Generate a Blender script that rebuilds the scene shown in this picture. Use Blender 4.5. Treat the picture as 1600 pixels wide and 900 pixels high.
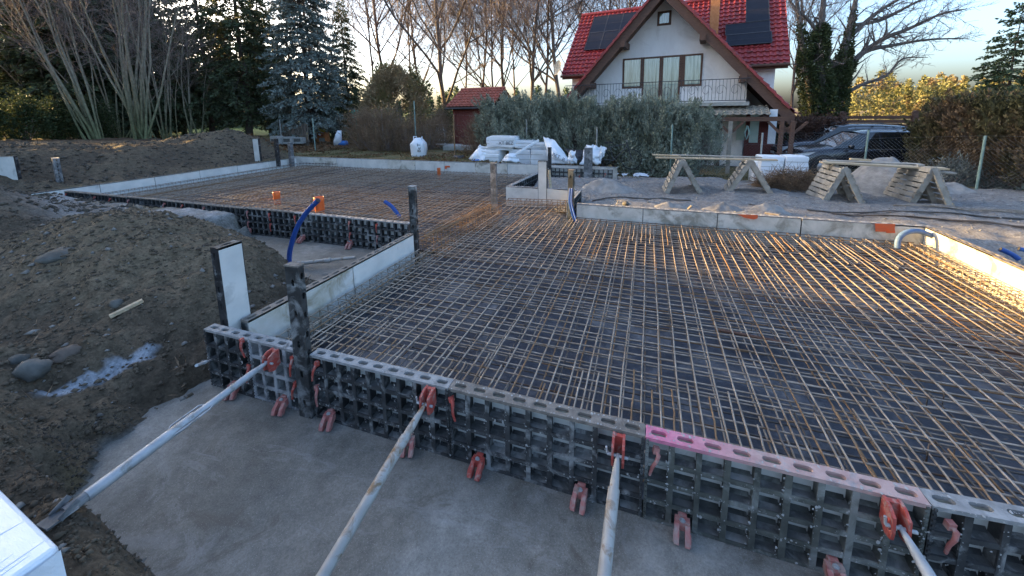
import bpy, math, random
import numpy as np
from mathutils import Vector, Matrix, Quaternion

sc = bpy.context.scene
for o in list(bpy.data.objects):
    bpy.data.objects.remove(o)
C = sc.collection
R = math.radians

# ------------------------------------------------------------------ camera
F_PX, PITCH, ROLL, YAW = 604.4362, 0.1542, -0.0135, -0.3307
CAM = np.array([1.1531, -1.9637, 2.2592])
PCX, PCY = 805.59, 267.62            # principal point, in the 1600 x 900 photograph (it is a crop)
_f = np.array([math.sin(YAW) * math.cos(PITCH), math.cos(YAW) * math.cos(PITCH), -math.sin(PITCH)])
_r = np.array([math.cos(YAW), -math.sin(YAW), 0.0])
_u = np.cross(_r, _f)
_c, _s = math.cos(ROLL), math.sin(ROLL)
AX_R, AX_U, AX_F = _c * _r + _s * _u, -_s * _r + _c * _u, _f

cam_data = bpy.data.cameras.new('camera')
cam = bpy.data.objects.new('camera', cam_data)
C.objects.link(cam)
cam_data.sensor_width = 36
cam_data.lens = 36 * F_PX / 1600
cam_data.shift_x = -(PCX - 800) / 1600
cam_data.shift_y = -(450 - PCY) / 1600
cam_data.clip_start = 0.05
cam_data.clip_end = 1500
mw = Matrix.Identity(4)
for i in range(3):
    mw[i][0], mw[i][1], mw[i][2], mw[i][3] = AX_R[i], AX_U[i], -AX_F[i], CAM[i]
cam.matrix_world = mw
sc.camera = cam

# ------------------------------------------------------------------ sky, sun, exposure
SUN_EL, SUN_AZ = R(11.0), R(-86.0)      # azimuth from +Y, clockwise: the sun stands low to the left
world = bpy.data.worlds.new('World')
sc.world = world
world.use_nodes = True
wn = world.node_tree
bg = wn.nodes['Background']
sky = wn.nodes.new('ShaderNodeTexSky')
sky.sky_type = 'NISHITA'
sky.sun_disc = False
sky.sun_elevation = SUN_EL
sky.sun_rotation = SUN_AZ
sky.altitude = 100
sky.air_density = 0.8
sky.dust_density = 5.0
sky.ozone_density = 2.0
wn.links.new(sky.outputs[0], bg.inputs[0])
bg.inputs[1].default_value = 0.15
sun_data = bpy.data.lights.new('sun', 'SUN')
sun_data.energy = 4.6
sun_data.angle = R(0.6)
sun_data.color = (1.0, 0.63, 0.22)
sun = bpy.data.objects.new('sun', sun_data)
C.objects.link(sun)
sd = Vector((math.sin(SUN_AZ) * math.cos(SUN_EL), math.cos(SUN_AZ) * math.cos(SUN_EL), math.sin(SUN_EL)))
sun.rotation_euler = sd.to_track_quat('Z', 'Y').to_euler()
sun.location = (-30, 0, 30)
sc.view_settings.view_transform = 'Standard'
sc.view_settings.look = 'None'
sc.view_settings.gamma = 1.0
sc.view_settings.use_curve_mapping = False
sc.view_settings.exposure = 2.5
sc.cycles.max_bounces = 6
sc.cycles.transparent_max_bounces = 12
sc.cycles.use_denoising = True

# ------------------------------------------------------------------ pixels to places
def ray(x, y):
    return AX_R * ((x - PCX) / F_PX) + AX_U * (-(y - PCY) / F_PX) + AX_F
def at(x, y, z):
    d = ray(x, y); return CAM + d * ((z - CAM[2]) / d[2])
def at_y(x, y, Y):
    d = ray(x, y); return CAM + d * ((Y - CAM[1]) / d[1])
def at_x(x, y, X):
    d = ray(x, y); return CAM + d * ((X - CAM[0]) / d[0])
def at_d(x, y, dep):
    return CAM + ray(x, y) * dep
def to_px(p):
    q = np.asarray(p, float) - CAM
    d = q @ AX_F
    return PCX + F_PX * (q @ AX_R) / d, PCY - F_PX * (q @ AX_U) / d

# ------------------------------------------------------------------ helpers
def tag(o, label=None, cat=None, group=None, kind=None):
    if label: o['label'] = label
    if cat: o['category'] = cat
    if group: o['group'] = group
    if kind: o['kind'] = kind
    return o
def empty(name, loc=(0, 0, 0), rz=0.0, label=None, cat=None, group=None):
    o = bpy.data.objects.new(name, None)
    o.empty_display_size = 0.1
    C.objects.link(o)
    o.location = tuple(float(v) for v in loc)
    o.rotation_euler = (0, 0, rz)
    return tag(o, label, cat, group)
def link(name, mesh, parent=None, loc=None, rot=None, scale=None):
    o = bpy.data.objects.new(name, mesh)
    C.objects.link(o)
    if parent: o.parent = parent
    if loc is not None: o.location = tuple(float(v) for v in loc)
    if rot is not None: o.rotation_euler = rot
    if scale is not None: o.scale = scale
    return o
def copy_tree(o, parent=None):
    c = o.copy()
    C.objects.link(c)
    c.parent = parent
    for ch in o.children:
        copy_tree(ch, c)
    return c

def np_mesh(name, V, F, mat=None, smooth=False):
    """V (n,3), F (m,k) all faces with k corners"""
    me = bpy.data.meshes.new(name)
    V = np.ascontiguousarray(V, dtype=np.float32); F = np.ascontiguousarray(F, dtype=np.int32)
    m, k = F.shape
    me.vertices.add(len(V)); me.vertices.foreach_set('co', V.ravel())
    me.loops.add(m * k); me.loops.foreach_set('vertex_index', F.ravel())
    me.polygons.add(m)
    me.polygons.foreach_set('loop_start', np.arange(0, m * k, k, dtype=np.int32))
    me.polygons.foreach_set('use_smooth', np.full(m, smooth))
    me.update(calc_edges=True)
    if mat: me.materials.append(mat)
    return me

class MB:
    """collects shapes into one mesh"""
    def __init__(s): s.v = []; s.f = []; s.sm = []
    def add(s, vs, fs, smooth=False):
        n = len(s.v); s.v += [tuple(float(c) for c in p) for p in vs]
        s.f += [tuple(i + n for i in f) for f in fs]; s.sm += [smooth] * len(fs)
        return s
    def box(s, x0, x1, y0, y1, z0, z1, M=None):
        vs = [(x, y, z) for x in (x0, x1) for y in (y0, y1) for z in (z0, z1)]
        if M is not None: vs = [M @ Vector(v) for v in vs]
        return s.add(vs, [(0, 1, 3, 2), (4, 6, 7, 5), (0, 4, 5, 1), (2, 3, 7, 6), (0, 2, 6, 4), (1, 5, 7, 3)])
    def beam(s, a, b, w, h, up=(0, 0, 1)):
        """box from a to b, w across, h along up"""
        a = Vector([float(c) for c in a]); b = Vector([float(c) for c in b]); d = (b - a); L = d.length; d.normalize()
        up = Vector(up); side = d.cross(up)
        if side.length < 1e-4: side = d.cross(Vector((1, 0, 0)))
        side.normalize(); up = side.cross(d).normalized()
        vs = []
        for p in (a, b):
            for sx, sz in ((-1, -1), (1, -1), (1, 1), (-1, 1)):
                vs.append(p + side * (sx * w / 2) + up * (sz * h / 2))
        return s.add(vs, [(3, 2, 1, 0), (4, 5, 6, 7), (0, 1, 5, 4), (1, 2, 6, 5), (2, 3, 7, 6), (3, 0, 4, 7)])
    def tube(s, pts, rad, n=8, cap=True, smooth=True):
        pts = [Vector([float(c) for c in p]) for p in pts]
        if not hasattr(rad, '__len__'): rad = [rad] * len(pts)
        ref = None; rings = []
        for i, p in enumerate(pts):
            d = (pts[min(i + 1, len(pts) - 1)] - pts[max(i - 1, 0)]).normalized()
            if ref is None:
                ref = d.cross(Vector((0, 0, 1)))
                if ref.length < 1e-3: ref = d.cross(Vector((1, 0, 0)))
            ref = (ref - d * ref.dot(d)).normalized(); bi = d.cross(ref)
            rings.append([p + ref * (math.cos(2 * math.pi * k / n) * rad[i]) + bi * (math.sin(2 * math.pi * k / n) * rad[i]) for k in range(n)])
        vs = [v for r in rings for v in r]
        fs = [(i * n + k, i * n + (k + 1) % n, (i + 1) * n + (k + 1) % n, (i + 1) * n + k) for i in range(len(pts) - 1) for k in range(n)]
        s.add(vs, fs, smooth)
        if cap:
            s.add(rings[0], [tuple(reversed(range(n)))]); s.add(rings[-1], [tuple(range(n))])
        return s
    def prism(s, poly, axis, a, b):
        """extrude a 2D polygon; axis 0: poly is (y,z); 1: (x,z); 2: (x,y)"""
        def mk(p, t):
            return {0: (t, p[0], p[1]), 1: (p[0], t, p[1]), 2: (p[0], p[1], t)}[axis]
        n = len(poly)
        vs = [mk(p, a) for p in poly] + [mk(p, b) for p in poly]
        fs = [tuple(range(n)), tuple(reversed(range(n, 2 * n)))] + [(i, i + n, (i + 1) % n + n, (i + 1) % n) for i in range(n)]
        return s.add(vs, fs)
    def lathe(s, prof, n=20, c=(0, 0, 0), smooth=True, axis='z'):
        vs = []
        for r, z in prof:
            for k in range(n):
                a = 2 * math.pi * k / n
                p = (r * math.cos(a), r * math.sin(a), z)
                if axis == 'y': p = (p[0], p[2], p[1])
                if axis == 'x': p = (p[2], p[0], p[1])
                vs.append((p[0] + c[0], p[1] + c[1], p[2] + c[2]))
        fs = [(i * n + k, i * n + (k + 1) % n, (i + 1) * n + (k + 1) % n, (i + 1) * n + k) for i in range(len(prof) - 1) for k in range(n)]
        return s.add(vs, fs, smooth)
    def mesh(s, name, mat=None):
        me = bpy.data.meshes.new(name); me.from_pydata(s.v, [], s.f); me.update()
        me.polygons.foreach_set('use_smooth', s.sm)
        if mat: me.materials.append(mat)
        return me
    def build(s, name, mat=None, parent=None, loc=None, rot=None, bevel=0):
        o = link(name, s.mesh(name, mat), parent, loc, rot)
        if bevel:
            m = o.modifiers.new('bevel', 'BEVEL'); m.width = bevel; m.segments = 2; m.limit_method = 'ANGLE'
        return o

def seg_mesh(name, P0, P1, R0, R1, n, mat, smooth=True):
    """many open tapered tubes at once"""
    P0 = np.asarray(P0, float); P1 = np.asarray(P1, float); R0 = np.asarray(R0, float); R1 = np.asarray(R1, float)
    d = P1 - P0; L = np.linalg.norm(d, axis=1, keepdims=True); d = d / np.maximum(L, 1e-9)
    ref = np.where(np.abs(d[:, 2:3]) < 0.9, np.array([[0, 0, 1.0]]), np.array([[1.0, 0, 0]]))
    a = np.cross(d, ref); a /= np.linalg.norm(a, axis=1, keepdims=True); b = np.cross(d, a)
    m = len(P0); ang = 2 * np.pi * np.arange(n) / n
    ca = np.cos(ang)[None, :, None]; sa = np.sin(ang)[None, :, None]
    off = a[:, None] * ca + b[:, None] * sa
    V = np.concatenate([P0[:, None] + off * R0[:, None, None], P1[:, None] + off * R1[:, None, None]], 1).reshape(-1, 3)
    k = np.arange(n); F = np.stack([k, (k + 1) % n, (k + 1) % n + n, k + n], 1)
    F = (F[None] + (np.arange(m) * 2 * n)[:, None, None]).reshape(-1, 4)
    return np_mesh(name, V, F, mat, smooth)

def cards(name, P, D, W, mat, up=None, taper=0.3, rng=None):
    """leaf quads: base P, extent vector D, half width W (n,), random roll"""
    P = np.asarray(P, float); D = np.asarray(D, float); n = len(P)
    r = rng.normal(size=(n, 3)); s = np.cross(D, r); s /= np.maximum(np.linalg.norm(s, axis=1, keepdims=True), 1e-9)
    s = s * np.asarray(W)[:, None]
    V = np.stack([P - s * 0.6, P + s * 0.6, P + D * 0.55 + s, P + D, P + D * 0.55 - s], 1)
    V = np.stack([P - s * 0.5, P + D * 0.5 + s, P + D, P + D * 0.5 - s], 1)
    return np_mesh(name, V.reshape(-1, 3), np.arange(n * 4).reshape(-1, 4), mat)

# value noise
def _h(i, j, s):
    n = (i * 374761393 + j * 668265263 + s * 974711) & 0x7fffffff
    n = ((n ^ (n >> 13)) * 1274126177) & 0x7fffffff
    return ((n ^ (n >> 16)) & 0xffff) / 65535.0
def vnoise(x, y, s=0):
    x = np.asarray(x, float); y = np.asarray(y, float)
    i = np.floor(x).astype(np.int64); j = np.floor(y).astype(np.int64)
    u = x - i; v = y - j; u = u * u * (3 - 2 * u); v = v * v * (3 - 2 * v)
    return ((_h(i, j, s) * (1 - u) + _h(i + 1, j, s) * u) * (1 - v) + (_h(i, j + 1, s) * (1 - u) + _h(i + 1, j + 1, s) * u) * v) * 2 - 1
def fbm(x, y, s=0, o=4):
    t = 0; a = 1.0; f = 1.0
    for k in range(o):
        t = t + a * vnoise(x * f + 17.3 * k, y * f - 9.1 * k, s + k); a *= 0.5; f *= 2.03
    return t
def sst(a, b, x):
    t = np.clip((x - a) / (b - a), 0, 1); return t * t * (3 - 2 * t)

# ------------------------------------------------------------------ materials
MATS = {}
def nmat(name):
    m = bpy.data.materials.new(name); m.use_nodes = True; MATS[name] = m
    nt = m.node_tree; return m, nt, nt.nodes['Principled BSDF']
def rgba(c): return (c[0], c[1], c[2], 1)
def noise(nt, scale, detail=5, rough=0.6, coord='pos', dist=0.0, stretch=None):
    n = nt.nodes.new('ShaderNodeTexNoise'); n.inputs['Scale'].default_value = scale
    n.inputs['Detail'].default_value = detail; n.inputs['Roughness'].default_value = rough; n.inputs['Distortion'].default_value = dist
    if coord == 'pos': src = nt.nodes.new('ShaderNodeNewGeometry').outputs['Position']
    else: src = nt.nodes.new('ShaderNodeTexCoord').outputs['Object']
    if stretch:
        mp = nt.nodes.new('ShaderNodeMapping'); mp.inputs['Scale'].default_value = stretch
        nt.links.new(src, mp.inputs['Vector']); src = mp.outputs[0]
    nt.links.new(src, n.inputs['Vector']); return n
def ramp(nt, fac, stops):
    r = nt.nodes.new('ShaderNodeValToRGB'); e = r.color_ramp.elements
    while len(e) < len(stops): e.new(0.5)
    for k, (p, c) in enumerate(stops):
        e[k].position = p; e[k].color = rgba(c) if hasattr(c, '__len__') else (c, c, c, 1)
    nt.links.new(fac, r.inputs[0]); return r
def mix(nt, fac, a, b, mode='MIX'):
    m = nt.nodes.new('ShaderNodeMix'); m.data_type = 'RGBA'; m.blend_type = mode
    for sock, val in ((m.inputs[0], fac), (m.inputs[6], a), (m.inputs[7], b)):
        if hasattr(val, 'links'): nt.links.new(val, sock)
        elif hasattr(val, '__len__'): sock.default_value = rgba(val)
        else: sock.default_value = val
    return m.outputs[2]
def bump(nt, bs, h, strength, dist=0.02):
    b = nt.nodes.new('ShaderNodeBump'); b.inputs['Strength'].default_value = strength; b.inputs['Distance'].default_value = dist
    nt.links.new(h, b.inputs['Height']); nt.links.new(b.outputs[0], bs.inputs['Normal']); return b
def mat(name, c1, c2, scale=6, rough=0.75, bmp=0.2, bdist=0.02, c3=None, s3=2.0, t3=(0.55, 0.68), metal=0.0, coord='pos', stretch=None, bscale=None, lo=0.35, hi=0.65, spec=0.4):
    """two tones by noise, a third as patches with a shape of their own"""
    m, nt, bs = nmat(name)
    n = noise(nt, scale, coord=coord, stretch=stretch)
    col = ramp(nt, n.outputs[0], [(lo, c1), (hi, c2)]).outputs[0]
    if c3 is not None:
        n3 = noise(nt, s3, 6, 0.65, coord=coord, dist=0.6)
        col = mix(nt, ramp(nt, n3.outputs[0], [(t3[0], 0.0), (t3[1], 1.0)]).outputs[0], col, c3)
    nt.links.new(col, bs.inputs['Base Color'])
    bs.inputs['Roughness'].default_value = rough; bs.inputs['Metallic'].default_value = metal
    bs.inputs['Specular IOR Level'].default_value = spec
    if bmp:
        nb = noise(nt, bscale or scale * 4, 6, 0.65, coord=coord, stretch=stretch)
        bump(nt, bs, nb.outputs[0], bmp, bdist)
    return m
def leafmat(name, c1, c2, scale=1.2, trans=0.25, rough=0.65, c3=None):
    m, nt, bs = nmat(name)
    n = noise(nt, scale, 4)
    col = ramp(nt, n.outputs[0], [(0.35, c1), (0.65, c2)]).outputs[0]
    n2 = noise(nt, scale * 9, 2)
    dark = ramp(nt, n2.outputs[0], [(0.35, 0.55), (0.65, 1.25)]).outputs[0]
    col = mix(nt, 1.0, col, dark, 'MULTIPLY')
    if c3 is not None:
        n3 = noise(nt, scale * 0.6, 4, 0.7)
        col = mix(nt, ramp(nt, n3.outputs[0], [(0.5, 0.0), (0.62, 1.0)]).outputs[0], col, c3)
    nt.links.new(col, bs.inputs['Base Color']); bs.inputs['Roughness'].default_value = rough
    bs.inputs['Specular IOR Level'].default_value = 0.25
    t = nt.nodes.new('ShaderNodeBsdfTranslucent'); nt.links.new(col, t.inputs[0])
    ms = nt.nodes.new('ShaderNodeMixShader'); ms.inputs[0].default_value = trans
    out = nt.nodes['Material Output']
    nt.links.new(bs.outputs[0], ms.inputs[1]); nt.links.new(t.outputs[0], ms.inputs[2]); nt.links.new(ms.outputs[0], out.inputs[0])
    return m

M_black = mat('black_plastic', (0.012, 0.013, 0.015), (0.035, 0.036, 0.038), 14, 0.55, 0.35, 0.004, c3=(0.22, 0.225, 0.225), s3=7, t3=(0.56, 0.70))
M_black2 = mat('black_plastic_dusty', (0.015, 0.016, 0.017), (0.05, 0.052, 0.052), 14, 0.6, 0.35, 0.004, c3=(0.26, 0.265, 0.26), s3=6, t3=(0.50, 0.66))
M_blackG = mat('black_plastic_greyed', (0.07, 0.075, 0.08), (0.16, 0.165, 0.17), 12, 0.7, 0.35, 0.004, c3=(0.3, 0.3, 0.3), s3=5, t3=(0.50, 0.66))
M_blackM = mat('black_plastic_muddy', (0.02, 0.022, 0.02), (0.06, 0.065, 0.058), 10, 0.65, 0.4, 0.004, c3=(0.17, 0.18, 0.165), s3=4, t3=(0.46, 0.62))
M_edge = mat('rib_edges_splashed', (0.022, 0.023, 0.024), (0.065, 0.067, 0.067), 11, 0.65, 0.4, 0.004, c3=(0.27, 0.275, 0.27), s3=6, t3=(0.52, 0.66))
M_shelf = mat('rib_shelves_dusty_skylit', (0.06, 0.062, 0.06), (0.16, 0.16, 0.155), 8, 0.8, 0.4, 0.004, c3=(0.28, 0.28, 0.27), s3=5, t3=(0.50, 0.66))  # dust grey, lightened further to stand for sky light on the ledges
M_edgeG = mat('rib_edges_grey', (0.10, 0.105, 0.11), (0.19, 0.195, 0.20), 9, 0.7, 0.35, 0.004, c3=(0.38, 0.39, 0.40), s3=5, t3=(0.47, 0.60))
M_edgeM = mat('rib_edges_muddy', (0.045, 0.048, 0.042), (0.11, 0.115, 0.10), 9, 0.75, 0.4, 0.004, c3=(0.24, 0.25, 0.235), s3=4, t3=(0.50, 0.64))
M_fl_grey = mat('flange_grey', (0.20, 0.20, 0.20), (0.34, 0.34, 0.335), 16, 0.75, 0.35, 0.004, c3=(0.08, 0.08, 0.08), s3=9, t3=(0.60, 0.72))
M_fl_brown = mat('flange_brown', (0.13, 0.115, 0.10), (0.24, 0.21, 0.18), 18, 0.8, 0.4, 0.004, c3=(0.07, 0.06, 0.05), s3=8, t3=(0.58, 0.70))
M_white = mat('panel_face_white', (0.52, 0.525, 0.50), (0.65, 0.645, 0.61), 3, 0.6, 0.12, 0.004, c3=(0.38, 0.38, 0.36), s3=3.2, t3=(0.58, 0.74))
M_cream = mat('panel_face_cream', (0.46, 0.45, 0.40), (0.62, 0.60, 0.55), 4, 0.65, 0.2, 0.004, c3=(0.27, 0.26, 0.22), s3=3.0, t3=(0.50, 0.64))
M_stain = mat('panel_face_stained', (0.44, 0.42, 0.35), (0.60, 0.60, 0.58), 2.5, 0.65, 0.2, 0.004, c3=(0.27, 0.24, 0.17), s3=3.4, t3=(0.50, 0.66))
M_red = mat('red_nylon', (0.33, 0.05, 0.038), (0.43, 0.08, 0.06), 20, 0.6, 0.25, 0.003, c3=(0.36, 0.22, 0.19), s3=26, t3=(0.50, 0.66))
M_redpale = mat('red_nylon_faded', (0.34, 0.115, 0.10), (0.43, 0.18, 0.16), 20, 0.65, 0.2, 0.003, c3=(0.36, 0.27, 0.24), s3=20, t3=(0.48, 0.64))
M_prop = mat('prop_galvanised', (0.30, 0.31, 0.32), (0.46, 0.47, 0.48), 9, 0.6, 0.2, 0.003, c3=(0.24, 0.22, 0.19), s3=10, t3=(0.56, 0.68), metal=0.3)
M_proprust = mat('prop_rusty', (0.33, 0.31, 0.28), (0.42, 0.40, 0.37), 9, 0.65, 0.2, 0.003, c3=(0.22, 0.15, 0.09), s3=9, t3=(0.52, 0.64), metal=0.2)
M_bar = mat('rebar_steel', (0.24, 0.19, 0.145), (0.42, 0.355, 0.29), 9, 0.5, 0.0, c3=(0.21, 0.13, 0.07), s3=3, t3=(0.54, 0.66), metal=0.35)
M_barR = mat('rebar_rusty', (0.19, 0.11, 0.055), (0.28, 0.175, 0.095), 12, 0.65, 0.0, c3=(0.18, 0.15, 0.12), s3=6, t3=(0.55, 0.68), metal=0.2)
M_barD = mat('rebar_dark', (0.075, 0.065, 0.06), (0.15, 0.135, 0.12), 9, 0.5, 0.0, c3=(0.14, 0.08, 0.045), s3=5, t3=(0.52, 0.66), metal=0.35)
M_wood = mat('raw_wood', (0.36, 0.27, 0.17), (0.50, 0.40, 0.27), 5, 0.75, 0.25, 0.004, stretch=(1, 6, 6))
M_woodgrey = mat('weathered_wood', (0.25, 0.225, 0.19), (0.37, 0.34, 0.29), 6, 0.85, 0.3, 0.005, c3=(0.17, 0.15, 0.12), s3=5, t3=(0.55, 0.7))
M_darkpicket = mat('dark_weathered_wood', (0.11, 0.09, 0.07), (0.19, 0.16, 0.13), 6, 0.85, 0.3, 0.005)
M_brownwood = mat('brown_stained_wood', (0.085, 0.045, 0.032), (0.14, 0.075, 0.05), 6, 0.7, 0.25, 0.004, stretch=(1, 5, 5))
M_eps = mat('polystyrene', (0.74, 0.77, 0.80), (0.82, 0.84, 0.86), 4, 0.55, 0.1, 0.004)
M_film = mat('plastic_film', (0.68, 0.72, 0.77), (0.78, 0.81, 0.84), 3, 0.28, 0.45, 0.012, bscale=16, spec=0.5, stretch=(0.35, 1.6, 1.0))
M_ink = mat('print_ink', (0.045, 0.05, 0.065), (0.06, 0.065, 0.08), 10, 0.6, 0)
M_blue = mat('blue_pipe', (0.012, 0.055, 0.24), (0.02, 0.075, 0.30), 14, 0.4, 0.1, 0.003, c3=(0.18, 0.24, 0.36), s3=9, t3=(0.62, 0.75))
M_bluegrey = mat('blue_pipe_dusty', (0.06, 0.12, 0.24), (0.11, 0.18, 0.31), 14, 0.6, 0.1, 0.003, c3=(0.05, 0.12, 0.3), s3=9, t3=(0.55, 0.7))
M_orange = mat('orange_pvc', (0.52, 0.12, 0.035), (0.60, 0.155, 0.05), 8, 0.4, 0.0)
M_orangep = mat('orange_paint', (0.62, 0.10, 0.03), (0.5, 0.12, 0.05), 20, 0.7, 0.0)
M_soil = mat('dark_soil', (0.055, 0.045, 0.035), (0.12, 0.098, 0.074), 9, 0.95, 0.6, 0.03, c3=(0.10, 0.085, 0.07), s3=12, t3=(0.6, 0.72))
M_stone = mat('field_stone', (0.06, 0.06, 0.054), (0.125, 0.12, 0.108), 7, 0.85, 0.4, 0.01, c3=(0.06, 0.06, 0.05), s3=6)
M_stone2 = mat('brown_stone', (0.085, 0.065, 0.052), (0.15, 0.118, 0.095), 7, 0.85, 0.4, 0.01)
M_sand = mat('grey_sand', (0.19, 0.182, 0.172), (0.29, 0.28, 0.265), 6, 0.95, 0.5, 0.02, c3=(0.17, 0.165, 0.16), s3=2.2, t3=(0.52, 0.68))
M_render = mat('house_render', (0.78, 0.75, 0.73), (0.86, 0.84, 0.82), 2, 0.9, 0.5, 0.012, bscale=24, c3=(0.66, 0.63, 0.60), s3=1.1, t3=(0.52, 0.70), stretch=(1, 1, 0.5))
M_tile = mat('red_roof_tile', (0.21, 0.024, 0.026), (0.35, 0.046, 0.045), 9, 0.45, 0.15, 0.005, c3=(0.15, 0.03, 0.028), s3=3.5, t3=(0.50, 0.66), spec=0.5)
M_tileold = mat('old_roof_tile', (0.30, 0.085, 0.055), (0.42, 0.13, 0.085), 5, 0.7, 0.15, 0.006, c3=(0.22, 0.08, 0.06), s3=3)
M_brick = mat('chimney_brick', (0.42, 0.17, 0.065), (0.52, 0.23, 0.10), 10, 0.8, 0.3, 0.006)
M_metal = mat('grey_metal', (0.30, 0.31, 0.32), (0.40, 0.41, 0.42), 8, 0.45, 0.05, 0.003, metal=0.6)
M_iron = mat('dark_iron', (0.05, 0.05, 0.055), (0.08, 0.08, 0.085), 8, 0.5, 0.05, 0.003, metal=0.4)
M_postgreen = mat('green_post', (0.16, 0.24, 0.21), (0.24, 0.32, 0.28), 8, 0.6, 0.05, 0.003)
M_postgrey = mat('concrete_post', (0.26, 0.26, 0.24), (0.36, 0.36, 0.33), 10, 0.85, 0.2, 0.005)
M_tyre = mat('tyre_rubber', (0.015, 0.015, 0.016), (0.025, 0.025, 0.026), 20, 0.8, 0.1, 0.003)
M_curtain = mat('curtain', (0.42, 0.56, 0.50), (0.55, 0.66, 0.60), 4, 0.9, 0.0)
M_green = mat('green_plastic', (0.03, 0.28, 0.20), (0.05, 0.36, 0.27), 8, 0.5, 0)
M_yellow = mat('yellow_bag', (0.70, 0.58, 0.05), (0.80, 0.68, 0.10), 8, 0.5, 0.2)
M_blueplastic = mat('blue_plastic', (0.03, 0.14, 0.42), (0.05, 0.19, 0.50), 8, 0.45, 0)
M_shedred = mat('shed_red_planks', (0.16, 0.04, 0.034), (0.23, 0.062, 0.05), 5, 0.8, 0.2, 0.005, stretch=(6, 6, 1))
M_bark = mat('bark', (0.075, 0.062, 0.055), (0.16, 0.135, 0.12), 5, 0.9, 0.6, 0.03, stretch=(3, 3, 0.6))
M_barkred = mat('bark_reddish', (0.08, 0.058, 0.05), (0.16, 0.115, 0.10), 5, 0.9, 0.5, 0.03, stretch=(3, 3, 0.6))
M_twig = mat('twig', (0.16, 0.125, 0.108), (0.27, 0.215, 0.185), 4, 0.9, 0)
M_spruce_bark = mat('spruce_bark', (0.055, 0.042, 0.035), (0.11, 0.09, 0.075), 6, 0.95, 0.5, 0.02)
def hazel_bark():
    m, nt, bs = nmat('mossy_bark')
    n = noise(nt, 6, 5)
    grey = ramp(nt, n.outputs[0], [(0.35, (0.15, 0.13, 0.095)), (0.65, (0.27, 0.24, 0.18))]).outputs[0]
    moss = ramp(nt, n.outputs[0], [(0.35, (0.085, 0.095, 0.04)), (0.65, (0.165, 0.17, 0.085))]).outputs[0]
    tc = nt.nodes.new('ShaderNodeTexCoord'); sx = nt.nodes.new('ShaderNodeSeparateXYZ'); nt.links.new(tc.outputs['Object'], sx.inputs[0])
    mr = nt.nodes.new('ShaderNodeMapRange'); mr.inputs[1].default_value = 0.4; mr.inputs[2].default_value = 3.2; nt.links.new(sx.outputs[2], mr.inputs[0])
    nt.links.new(mix(nt, mr.outputs[0], moss, grey), bs.inputs['Base Color']); bs.inputs['Roughness'].default_value = 0.9
    bump(nt, bs, noise(nt, 22, 5).outputs[0], 0.4, 0.01)
    return m
M_hazel = hazel_bark()
L_blue = leafmat('blue_spruce_needles', (0.15, 0.185, 0.165), (0.30, 0.345, 0.31), 1.1, 0.12)
L_spruce = leafmat('spruce_needles', (0.05, 0.068, 0.036), (0.11, 0.14, 0.072), 0.9, 0.12)
L_far = leafmat('far_spruce_needles', (0.05, 0.085, 0.045), (0.10, 0.14, 0.075), 0.7, 0.15)
L_jun = leafmat('juniper_needles', (0.19, 0.215, 0.155), (0.36, 0.39, 0.31), 1.6, 0.2)
L_thuja = leafmat('thuja_sprays', (0.055, 0.058, 0.026), (0.125, 0.115, 0.055), 1.0, 0.2, c3=(0.13, 0.09, 0.055))
L_ivy = leafmat('ivy_leaves', (0.032, 0.05, 0.02), (0.09, 0.11, 0.045), 1.5, 0.2)
L_brown = leafmat('dry_brown_foliage', (0.26, 0.19, 0.105), (0.42, 0.32, 0.185), 1.2, 0.35, c3=(0.30, 0.27, 0.12))
L_yell = leafmat('yellow_green_foliage', (0.13, 0.14, 0.05), (0.25, 0.24, 0.10), 0.6, 0.3, c3=(0.19, 0.14, 0.08))
L_dry = leafmat('dry_twigs', (0.18, 0.12, 0.075), (0.30, 0.205, 0.13), 3, 0.15)
L_grass = leafmat('dry_grass', (0.085, 0.085, 0.03), (0.19, 0.165, 0.07), 1.5, 0.25, c3=(0.20, 0.12, 0.05))
L_litter = leafmat('fallen_leaves', (0.11, 0.06, 0.03), (0.23, 0.135, 0.07), 3, 0.2)
def glass(name, col, rough=0.06):
    m, nt, bs = nmat(name)
    bs.inputs['Base Color'].default_value = rgba(col); bs.inputs['Roughness'].default_value = rough
    bs.inputs['Specular IOR Level'].default_value = 0.9; bs.inputs['Coat Weight'].default_value = 0.5; bs.inputs['Coat Roughness'].default_value = 0.03
    return m
M_glass = glass('window_glass', (0.06, 0.08, 0.09))
M_carglass = glass('car_glass', (0.010, 0.013, 0.016))
M_solar = mat('solar_cells', (0.010, 0.011, 0.018), (0.014, 0.015, 0.024), 4, 0.35, 0, spec=0.25)
M_carpaint = mat('dark_car_paint', (0.008, 0.010, 0.016), (0.010, 0.013, 0.020), 30, 0.22, 0, spec=0.6)
M_carpaint.node_tree.nodes['Principled BSDF'].inputs['Coat Weight'].default_value = 0.8
M_carpaint.node_tree.nodes['Principled BSDF'].inputs['Coat Roughness'].default_value = 0.06
M_carpaint2 = mat('dark_blue_car_paint', (0.010, 0.013, 0.022), (0.012, 0.016, 0.027), 30, 0.22, 0, spec=0.6)
M_carpaint2.node_tree.nodes['Principled BSDF'].inputs['Coat Weight'].default_value = 0.8
M_chrome = mat('chrome_trim', (0.55, 0.56, 0.58), (0.62, 0.63, 0.65), 8, 0.2, 0, metal=0.9)
M_lamp = mat('headlamp_lens', (0.55, 0.58, 0.60), (0.68, 0.70, 0.72), 18, 0.15, 0)
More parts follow.
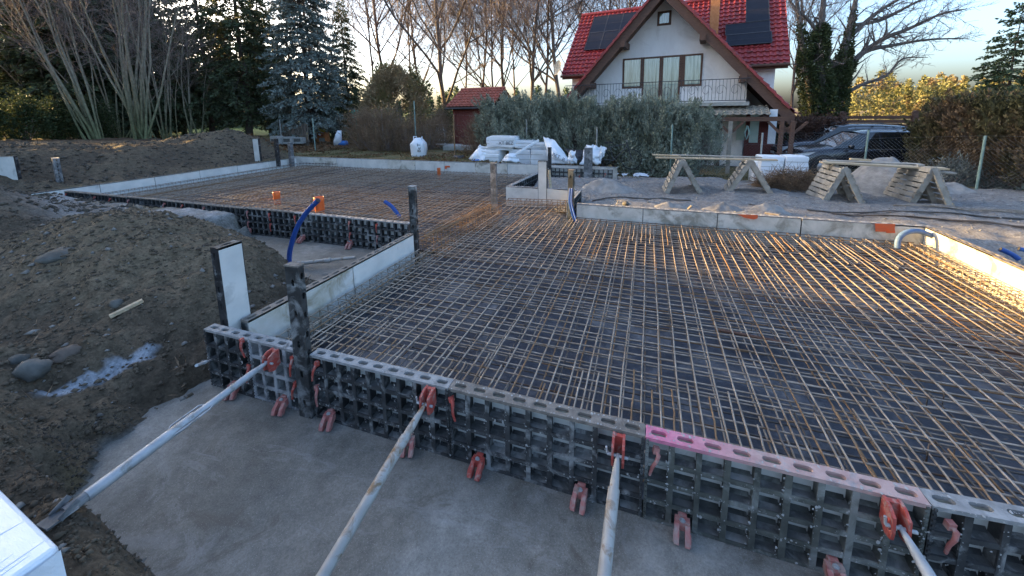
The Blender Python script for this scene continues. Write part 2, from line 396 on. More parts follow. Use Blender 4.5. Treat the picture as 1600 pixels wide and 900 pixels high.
def pink_flange():
    m, nt, bs = nmat('flange_pink_spray')
    n = noise(nt, 16, 5, coord='obj')
    grey = ramp(nt, n.outputs[0], [(0.35, (0.22, 0.19, 0.19)), (0.65, (0.36, 0.32, 0.32))]).outputs[0]
    pink = ramp(nt, n.outputs[0], [(0.35, (0.48, 0.13, 0.22)), (0.65, (0.62, 0.22, 0.31))]).outputs[0]
    pale = ramp(nt, n.outputs[0], [(0.35, (0.38, 0.24, 0.22)), (0.65, (0.48, 0.34, 0.31))]).outputs[0]
    tc = nt.nodes.new('ShaderNodeTexCoord'); sx = nt.nodes.new('ShaderNodeSeparateXYZ'); nt.links.new(tc.outputs['Object'], sx.inputs[0])
    mr = nt.nodes.new('ShaderNodeMapRange'); mr.inputs[1].default_value = 0.12; mr.inputs[2].default_value = 0.55; nt.links.new(sx.outputs[0], mr.inputs[0])
    col = mix(nt, mr.outputs[0], pink, pale)
    n2 = noise(nt, 7, 6, 0.7, coord='obj', dist=0.5)
    col = mix(nt, ramp(nt, n2.outputs[0], [(0.56, 0.0), (0.66, 1.0)]).outputs[0], col, grey)
    nt.links.new(col, bs.inputs['Base Color']); bs.inputs['Roughness'].default_value = 0.75
    bump(nt, bs, noise(nt, 60, 5, coord='obj').outputs[0], 0.3, 0.003)
    return m
M_fl_pink = pink_flange()
# ------------------------------------------------------------------ ground
HP = 0.513                      # height of the formwork above the blinding
def box_mask(x, y, x0, x1, y0, y1, w):
    return sst(-w, 0, np.minimum(np.minimum(x - x0, x1 - x), np.minimum(y - y0, y1 - y)))
def bank_xb(y):
    return np.interp(y, [-1.6, -1.25, -1.08, -1.0, -0.67, -0.3, 0.05, 0.4, 1.6, 1.9], [0.6, -0.2, -0.95, -1.95, -2.45, -2.32, -2.2, -2.25, -2.6, -3.3])
def ground_parts(x, y):
    n1 = fbm(x * 0.35, y * 0.35, 3, 3); n2 = fbm(x * 1.3, y * 1.3, 11, 4); n3 = fbm(x * 6, y * 6, 23, 3); n4 = fbm(x * 17, y * 17, 31, 2)
    yard = 0.34 - 0.52 * sst(8.0, 14.5, y)
    left = sst(-1.0, -5.0, x)
    out = yard * (1 - left) + 0.46 * left
    far = sst(40, 80, np.hypot(x, y)); out = out * (1 - far) + 0.3 * far
    # bank of soil behind the left wall, wooded beyond
    bank = 0.72 * sst(-12.9, -15.4, x) * sst(12.5, 9.5, y) + 0.25 * sst(-14.5, -17, x) * sst(9, 3, y)
    humps = 0.45 * np.exp(-((x + 15.6) / 1.8) ** 2 - ((y - 9.6) / 1.7) ** 2) + 0.16 * np.exp(-((x + 16.5) / 2.0) ** 2 - ((y - 2.0) / 1.5) ** 2)
    out = out + bank + humps
    # dug soil left of the pit: mound beside the corner, second heap further left
    dx, dy = x + 4.9, y - 0.75
    ra = np.hypot(dx / 2.7, dy / 1.55) + 0.10 * n2
    mA = 0.61 * (1 - sst(0.05, 1.0, ra))
    mB = 0.62 * (1 - sst(0.1, 1.0, np.hypot((x + 10.4) / 2.6, (y - 1.1) / 1.6) + 0.1 * n2))
    front = sst(2.3, 1.3, y) * sst(-1.2, -2.2, x)
    out = out + (mA + mB) + 0.03 * front
    # pit edge on the left
    xb = bank_xb(y) + 0.10 * n2 + 0.04 * n3
    rise = sst(0.0, 1.0, xb - x) * 0.75 + 0.25 * sst(0.0, 0.35, xb - x)
    pitL = np.where(y < 2.05, rise, 1.0)
    slab = np.maximum.reduce([box_mask(x, y, -2.16, 5.16, -0.2, 5.3, 0.10), box_mask(x, y, -12.75, -1.7, 3.09, 10.35, 0.05), box_mask(x, y, -2.3, -0.2, 4.5, 6.6, 0.1), box_mask(x, y, -2.3, 0.3, 9.6, 10.35, 0.12)])
    strip = box_mask(x, y, -5.9 + 0.5 * n2, -1.9, 2.15 + 0.15 * n2, 3.4, 0.55)
    behind = sst(-1.35, -1.95, y + 0.08 * n2)
    pit = sst(-4.0, -3.0, x) * sst(0.1, 0.0, y) * sst(10.5, 9.5, x)
    h = np.where((y < 2.05) & (x < 0), out * pitL, out)
    inpit = pit * np.where(x < 0.6, np.where(x > xb, 1.0, 0.0), 1.0) * (1 - behind)
    h = np.where(inpit > 0.5, -0.03, h)
    mask = np.maximum(slab, strip)
    h = h * (1 - mask) + (-0.03) * mask
    h = np.where(behind > 0, np.where(x > -1.0, np.maximum(h, -0.03 + behind * 0.62), h), h)
    flat = np.maximum(mask, inpit)
    # sand filling outside the far walls
    sandy = np.clip(box_mask(x, y, -1.7, 14.0, 5.2, 11.0 + 0.8 * n1, 0.8) + box_mask(x, y, 5.1, 14.0, -2, 11, 0.5), 0, 1) * (1 - mask)
    h = h + sandy * (0.042 * n2 + 0.014 * n3) * (1 - mask)
    sandL = np.clip(np.exp(-((y - 2.45 + 0.04 * (x + 8)) / 0.7) ** 2) * sst(-4.4, -5.6, x) * sst(-12.6, -11.4, x) * 1.6 + 0.9 * np.exp(-((x + 5.9) / 1.0) ** 2 - ((y + 0.95) / 0.55) ** 2), 0, 1)
    h = h - 0.05 * sandL * (1 - mask) * (y > 1.0)
    soil = np.clip(sst(-1.9, -2.4, x) * sst(3.4, 2.6, y) + sst(2.0, 1.0, x) * sst(-0.9, -1.0, y) + sst(-12.4, -13.2, x) * sst(11.5, 9.5, y), 0, 1) * (1 - flat)
    rough = soil * (1 - 0.7 * sandL)
    h = h + rough * (0.065 * n2 + 0.036 * n3 + 0.016 * n4) + (1 - rough) * (1 - flat) * (0.02 * n2 + 0.006 * n3)
    return h, dict(soil=soil, sandy=sandy, sandL=sandL, flat=flat, mA=mA, n1=n1, n2=n2, n3=n3, inpit=inpit)
def gz(x, y):
    return float(ground_parts(np.array([float(x)]), np.array([float(y)]))[0][0])

def on(x, y, zg=0.5):
    """point where a pixel meets the ground"""
    d = ray(x, y); lo, hi = 0.3, 60.0
    ts = np.concatenate([np.linspace(0.6, 8, 900), np.linspace(8, 60, 1200)])
    P_ = CAM[None] + ts[:, None] * d[None]
    g = ground_parts(P_[:, 0], P_[:, 1])[0]
    below = np.where(P_[:, 2] < g)[0]
    k = below[0] if len(below) else -1
    return P_[k]
def lines(*segs):
    out = []
    for a, b, st in segs:
        out += list(np.arange(a, b - 1e-6, st))
    return np.array(out + [segs[-1][1]])
gx = np.concatenate([[-900, -500, -300, -200, -140, -100, -80, -65, -55, -48], lines((-42, -17, 0.5), (-17, -8.5, 0.12), (-8.5, -1.6, 0.035), (-1.6, 9.5, 0.10), (9.5, 40, 0.6)), [48, 60, 80, 110, 160, 250, 400, 900]])
gy = np.concatenate([[-900, -400, -200, -100, -60, -35, -20, -12, -8, -6], lines((-4.5, -2.2, 0.15), (-2.2, 3.3, 0.035), (3.3, 12, 0.09), (12, 34, 0.35)), [38, 45, 55, 70, 90, 120, 180, 300, 500, 900]])
GX, GY = np.meshgrid(gx, gy)
gh, gp = ground_parts(GX, GY)
nxg, nyg = len(gx), len(gy)
ii = np.arange(nyg - 1)[:, None] * nxg + np.arange(nxg - 1)[None]
GF = np.stack([ii, ii + 1, ii + nxg + 1, ii + nxg], -1).reshape(-1, 4)
def ground_material():
    m, nt, bs = nmat('ground')
    at_ = nt.nodes.new('ShaderNodeAttribute'); at_.attribute_name = 'tone'
    n = noise(nt, 9, 7, 0.7); n2 = noise(nt, 38, 6, 0.7)
    v = ramp(nt, n.outputs[0], [(0.3, 0.62), (0.7, 1.38)]).outputs[0]
    v2 = ramp(nt, n2.outputs[0], [(0.3, 0.6), (0.7, 1.4)]).outputs[0]
    col = mix(nt, 1.0, mix(nt, 1.0, at_.outputs['Color'], v, 'MULTIPLY'), v2, 'MULTIPLY')
    nt.links.new(col, bs.inputs['Base Color']); bs.inputs['Roughness'].default_value = 0.95; bs.inputs['Specular IOR Level'].default_value = 0.15
    add = nt.nodes.new('ShaderNodeMath'); nt.links.new(n.outputs[0], add.inputs[0]); nt.links.new(n2.outputs[0], add.inputs[1])
    bump(nt, bs, add.outputs[0], 0.7, 0.025)
    return m
def lerp3(a, b, w): return a * (1 - w[..., None]) + b * w[..., None]
c_grass = np.array([0.155, 0.135, 0.07]); c_lawn = np.array([0.12, 0.15, 0.045]); c_litter = np.array([0.095, 0.062, 0.04]); c_soil = np.array([0.088, 0.068, 0.048])
c_brown = np.array([0.140, 0.108, 0.072]); c_sand = np.array([0.205, 0.198, 0.19]); c_sandL = np.array([0.27, 0.27, 0.265]); c_leafy = np.array([0.19, 0.12, 0.06])
tone = np.broadcast_to(c_grass, GX.shape + (3,)).copy()
tone = lerp3(tone, c_leafy, np.clip(sst(0.1, 0.5, gp['n2'] + gp['n1'] * 0.5) * 0.6, 0, 1))
tone = lerp3(tone, c_lawn, sst(19, 24, GY) * sst(-16, -24, GX))
tone = lerp3(tone, c_litter, np.clip(sst(-14.5, -16, GX) * sst(20, 12, GY), 0, 1))
tone = lerp3(tone, c_soil, gp['soil'] * sst(-22, -16, GX))
tone = lerp3(tone, c_brown, np.clip(gp['soil'] * (sst(0.0, 0.3, gp['mA']) * 0.9 + 0.9 * np.exp(-((GX + 15.8) / 2) ** 2 - ((GY - 9.8) / 1.8) ** 2) + 0.5 * sst(0.0, 0.5, gp['n2'])), 0, 1))
tone = lerp3(tone, c_sand, gp['sandy'])
tone = lerp3(tone, c_sandL, gp['sandL'] * (1 - gp['flat']) * np.clip(0.75 + 0.6 * gp['n2'], 0, 1))
wash = sst(0.42, 0.52, np.exp(-((GX + 2.83 - 0.14 * (GY + 0.35)) / 0.085) ** 2 - ((GY + 0.36) / 0.34) ** 2) + 0.22 * gp['n3'] + 0.12 * gp['n2']) * 0.85
tone = lerp3(tone, np.array([0.30, 0.32, 0.35]), np.clip(wash * 1.3, 0, 0.95))
tone = lerp3(tone, np.array([0.16, 0.16, 0.155]), gp['flat'])
gme = np_mesh('ground', np.stack([GX, GY, gh], -1).reshape(-1, 3), GF, ground_material(), True)
ca = gme.color_attributes.new('tone', 'FLOAT_COLOR', 'POINT')
ca.data.foreach_set('color', np.concatenate([tone.reshape(-1, 3), np.ones((tone.size // 3, 1))], 1).astype(np.float32).ravel())
ground = tag(link('ground', gme), kind='structure')

# blinding concrete in the pit
def concrete_mat():
    m, nt, bs = nmat('blinding_concrete')
    a = noise(nt, 1.1, 6, 0.65, dist=0.4); b = noise(nt, 7, 7, 0.7); c = noise(nt, 90, 3, 0.6)
    col = ramp(nt, a.outputs[0], [(0.30, (0.105, 0.10, 0.086)), (0.50, (0.165, 0.157, 0.138)), (0.68, (0.26, 0.25, 0.225))]).outputs[0]
    col = mix(nt, 1.0, col, ramp(nt, b.outputs[0], [(0.3, 0.72), (0.7, 1.25)]).outputs[0], 'MULTIPLY')
    col = mix(nt, 1.0, col, ramp(nt, c.outputs[0], [(0.3, 0.8), (0.7, 1.18)]).outputs[0], 'MULTIPLY')
    d = noise(nt, 2.4, 6, 0.7, dist=0.8)
    col = mix(nt, ramp(nt, d.outputs[0], [(0.58, 0.0), (0.74, 0.5)]).outputs[0], col, (0.27, 0.27, 0.265))
    e = noise(nt, 3.1, 7, 0.72, dist=0.9)
    col = mix(nt, ramp(nt, e.outputs[0], [(0.57, 0.0), (0.66, 0.75)]).outputs[0], col, (0.10, 0.088, 0.07))
    g2 = noise(nt, 0.9, 8, 0.75, dist=1.5, stretch=(1.0, 3.0, 1.0))
    col = mix(nt, ramp(nt, g2.outputs[0], [(0.56, 0.0), (0.60, 0.20), (0.64, 0.0)]).outputs[0], col, (0.36, 0.36, 0.355))
    g3 = noise(nt, 240, 2, 0.5)
    col = mix(nt, ramp(nt, g3.outputs[0], [(0.64, 0.0), (0.70, 0.6)]).outputs[0], col, (0.42, 0.41, 0.39))
    nt.links.new(col, bs.inputs['Base Color']); bs.inputs['Roughness'].default_value = 0.85
    add = nt.nodes.new('ShaderNodeMath'); nt.links.new(b.outputs[0], add.inputs[0]); nt.links.new(c.outputs[0], add.inputs[1])
    bump(nt, bs, add.outputs[0], 0.35, 0.006)
    return m
M_conc = concrete_mat()
def sheet(name, x0, x1, y0, y1, z, m, step=0.2, amp=0.004):
    xs = np.linspace(x0, x1, int((x1 - x0) / step) + 2); ys = np.linspace(y0, y1, int((y1 - y0) / step) + 2)
    X, Y = np.meshgrid(xs, ys); Z = z + amp * fbm(X * 2, Y * 2, 5, 3)
    k = np.arange(len(ys) - 1)[:, None] * len(xs) + np.arange(len(xs) - 1)[None]
    return link(name, np_mesh(name, np.stack([X, Y, Z], -1).reshape(-1, 3), np.stack([k, k + 1, k + len(xs) + 1, k + len(xs)], -1).reshape(-1, 4), m, True))
tag(sheet('concrete_blinding', -3.2, 9.0, -1.9, 0.06, -0.004, M_conc), kind='structure')
tag(sheet('concrete_footing_strip', -6.2, -2.15, 1.9, 3.25, -0.004, M_conc), kind='structure')
def membrane_mat():
    m, nt, bs = nmat('dark_membrane')
    a = noise(nt, 1.6, 6, 0.7, dist=0.7); b = noise(nt, 9, 6, 0.7)
    col = ramp(nt, a.outputs[0], [(0.35, (0.018, 0.021, 0.032)), (0.52, (0.042, 0.049, 0.068)), (0.66, (0.15, 0.158, 0.175))]).outputs[0]
    col = mix(nt, ramp(nt, b.outputs[0], [(0.56, 0.0), (0.72, 0.6)]).outputs[0], col, (0.10, 0.10, 0.105))
    nt.links.new(col, bs.inputs['Base Color']); bs.inputs['Roughness'].default_value = 0.42
    bump(nt, bs, b.outputs[0], 0.5, 0.02)
    return m
M_memb = membrane_mat()
for i, (x0, x1, y0, y1) in enumerate([(-1.95, 4.98, 0.08, 5.08), (-12.25, -1.96, 3.25, 10.08), (-1.95, -0.4, 5.08, 6.42), (-1.96, 0.3, 9.72, 10.08)]):
    tag(sheet('membrane_floor', x0, x1, y0, y1, 0.03 + i * 0.004, M_memb, 0.25, 0.006), kind='structure')

# ------------------------------------------------------------------ formwork panels
def slot_plate(mb, L, W, n, sl, sw, z0, z1, x0=0.0, y0=0.0, M=None):
    """plate with n rounded slots along x; real holes"""
    p = L / n; vs = []; fs = []
    for i in range(n):
        cx = x0 + (i + 0.5) * p; cy = y0 + W / 2
        inner = []
        for k in range(16):
            a = 2 * math.pi * (k + 0.5) / 16
            sx = 1 if math.cos(a) > 0 else -1
            inner.append((cx + sx * (sl - sw) / 2 + math.cos(a) * sw / 2, cy + math.sin(a) * sw / 2))
        outer = []
        for k in range(16):
            a = 2 * math.pi * (k + 0.5) / 16; c, s = math.cos(a), math.sin(a)
            t = min((p / 2) / max(abs(c), 1e-6), (W / 2) / max(abs(s), 1e-6))
            ox, oy = c * t, s * t
            if k in (1, 2): pass
            outer.append((cx + ox, cy + oy))
        for k, (sx, sy) in ((1, (1, 1)), (6, (-1, 1)), (9, (-1, -1)), (14, (1, -1))):
            outer[k] = (cx + sx * p / 2, cy + sy * W / 2)
        n0 = len(vs)
        for z in (z1, z0):
            vs += [(x, y, z) for x, y in inner] + [(x, y, z) for x, y in outer]
        for k in range(16):
            q = (k + 1) % 16
            fs.append((n0 + k, n0 + 16 + k, n0 + 16 + q, n0 + q))
            fs.append((n0 + 32 + q, n0 + 48 + q, n0 + 48 + k, n0 + 32 + k))
            fs.append((n0 + k, n0 + q, n0 + 32 + q, n0 + 32 + k))
            fs.append((n0 + 16 + q, n0 + 16 + k, n0 + 48 + k, n0 + 48 + q))
    if M is not None: vs = [M @ Vector(v) for v in vs]
    mb.add(vs, fs)
PT = 0.088
_pc = {}
def panel_meshes(L, H, ncol, nrow):
    key = (round(L, 3), round(H, 3), ncol, nrow)
    if key in _pc: return _pc[key]
    face = MB().box(0.004, L - 0.004, PT - 0.012, PT, 0.004, H - 0.003)
    lat = MB(); lip = MB(); she = MB(); cw, rh = L / ncol, (H - 0.02) / nrow
    rnd = random.Random(int(L * 100))
    for i in range(ncol + 1):
        x = min(max(i * cw, 0.009), L - 0.009); e = i in (0, ncol)
        lat.box(x - 0.0045, x + 0.0045, 0.006, PT - 0.0125, 0.0, H - 0.021)
        w = 0.0085 if e else 0.0125 + rnd.random() * 0.003
        lip.box(x - w, x + w, 0.0, 0.010, 0.001, H - 0.0215)
    for j in range(nrow):
        z = max(j * rh, 0.007)
        she.box(0.002, L - 0.002, 0.007, PT - 0.0128, z - 0.005, z + 0.005)
        w = 0.008 if j == 0 else 0.0125
        lip.box(0.002, L - 0.002, 0.0015, 0.011, z - w, z + w)
        # sloped bottoms inside each cell
        for i in range(ncol):
            x0 = i * cw + 0.013; x1 = (i + 1) * cw - 0.013
            lat.prism([(PT - 0.0129, z + 0.004), (PT - 0.0129, z + 0.022), (PT - 0.03, z + 0.004)], 0, x0, x1)
            # gusset in the corners
    nt_ = int(H / 0.027)
    for s in (0.010, L - 0.010):
        for k in range(nt_):
            z = 0.012 + k * 0.027
            lip.box(s - 0.006, s + 0.006, -0.007, 0.001, z - 0.006, z + 0.006)
    fl = MB(); slot_plate(fl, L, PT, ncol, min(0.085, cw * 0.62), 0.036, H - 0.02, H)
    for k in range(4): pass
    r = (face.mesh('face_sheet'), lat.mesh('rib_lattice'), fl.mesh('top_flange'), lip.mesh('rib_edges'), she.mesh('rib_shelves'))
    _pc[key] = r
    return r
_mc = {}
def with_mat(me, m):
    k = (me.name, m.name)
    if k not in _mc:
        c = me.copy(); c.materials.clear(); c.materials.append(m); _mc[k] = c
    return _mc[k]
def lever_mesh():
    mb = MB()
    mb.tube([(0, 0.0, 0.085), (0.012, -0.022, 0.07), (0.006, -0.03, 0.04), (-0.004, -0.026, 0.0), (-0.004, -0.024, -0.05)], [0.011, 0.012, 0.010, 0.009, 0.007], 6)
    mb.box(-0.014, 0.016, -0.014, 0.012, 0.066, 0.10)
    return mb.mesh('locking_lever')
LEV = lever_mesh()
def levers(t, xs, zs, pale=False):
    for x in xs:
        for z in zs:
            link('locking_lever', with_mat(LEV, M_redpale if (pale or random.random() < 0.4) else M_red), t, (x, 0.0, z), (random.uniform(-0.1, 0.1), random.uniform(-0.25, 0.25), random.uniform(-0.3, 0.3)))
def panel(loc, rz, L, label, group=None, face=M_white, lat=M_black, fl=M_fl_grey, H=HP, ncol=None, nrow=4, lev=(), levz=(0.16, 0.36)):
    ncol = ncol or max(1, round(L / 0.1333))
    t = empty('formwork', loc, rz, label, 'formwork', group)
    a, b, c, e, sh = panel_meshes(L, H, ncol, nrow); link('rib_shelves', with_mat(sh, M_shelf), t)
    link('rib_edges', with_mat(e, {M_blackG.name: M_edgeG, M_blackM.name: M_edgeM}.get(lat.name, M_edge)), t)
    link('face_sheet', with_mat(a, face), t); link('rib_lattice', with_mat(b, lat), t); link('top_flange', with_mat(c, fl), t)
    levers(t, lev, levz)
    return t
random.seed(5)
# front wall, six panels in a row; ribs face the camera
XJ = [-2.27, -1.77, -1.2, 0.0, 1.2, 2.4, 3.6]
GF_ = 'ribbed formwork panels of the near wall'
panel((XJ[0], 0.0, 0), 0, 0.498, 'short black ribbed formwork panel at the outer corner with dirt bank, grey slotted top', GF_, fl=M_fl_grey, lat=M_black2, ncol=4, lev=(0.47,), levz=(0.2, 0.42))
panel((XJ[1], 0.004, 0), 0, 0.488, 'short greyed ribbed formwork panel between the corner panel and the tall black post', GF_, lat=M_blackG, fl=M_fl_grey, ncol=4, lev=(0.45,), levz=(0.16, 0.36))
panel((XJ[2] + 0.06, 0.002, 0), 0, 1.138, 'long black ribbed formwork panel with pale grey slotted top beside the tall black post', GF_, lat=M_black, fl=M_fl_grey, lev=(0.045,), levz=(0.17, 0.37))
panel((XJ[3] + 0.002, 0.003, 0), 0, 1.195, 'long ribbed formwork panel with brownish dirty slotted top, joined to the pink-topped one', GF_, lat=M_black2, fl=M_fl_brown, lev=(0.04,), levz=(0.36,))
panel((XJ[4] + 0.002, 0.0, 0), R(0.2), 1.195, 'ribbed muddy formwork panel with its slotted top sprayed pink', GF_, lat=M_blackM, fl=M_fl_pink, lev=(0.035,), levz=(0.36,))
panel((XJ[5] + 0.004, 0.006, 0), R(4.5), 1.195, 'black ribbed formwork panel with grey top continuing beyond the pink-topped one', GF_, lat=M_black2, fl=M_fl_grey, lev=(0.06,), levz=(0.36,))

# left wall of the near slab (smooth faces seen)
GL = 'panels of the near slab left wall'
panel((-2.12, 1.45, 0), R(-90), 1.25, 'formwork panel with yellowish stained smooth face behind the tall black post', GL, face=M_stain, lat=M_black2, fl=M_fl_brown)
panel((-2.12, 2.69, 0), R(-90), 1.235, 'formwork panel with clean pale face ending at the inner corner post', GL, face=M_white, lat=M_black2, fl=M_fl_brown)
# far wall of the near slab
GB = 'panels of the near slab far wall'
fw = [(5.12, 'pale formwork panel with an orange paint patch, at the sunlit corner', 1.60), (3.515, 'pale formwork panel between the orange patch panel and the long orange scrape', 1.195), (2.315, 'pale formwork panel with a long orange scrape on its top edge', 1.195), (1.115, 'pale formwork panel beside the dark post and the striped blue pipe', 1.195)]
for x1, lab, L in fw:
    panel((x1, 5.23 + random.uniform(-0.01, 0.01), 0), R(180), L, lab, GB, face=M_cream if L > 1.3 else M_cream, lat=M_black2, fl=M_fl_grey)
# painted patches on the far wall
def patch(name, pts, m, label, cat):
    mb = MB(); n = len(pts); c = np.mean(pts, 0)
    mb.add([tuple(p) for p in pts], [tuple(range(n))]); return tag(mb.build(name, m), label, cat)
yp = 5.115
q = [at_y(x, y, yp) for x, y in ((1367, 349), (1399, 350), (1398, 357), (1399, 364), (1385, 364), (1384, 362), (1368, 362))]
patch('paint_patch', q, M_orangep, 'square orange paint patch on the far formwork wall near the corner', 'paint mark')
q = [at_y(x, y, yp) for x, y in ((1152, 334.6), (1184, 336), (1184, 341), (1178, 343), (1163, 340))]
patch('paint_scrape', q, M_orangep, 'long orange paint scrape along the far formwork wall', 'paint mark')
# right wall, sunlit
GR = 'sunlit panels of the right wall'
panel((5.12, 3.905, 0), R(90), 1.21, 'sunlit cream formwork panel meeting the orange-patched wall at the corner', GR, face=M_cream, lat=M_black2, fl=M_fl_brown)
panel((5.10, 2.70, 0), R(90), 1.20, 'sunlit cream formwork panel next along the right wall from the corner', GR, face=M_cream, lat=M_black2, fl=M_fl_brown)
panel((5.10, 1.495, 0), R(90), 1.20, 'cream formwork panel furthest from the corner in the right wall', GR, face=M_cream, lat=M_black2, fl=M_fl_brown)
panel((5.10, 0.29, 0), R(90), 1.20, 'cream formwork panel closing the right wall towards the near wall', GR, face=M_cream, lat=M_black2, fl=M_fl_brown)
# rear slab: near wall with ribs, left wall and rear wall with smooth faces
x = -2.42; k = 0
while x > -11.0:
    panel((x - 1.195, 3.12 + 0.01 * ((k * 7) % 3), 0), R(0.3 * ((k % 3) - 1)), 1.198, 'black ribbed formwork panel in the low wall beyond the brown dirt mound', 'ribbed panels of the rear slab near wall', lat=M_black2 if k % 2 else M_black, fl=M_fl_brown if k > 1 else M_fl_grey, lev=(0.04,) if k % 2 else (0.04, 0.6), levz=(0.16, 0.36))
    x -= 1.2; k += 1
y = 9.95; k = 0
while y > 3.6:
    panel((-12.46 - 0.06 * (9.95 - y) / 6, y, 0), R(-90 - 0.4), 1.198, 'white faced formwork panel along the soil bank under the bare trees', 'white panels along the soil bank', face=M_white, lat=M_black2, fl=M_fl_brown)
    y -= 1.2; k += 1
x = 0.30; k = 0
while x > -12.3:
    panel((x, 10.23 + 0.008 * ((k * 5) % 3), 0), R(180), 1.198, 'pale formwork panel of the rear wall along the grass strip', 'pale panels of the rear wall', face=M_cream if k % 3 == 0 else M_white, lat=M_black2, fl=M_fl_grey)
    x -= 1.2; k += 1
# notch towards the yard
GN = 'panels round the notch in the slab'
panel((-1.18, 6.52, 0), R(180), 0.80, 'pale short formwork panel between the grey post and the white-faced post', GN, face=M_white, lat=M_black2)
panel((-0.32, 6.52, 0), R(180), 0.85, 'pale short formwork panel between the white-faced post and the striped blue pipe', GN, face=M_white, lat=M_black2)
panel((-0.20, 5.25, 0), R(90), 1.20, 'formwork panel returning from the dark post at the striped pipe towards the sand', GN, face=M_cream, lat=M_black2)
for k in range(3):
    panel((-1.88 + 0.06 * k, 6.55 + 1.03 * k, 0), R(86.7), 1.02, 'ribbed formwork panel running back from the white-faced post past the sand', 'ribbed panels of the notch return', lat=M_black, fl=M_fl_grey)
panel((-1.66, 9.64, 0), R(1), 0.92, 'black ribbed formwork panel behind the notch, left half below the crumpled bags', GN, lat=M_black, ncol=7, lev=(0.88,), levz=(0.2,))
panel((-0.73, 9.65, 0), R(1), 0.93, 'ribbed dusty formwork panel behind the notch, end one beside the sand', GN, lat=M_black2, ncol=7, lev=(0.7,), levz=(0.3,))

# ------------------------------------------------------------------ upright posts and stood-up panels
def upright(name, loc, rz, w, h, label, face=M_white, lat=M_black, fl=M_black2, tilt=(0, 0), d=PT):
    t = empty(name, loc, rz, label, 'formwork post'); t.rotation_euler = (tilt[0], tilt[1], rz)
    a, b, c, e, sh = panel_meshes(w, h, 1, 9)
    for nm, me, m in (('face_sheet', a, face), ('rib_lattice', b, lat), ('end_flange', c, fl), ('rib_edges', e, M_edge), ('rib_shelves', sh, M_black)):
        link(nm, with_mat(me, m), t)
    for s in (-0.003, w - 0.005):
        sd_ = MB(); slot_plate(sd_, h, PT - 0.002, 8, 0.06, 0.03, 0, 0.008, M=Matrix(((0, 0, 1, s), (0, 1, 0, 0.001), (1, 0, 0, 0.0), (0, 0, 0, 1))))
        sd_.build('side_flange', lat, t)
    return t
def slot_post(loc, rz, w, d, h, label, m, tilt=(0, 0), cap=None):
    t = empty('formwork_post', loc, rz, label, 'formwork post'); t.rotation_euler = (tilt[0], tilt[1], rz)
    mb = MB(); th = 0.008
    V = Matrix(((0, 1, 0, 0), (0, 0, 1, 0), (1, 0, 0, 0), (0, 0, 0, 1)))   # plate x -> z, y -> x, z -> y
    slot_plate(mb, h, w, 5, 0.055, 0.026, 0, th, M=V)
    mb.build('front_web', m, t)
    for x in (0.0, w - th):
        mb = MB(); slot_plate(mb, h, d - th, 8, 0.05, 0.024, 0, th, M=Matrix(((0, 0, 1, x), (0, 1, 0, th), (1, 0, 0, 0), (0, 0, 0, 1))))
        mb.build('side_web', m, t)
    MB().box(th, w - th, d - 0.012, d - 0.004, 0.003, h - 0.003).build('back_web', m, t)
    for j in range(1, 6): MB().box(th, w - th, th, d - 0.013, j * h / 6 - 0.004, j * h / 6 + 0.004).build('stiffener', m, t)
    MB().box(-0.004, w + 0.004, -0.004, d + 0.004, h + 0.001, h + 0.012).build('end_plate', cap or M_fl_brown, t)
    return t
slot_post((-1.266, -0.030, 0.0), R(4), 0.112, 0.055, 1.19, 'tall black dirty formwork post standing in front of the near wall', M_black2, (R(-0.3), R(0.3)), M_fl_brown)
wp = at(338, 389, 1.18)
upright('formwork_post', (wp[0] - PT, wp[1] + 0.21, 0.0), R(-90), 0.20, 1.18, 'white faced panel stood upright with black sides behind the corner of the near wall', face=M_white, lat=M_black)
slot_post((-2.14, 2.76, 0.0), R(8), 0.10, 0.075, 1.19, 'black and grey post at the inner corner between the two slabs', M_black2, (0, R(0.6)), M_fl_grey)
slot_post((-2.0, 5.56, 0.0), R(-6), 0.135, 0.05, 1.17, 'grey post at the end of the rusty stirrup cage', M_blackG, (0, 0), M_fl_grey)
upright('formwork_post', (-0.98, 6.50, 0.0), R(176), 0.20, 1.14, 'white faced panel stood upright with dark sides in the notch wall', face=M_white, lat=M_black)
slot_post((-1.74, 9.52, 0.0), R(3), 0.10, 0.10, 1.14, 'thin black post at the back corner of the notch', M_black)
slot_post((-0.24, 5.12, 0.0), R(-10), 0.10, 0.08, 1.15, 'dark brown post beside the striped blue pipe', M_blackM, (0, 0), M_fl_brown)
slot_post((-0.62, 9.48, 0.0), R(3), 0.24, 0.10, 1.15, 'grey post in front of the crumpled bags behind the notch', M_blackG, (0, 0), M_fl_grey)
p = at(405, 249, 0.55); upright('formwork_post', (p[0] + 0.15, p[1], 0.30), R(186), 0.25, 1.05, 'white panel stood upright at the soil bank corner of the rear slab', face=M_white, lat=M_black)
p = at(431, 252, 0.5); slot_post((p[0], p[1], 0.30), 0, 0.12, 0.1, 1.05, 'black thin post between two white uprights at the rear corner', M_black)
slot_post((-12.30, 9.55, 0.0), R(-8), 0.16, 0.12, 1.15, 'pale dusty post in the rear corner of the rear slab', M_blackG, (0, 0), M_fl_grey)
p = on(26, 275); wk = float((p - CAM) @ AX_F) / 604; upright('formwork_post', (p[0] + 0.24, p[1], p[2] - 0.12), R(205), 26 * wk, 32 * wk + 0.12, 'white board stuck in dark soil at the bank beside the woodland', face=M_white, lat=M_black)
p = on(90, 283); wk = float((p - CAM) @ AX_F) / 604; slot_post((p[0] - 0.1, p[1], p[2] - 0.08), R(-15), 11 * wk, 0.12, 36 * wk + 0.08, 'grey weathered stump post in the dark soil beside the white wall end', M_blackG, (0, R(3)), M_fl_grey)

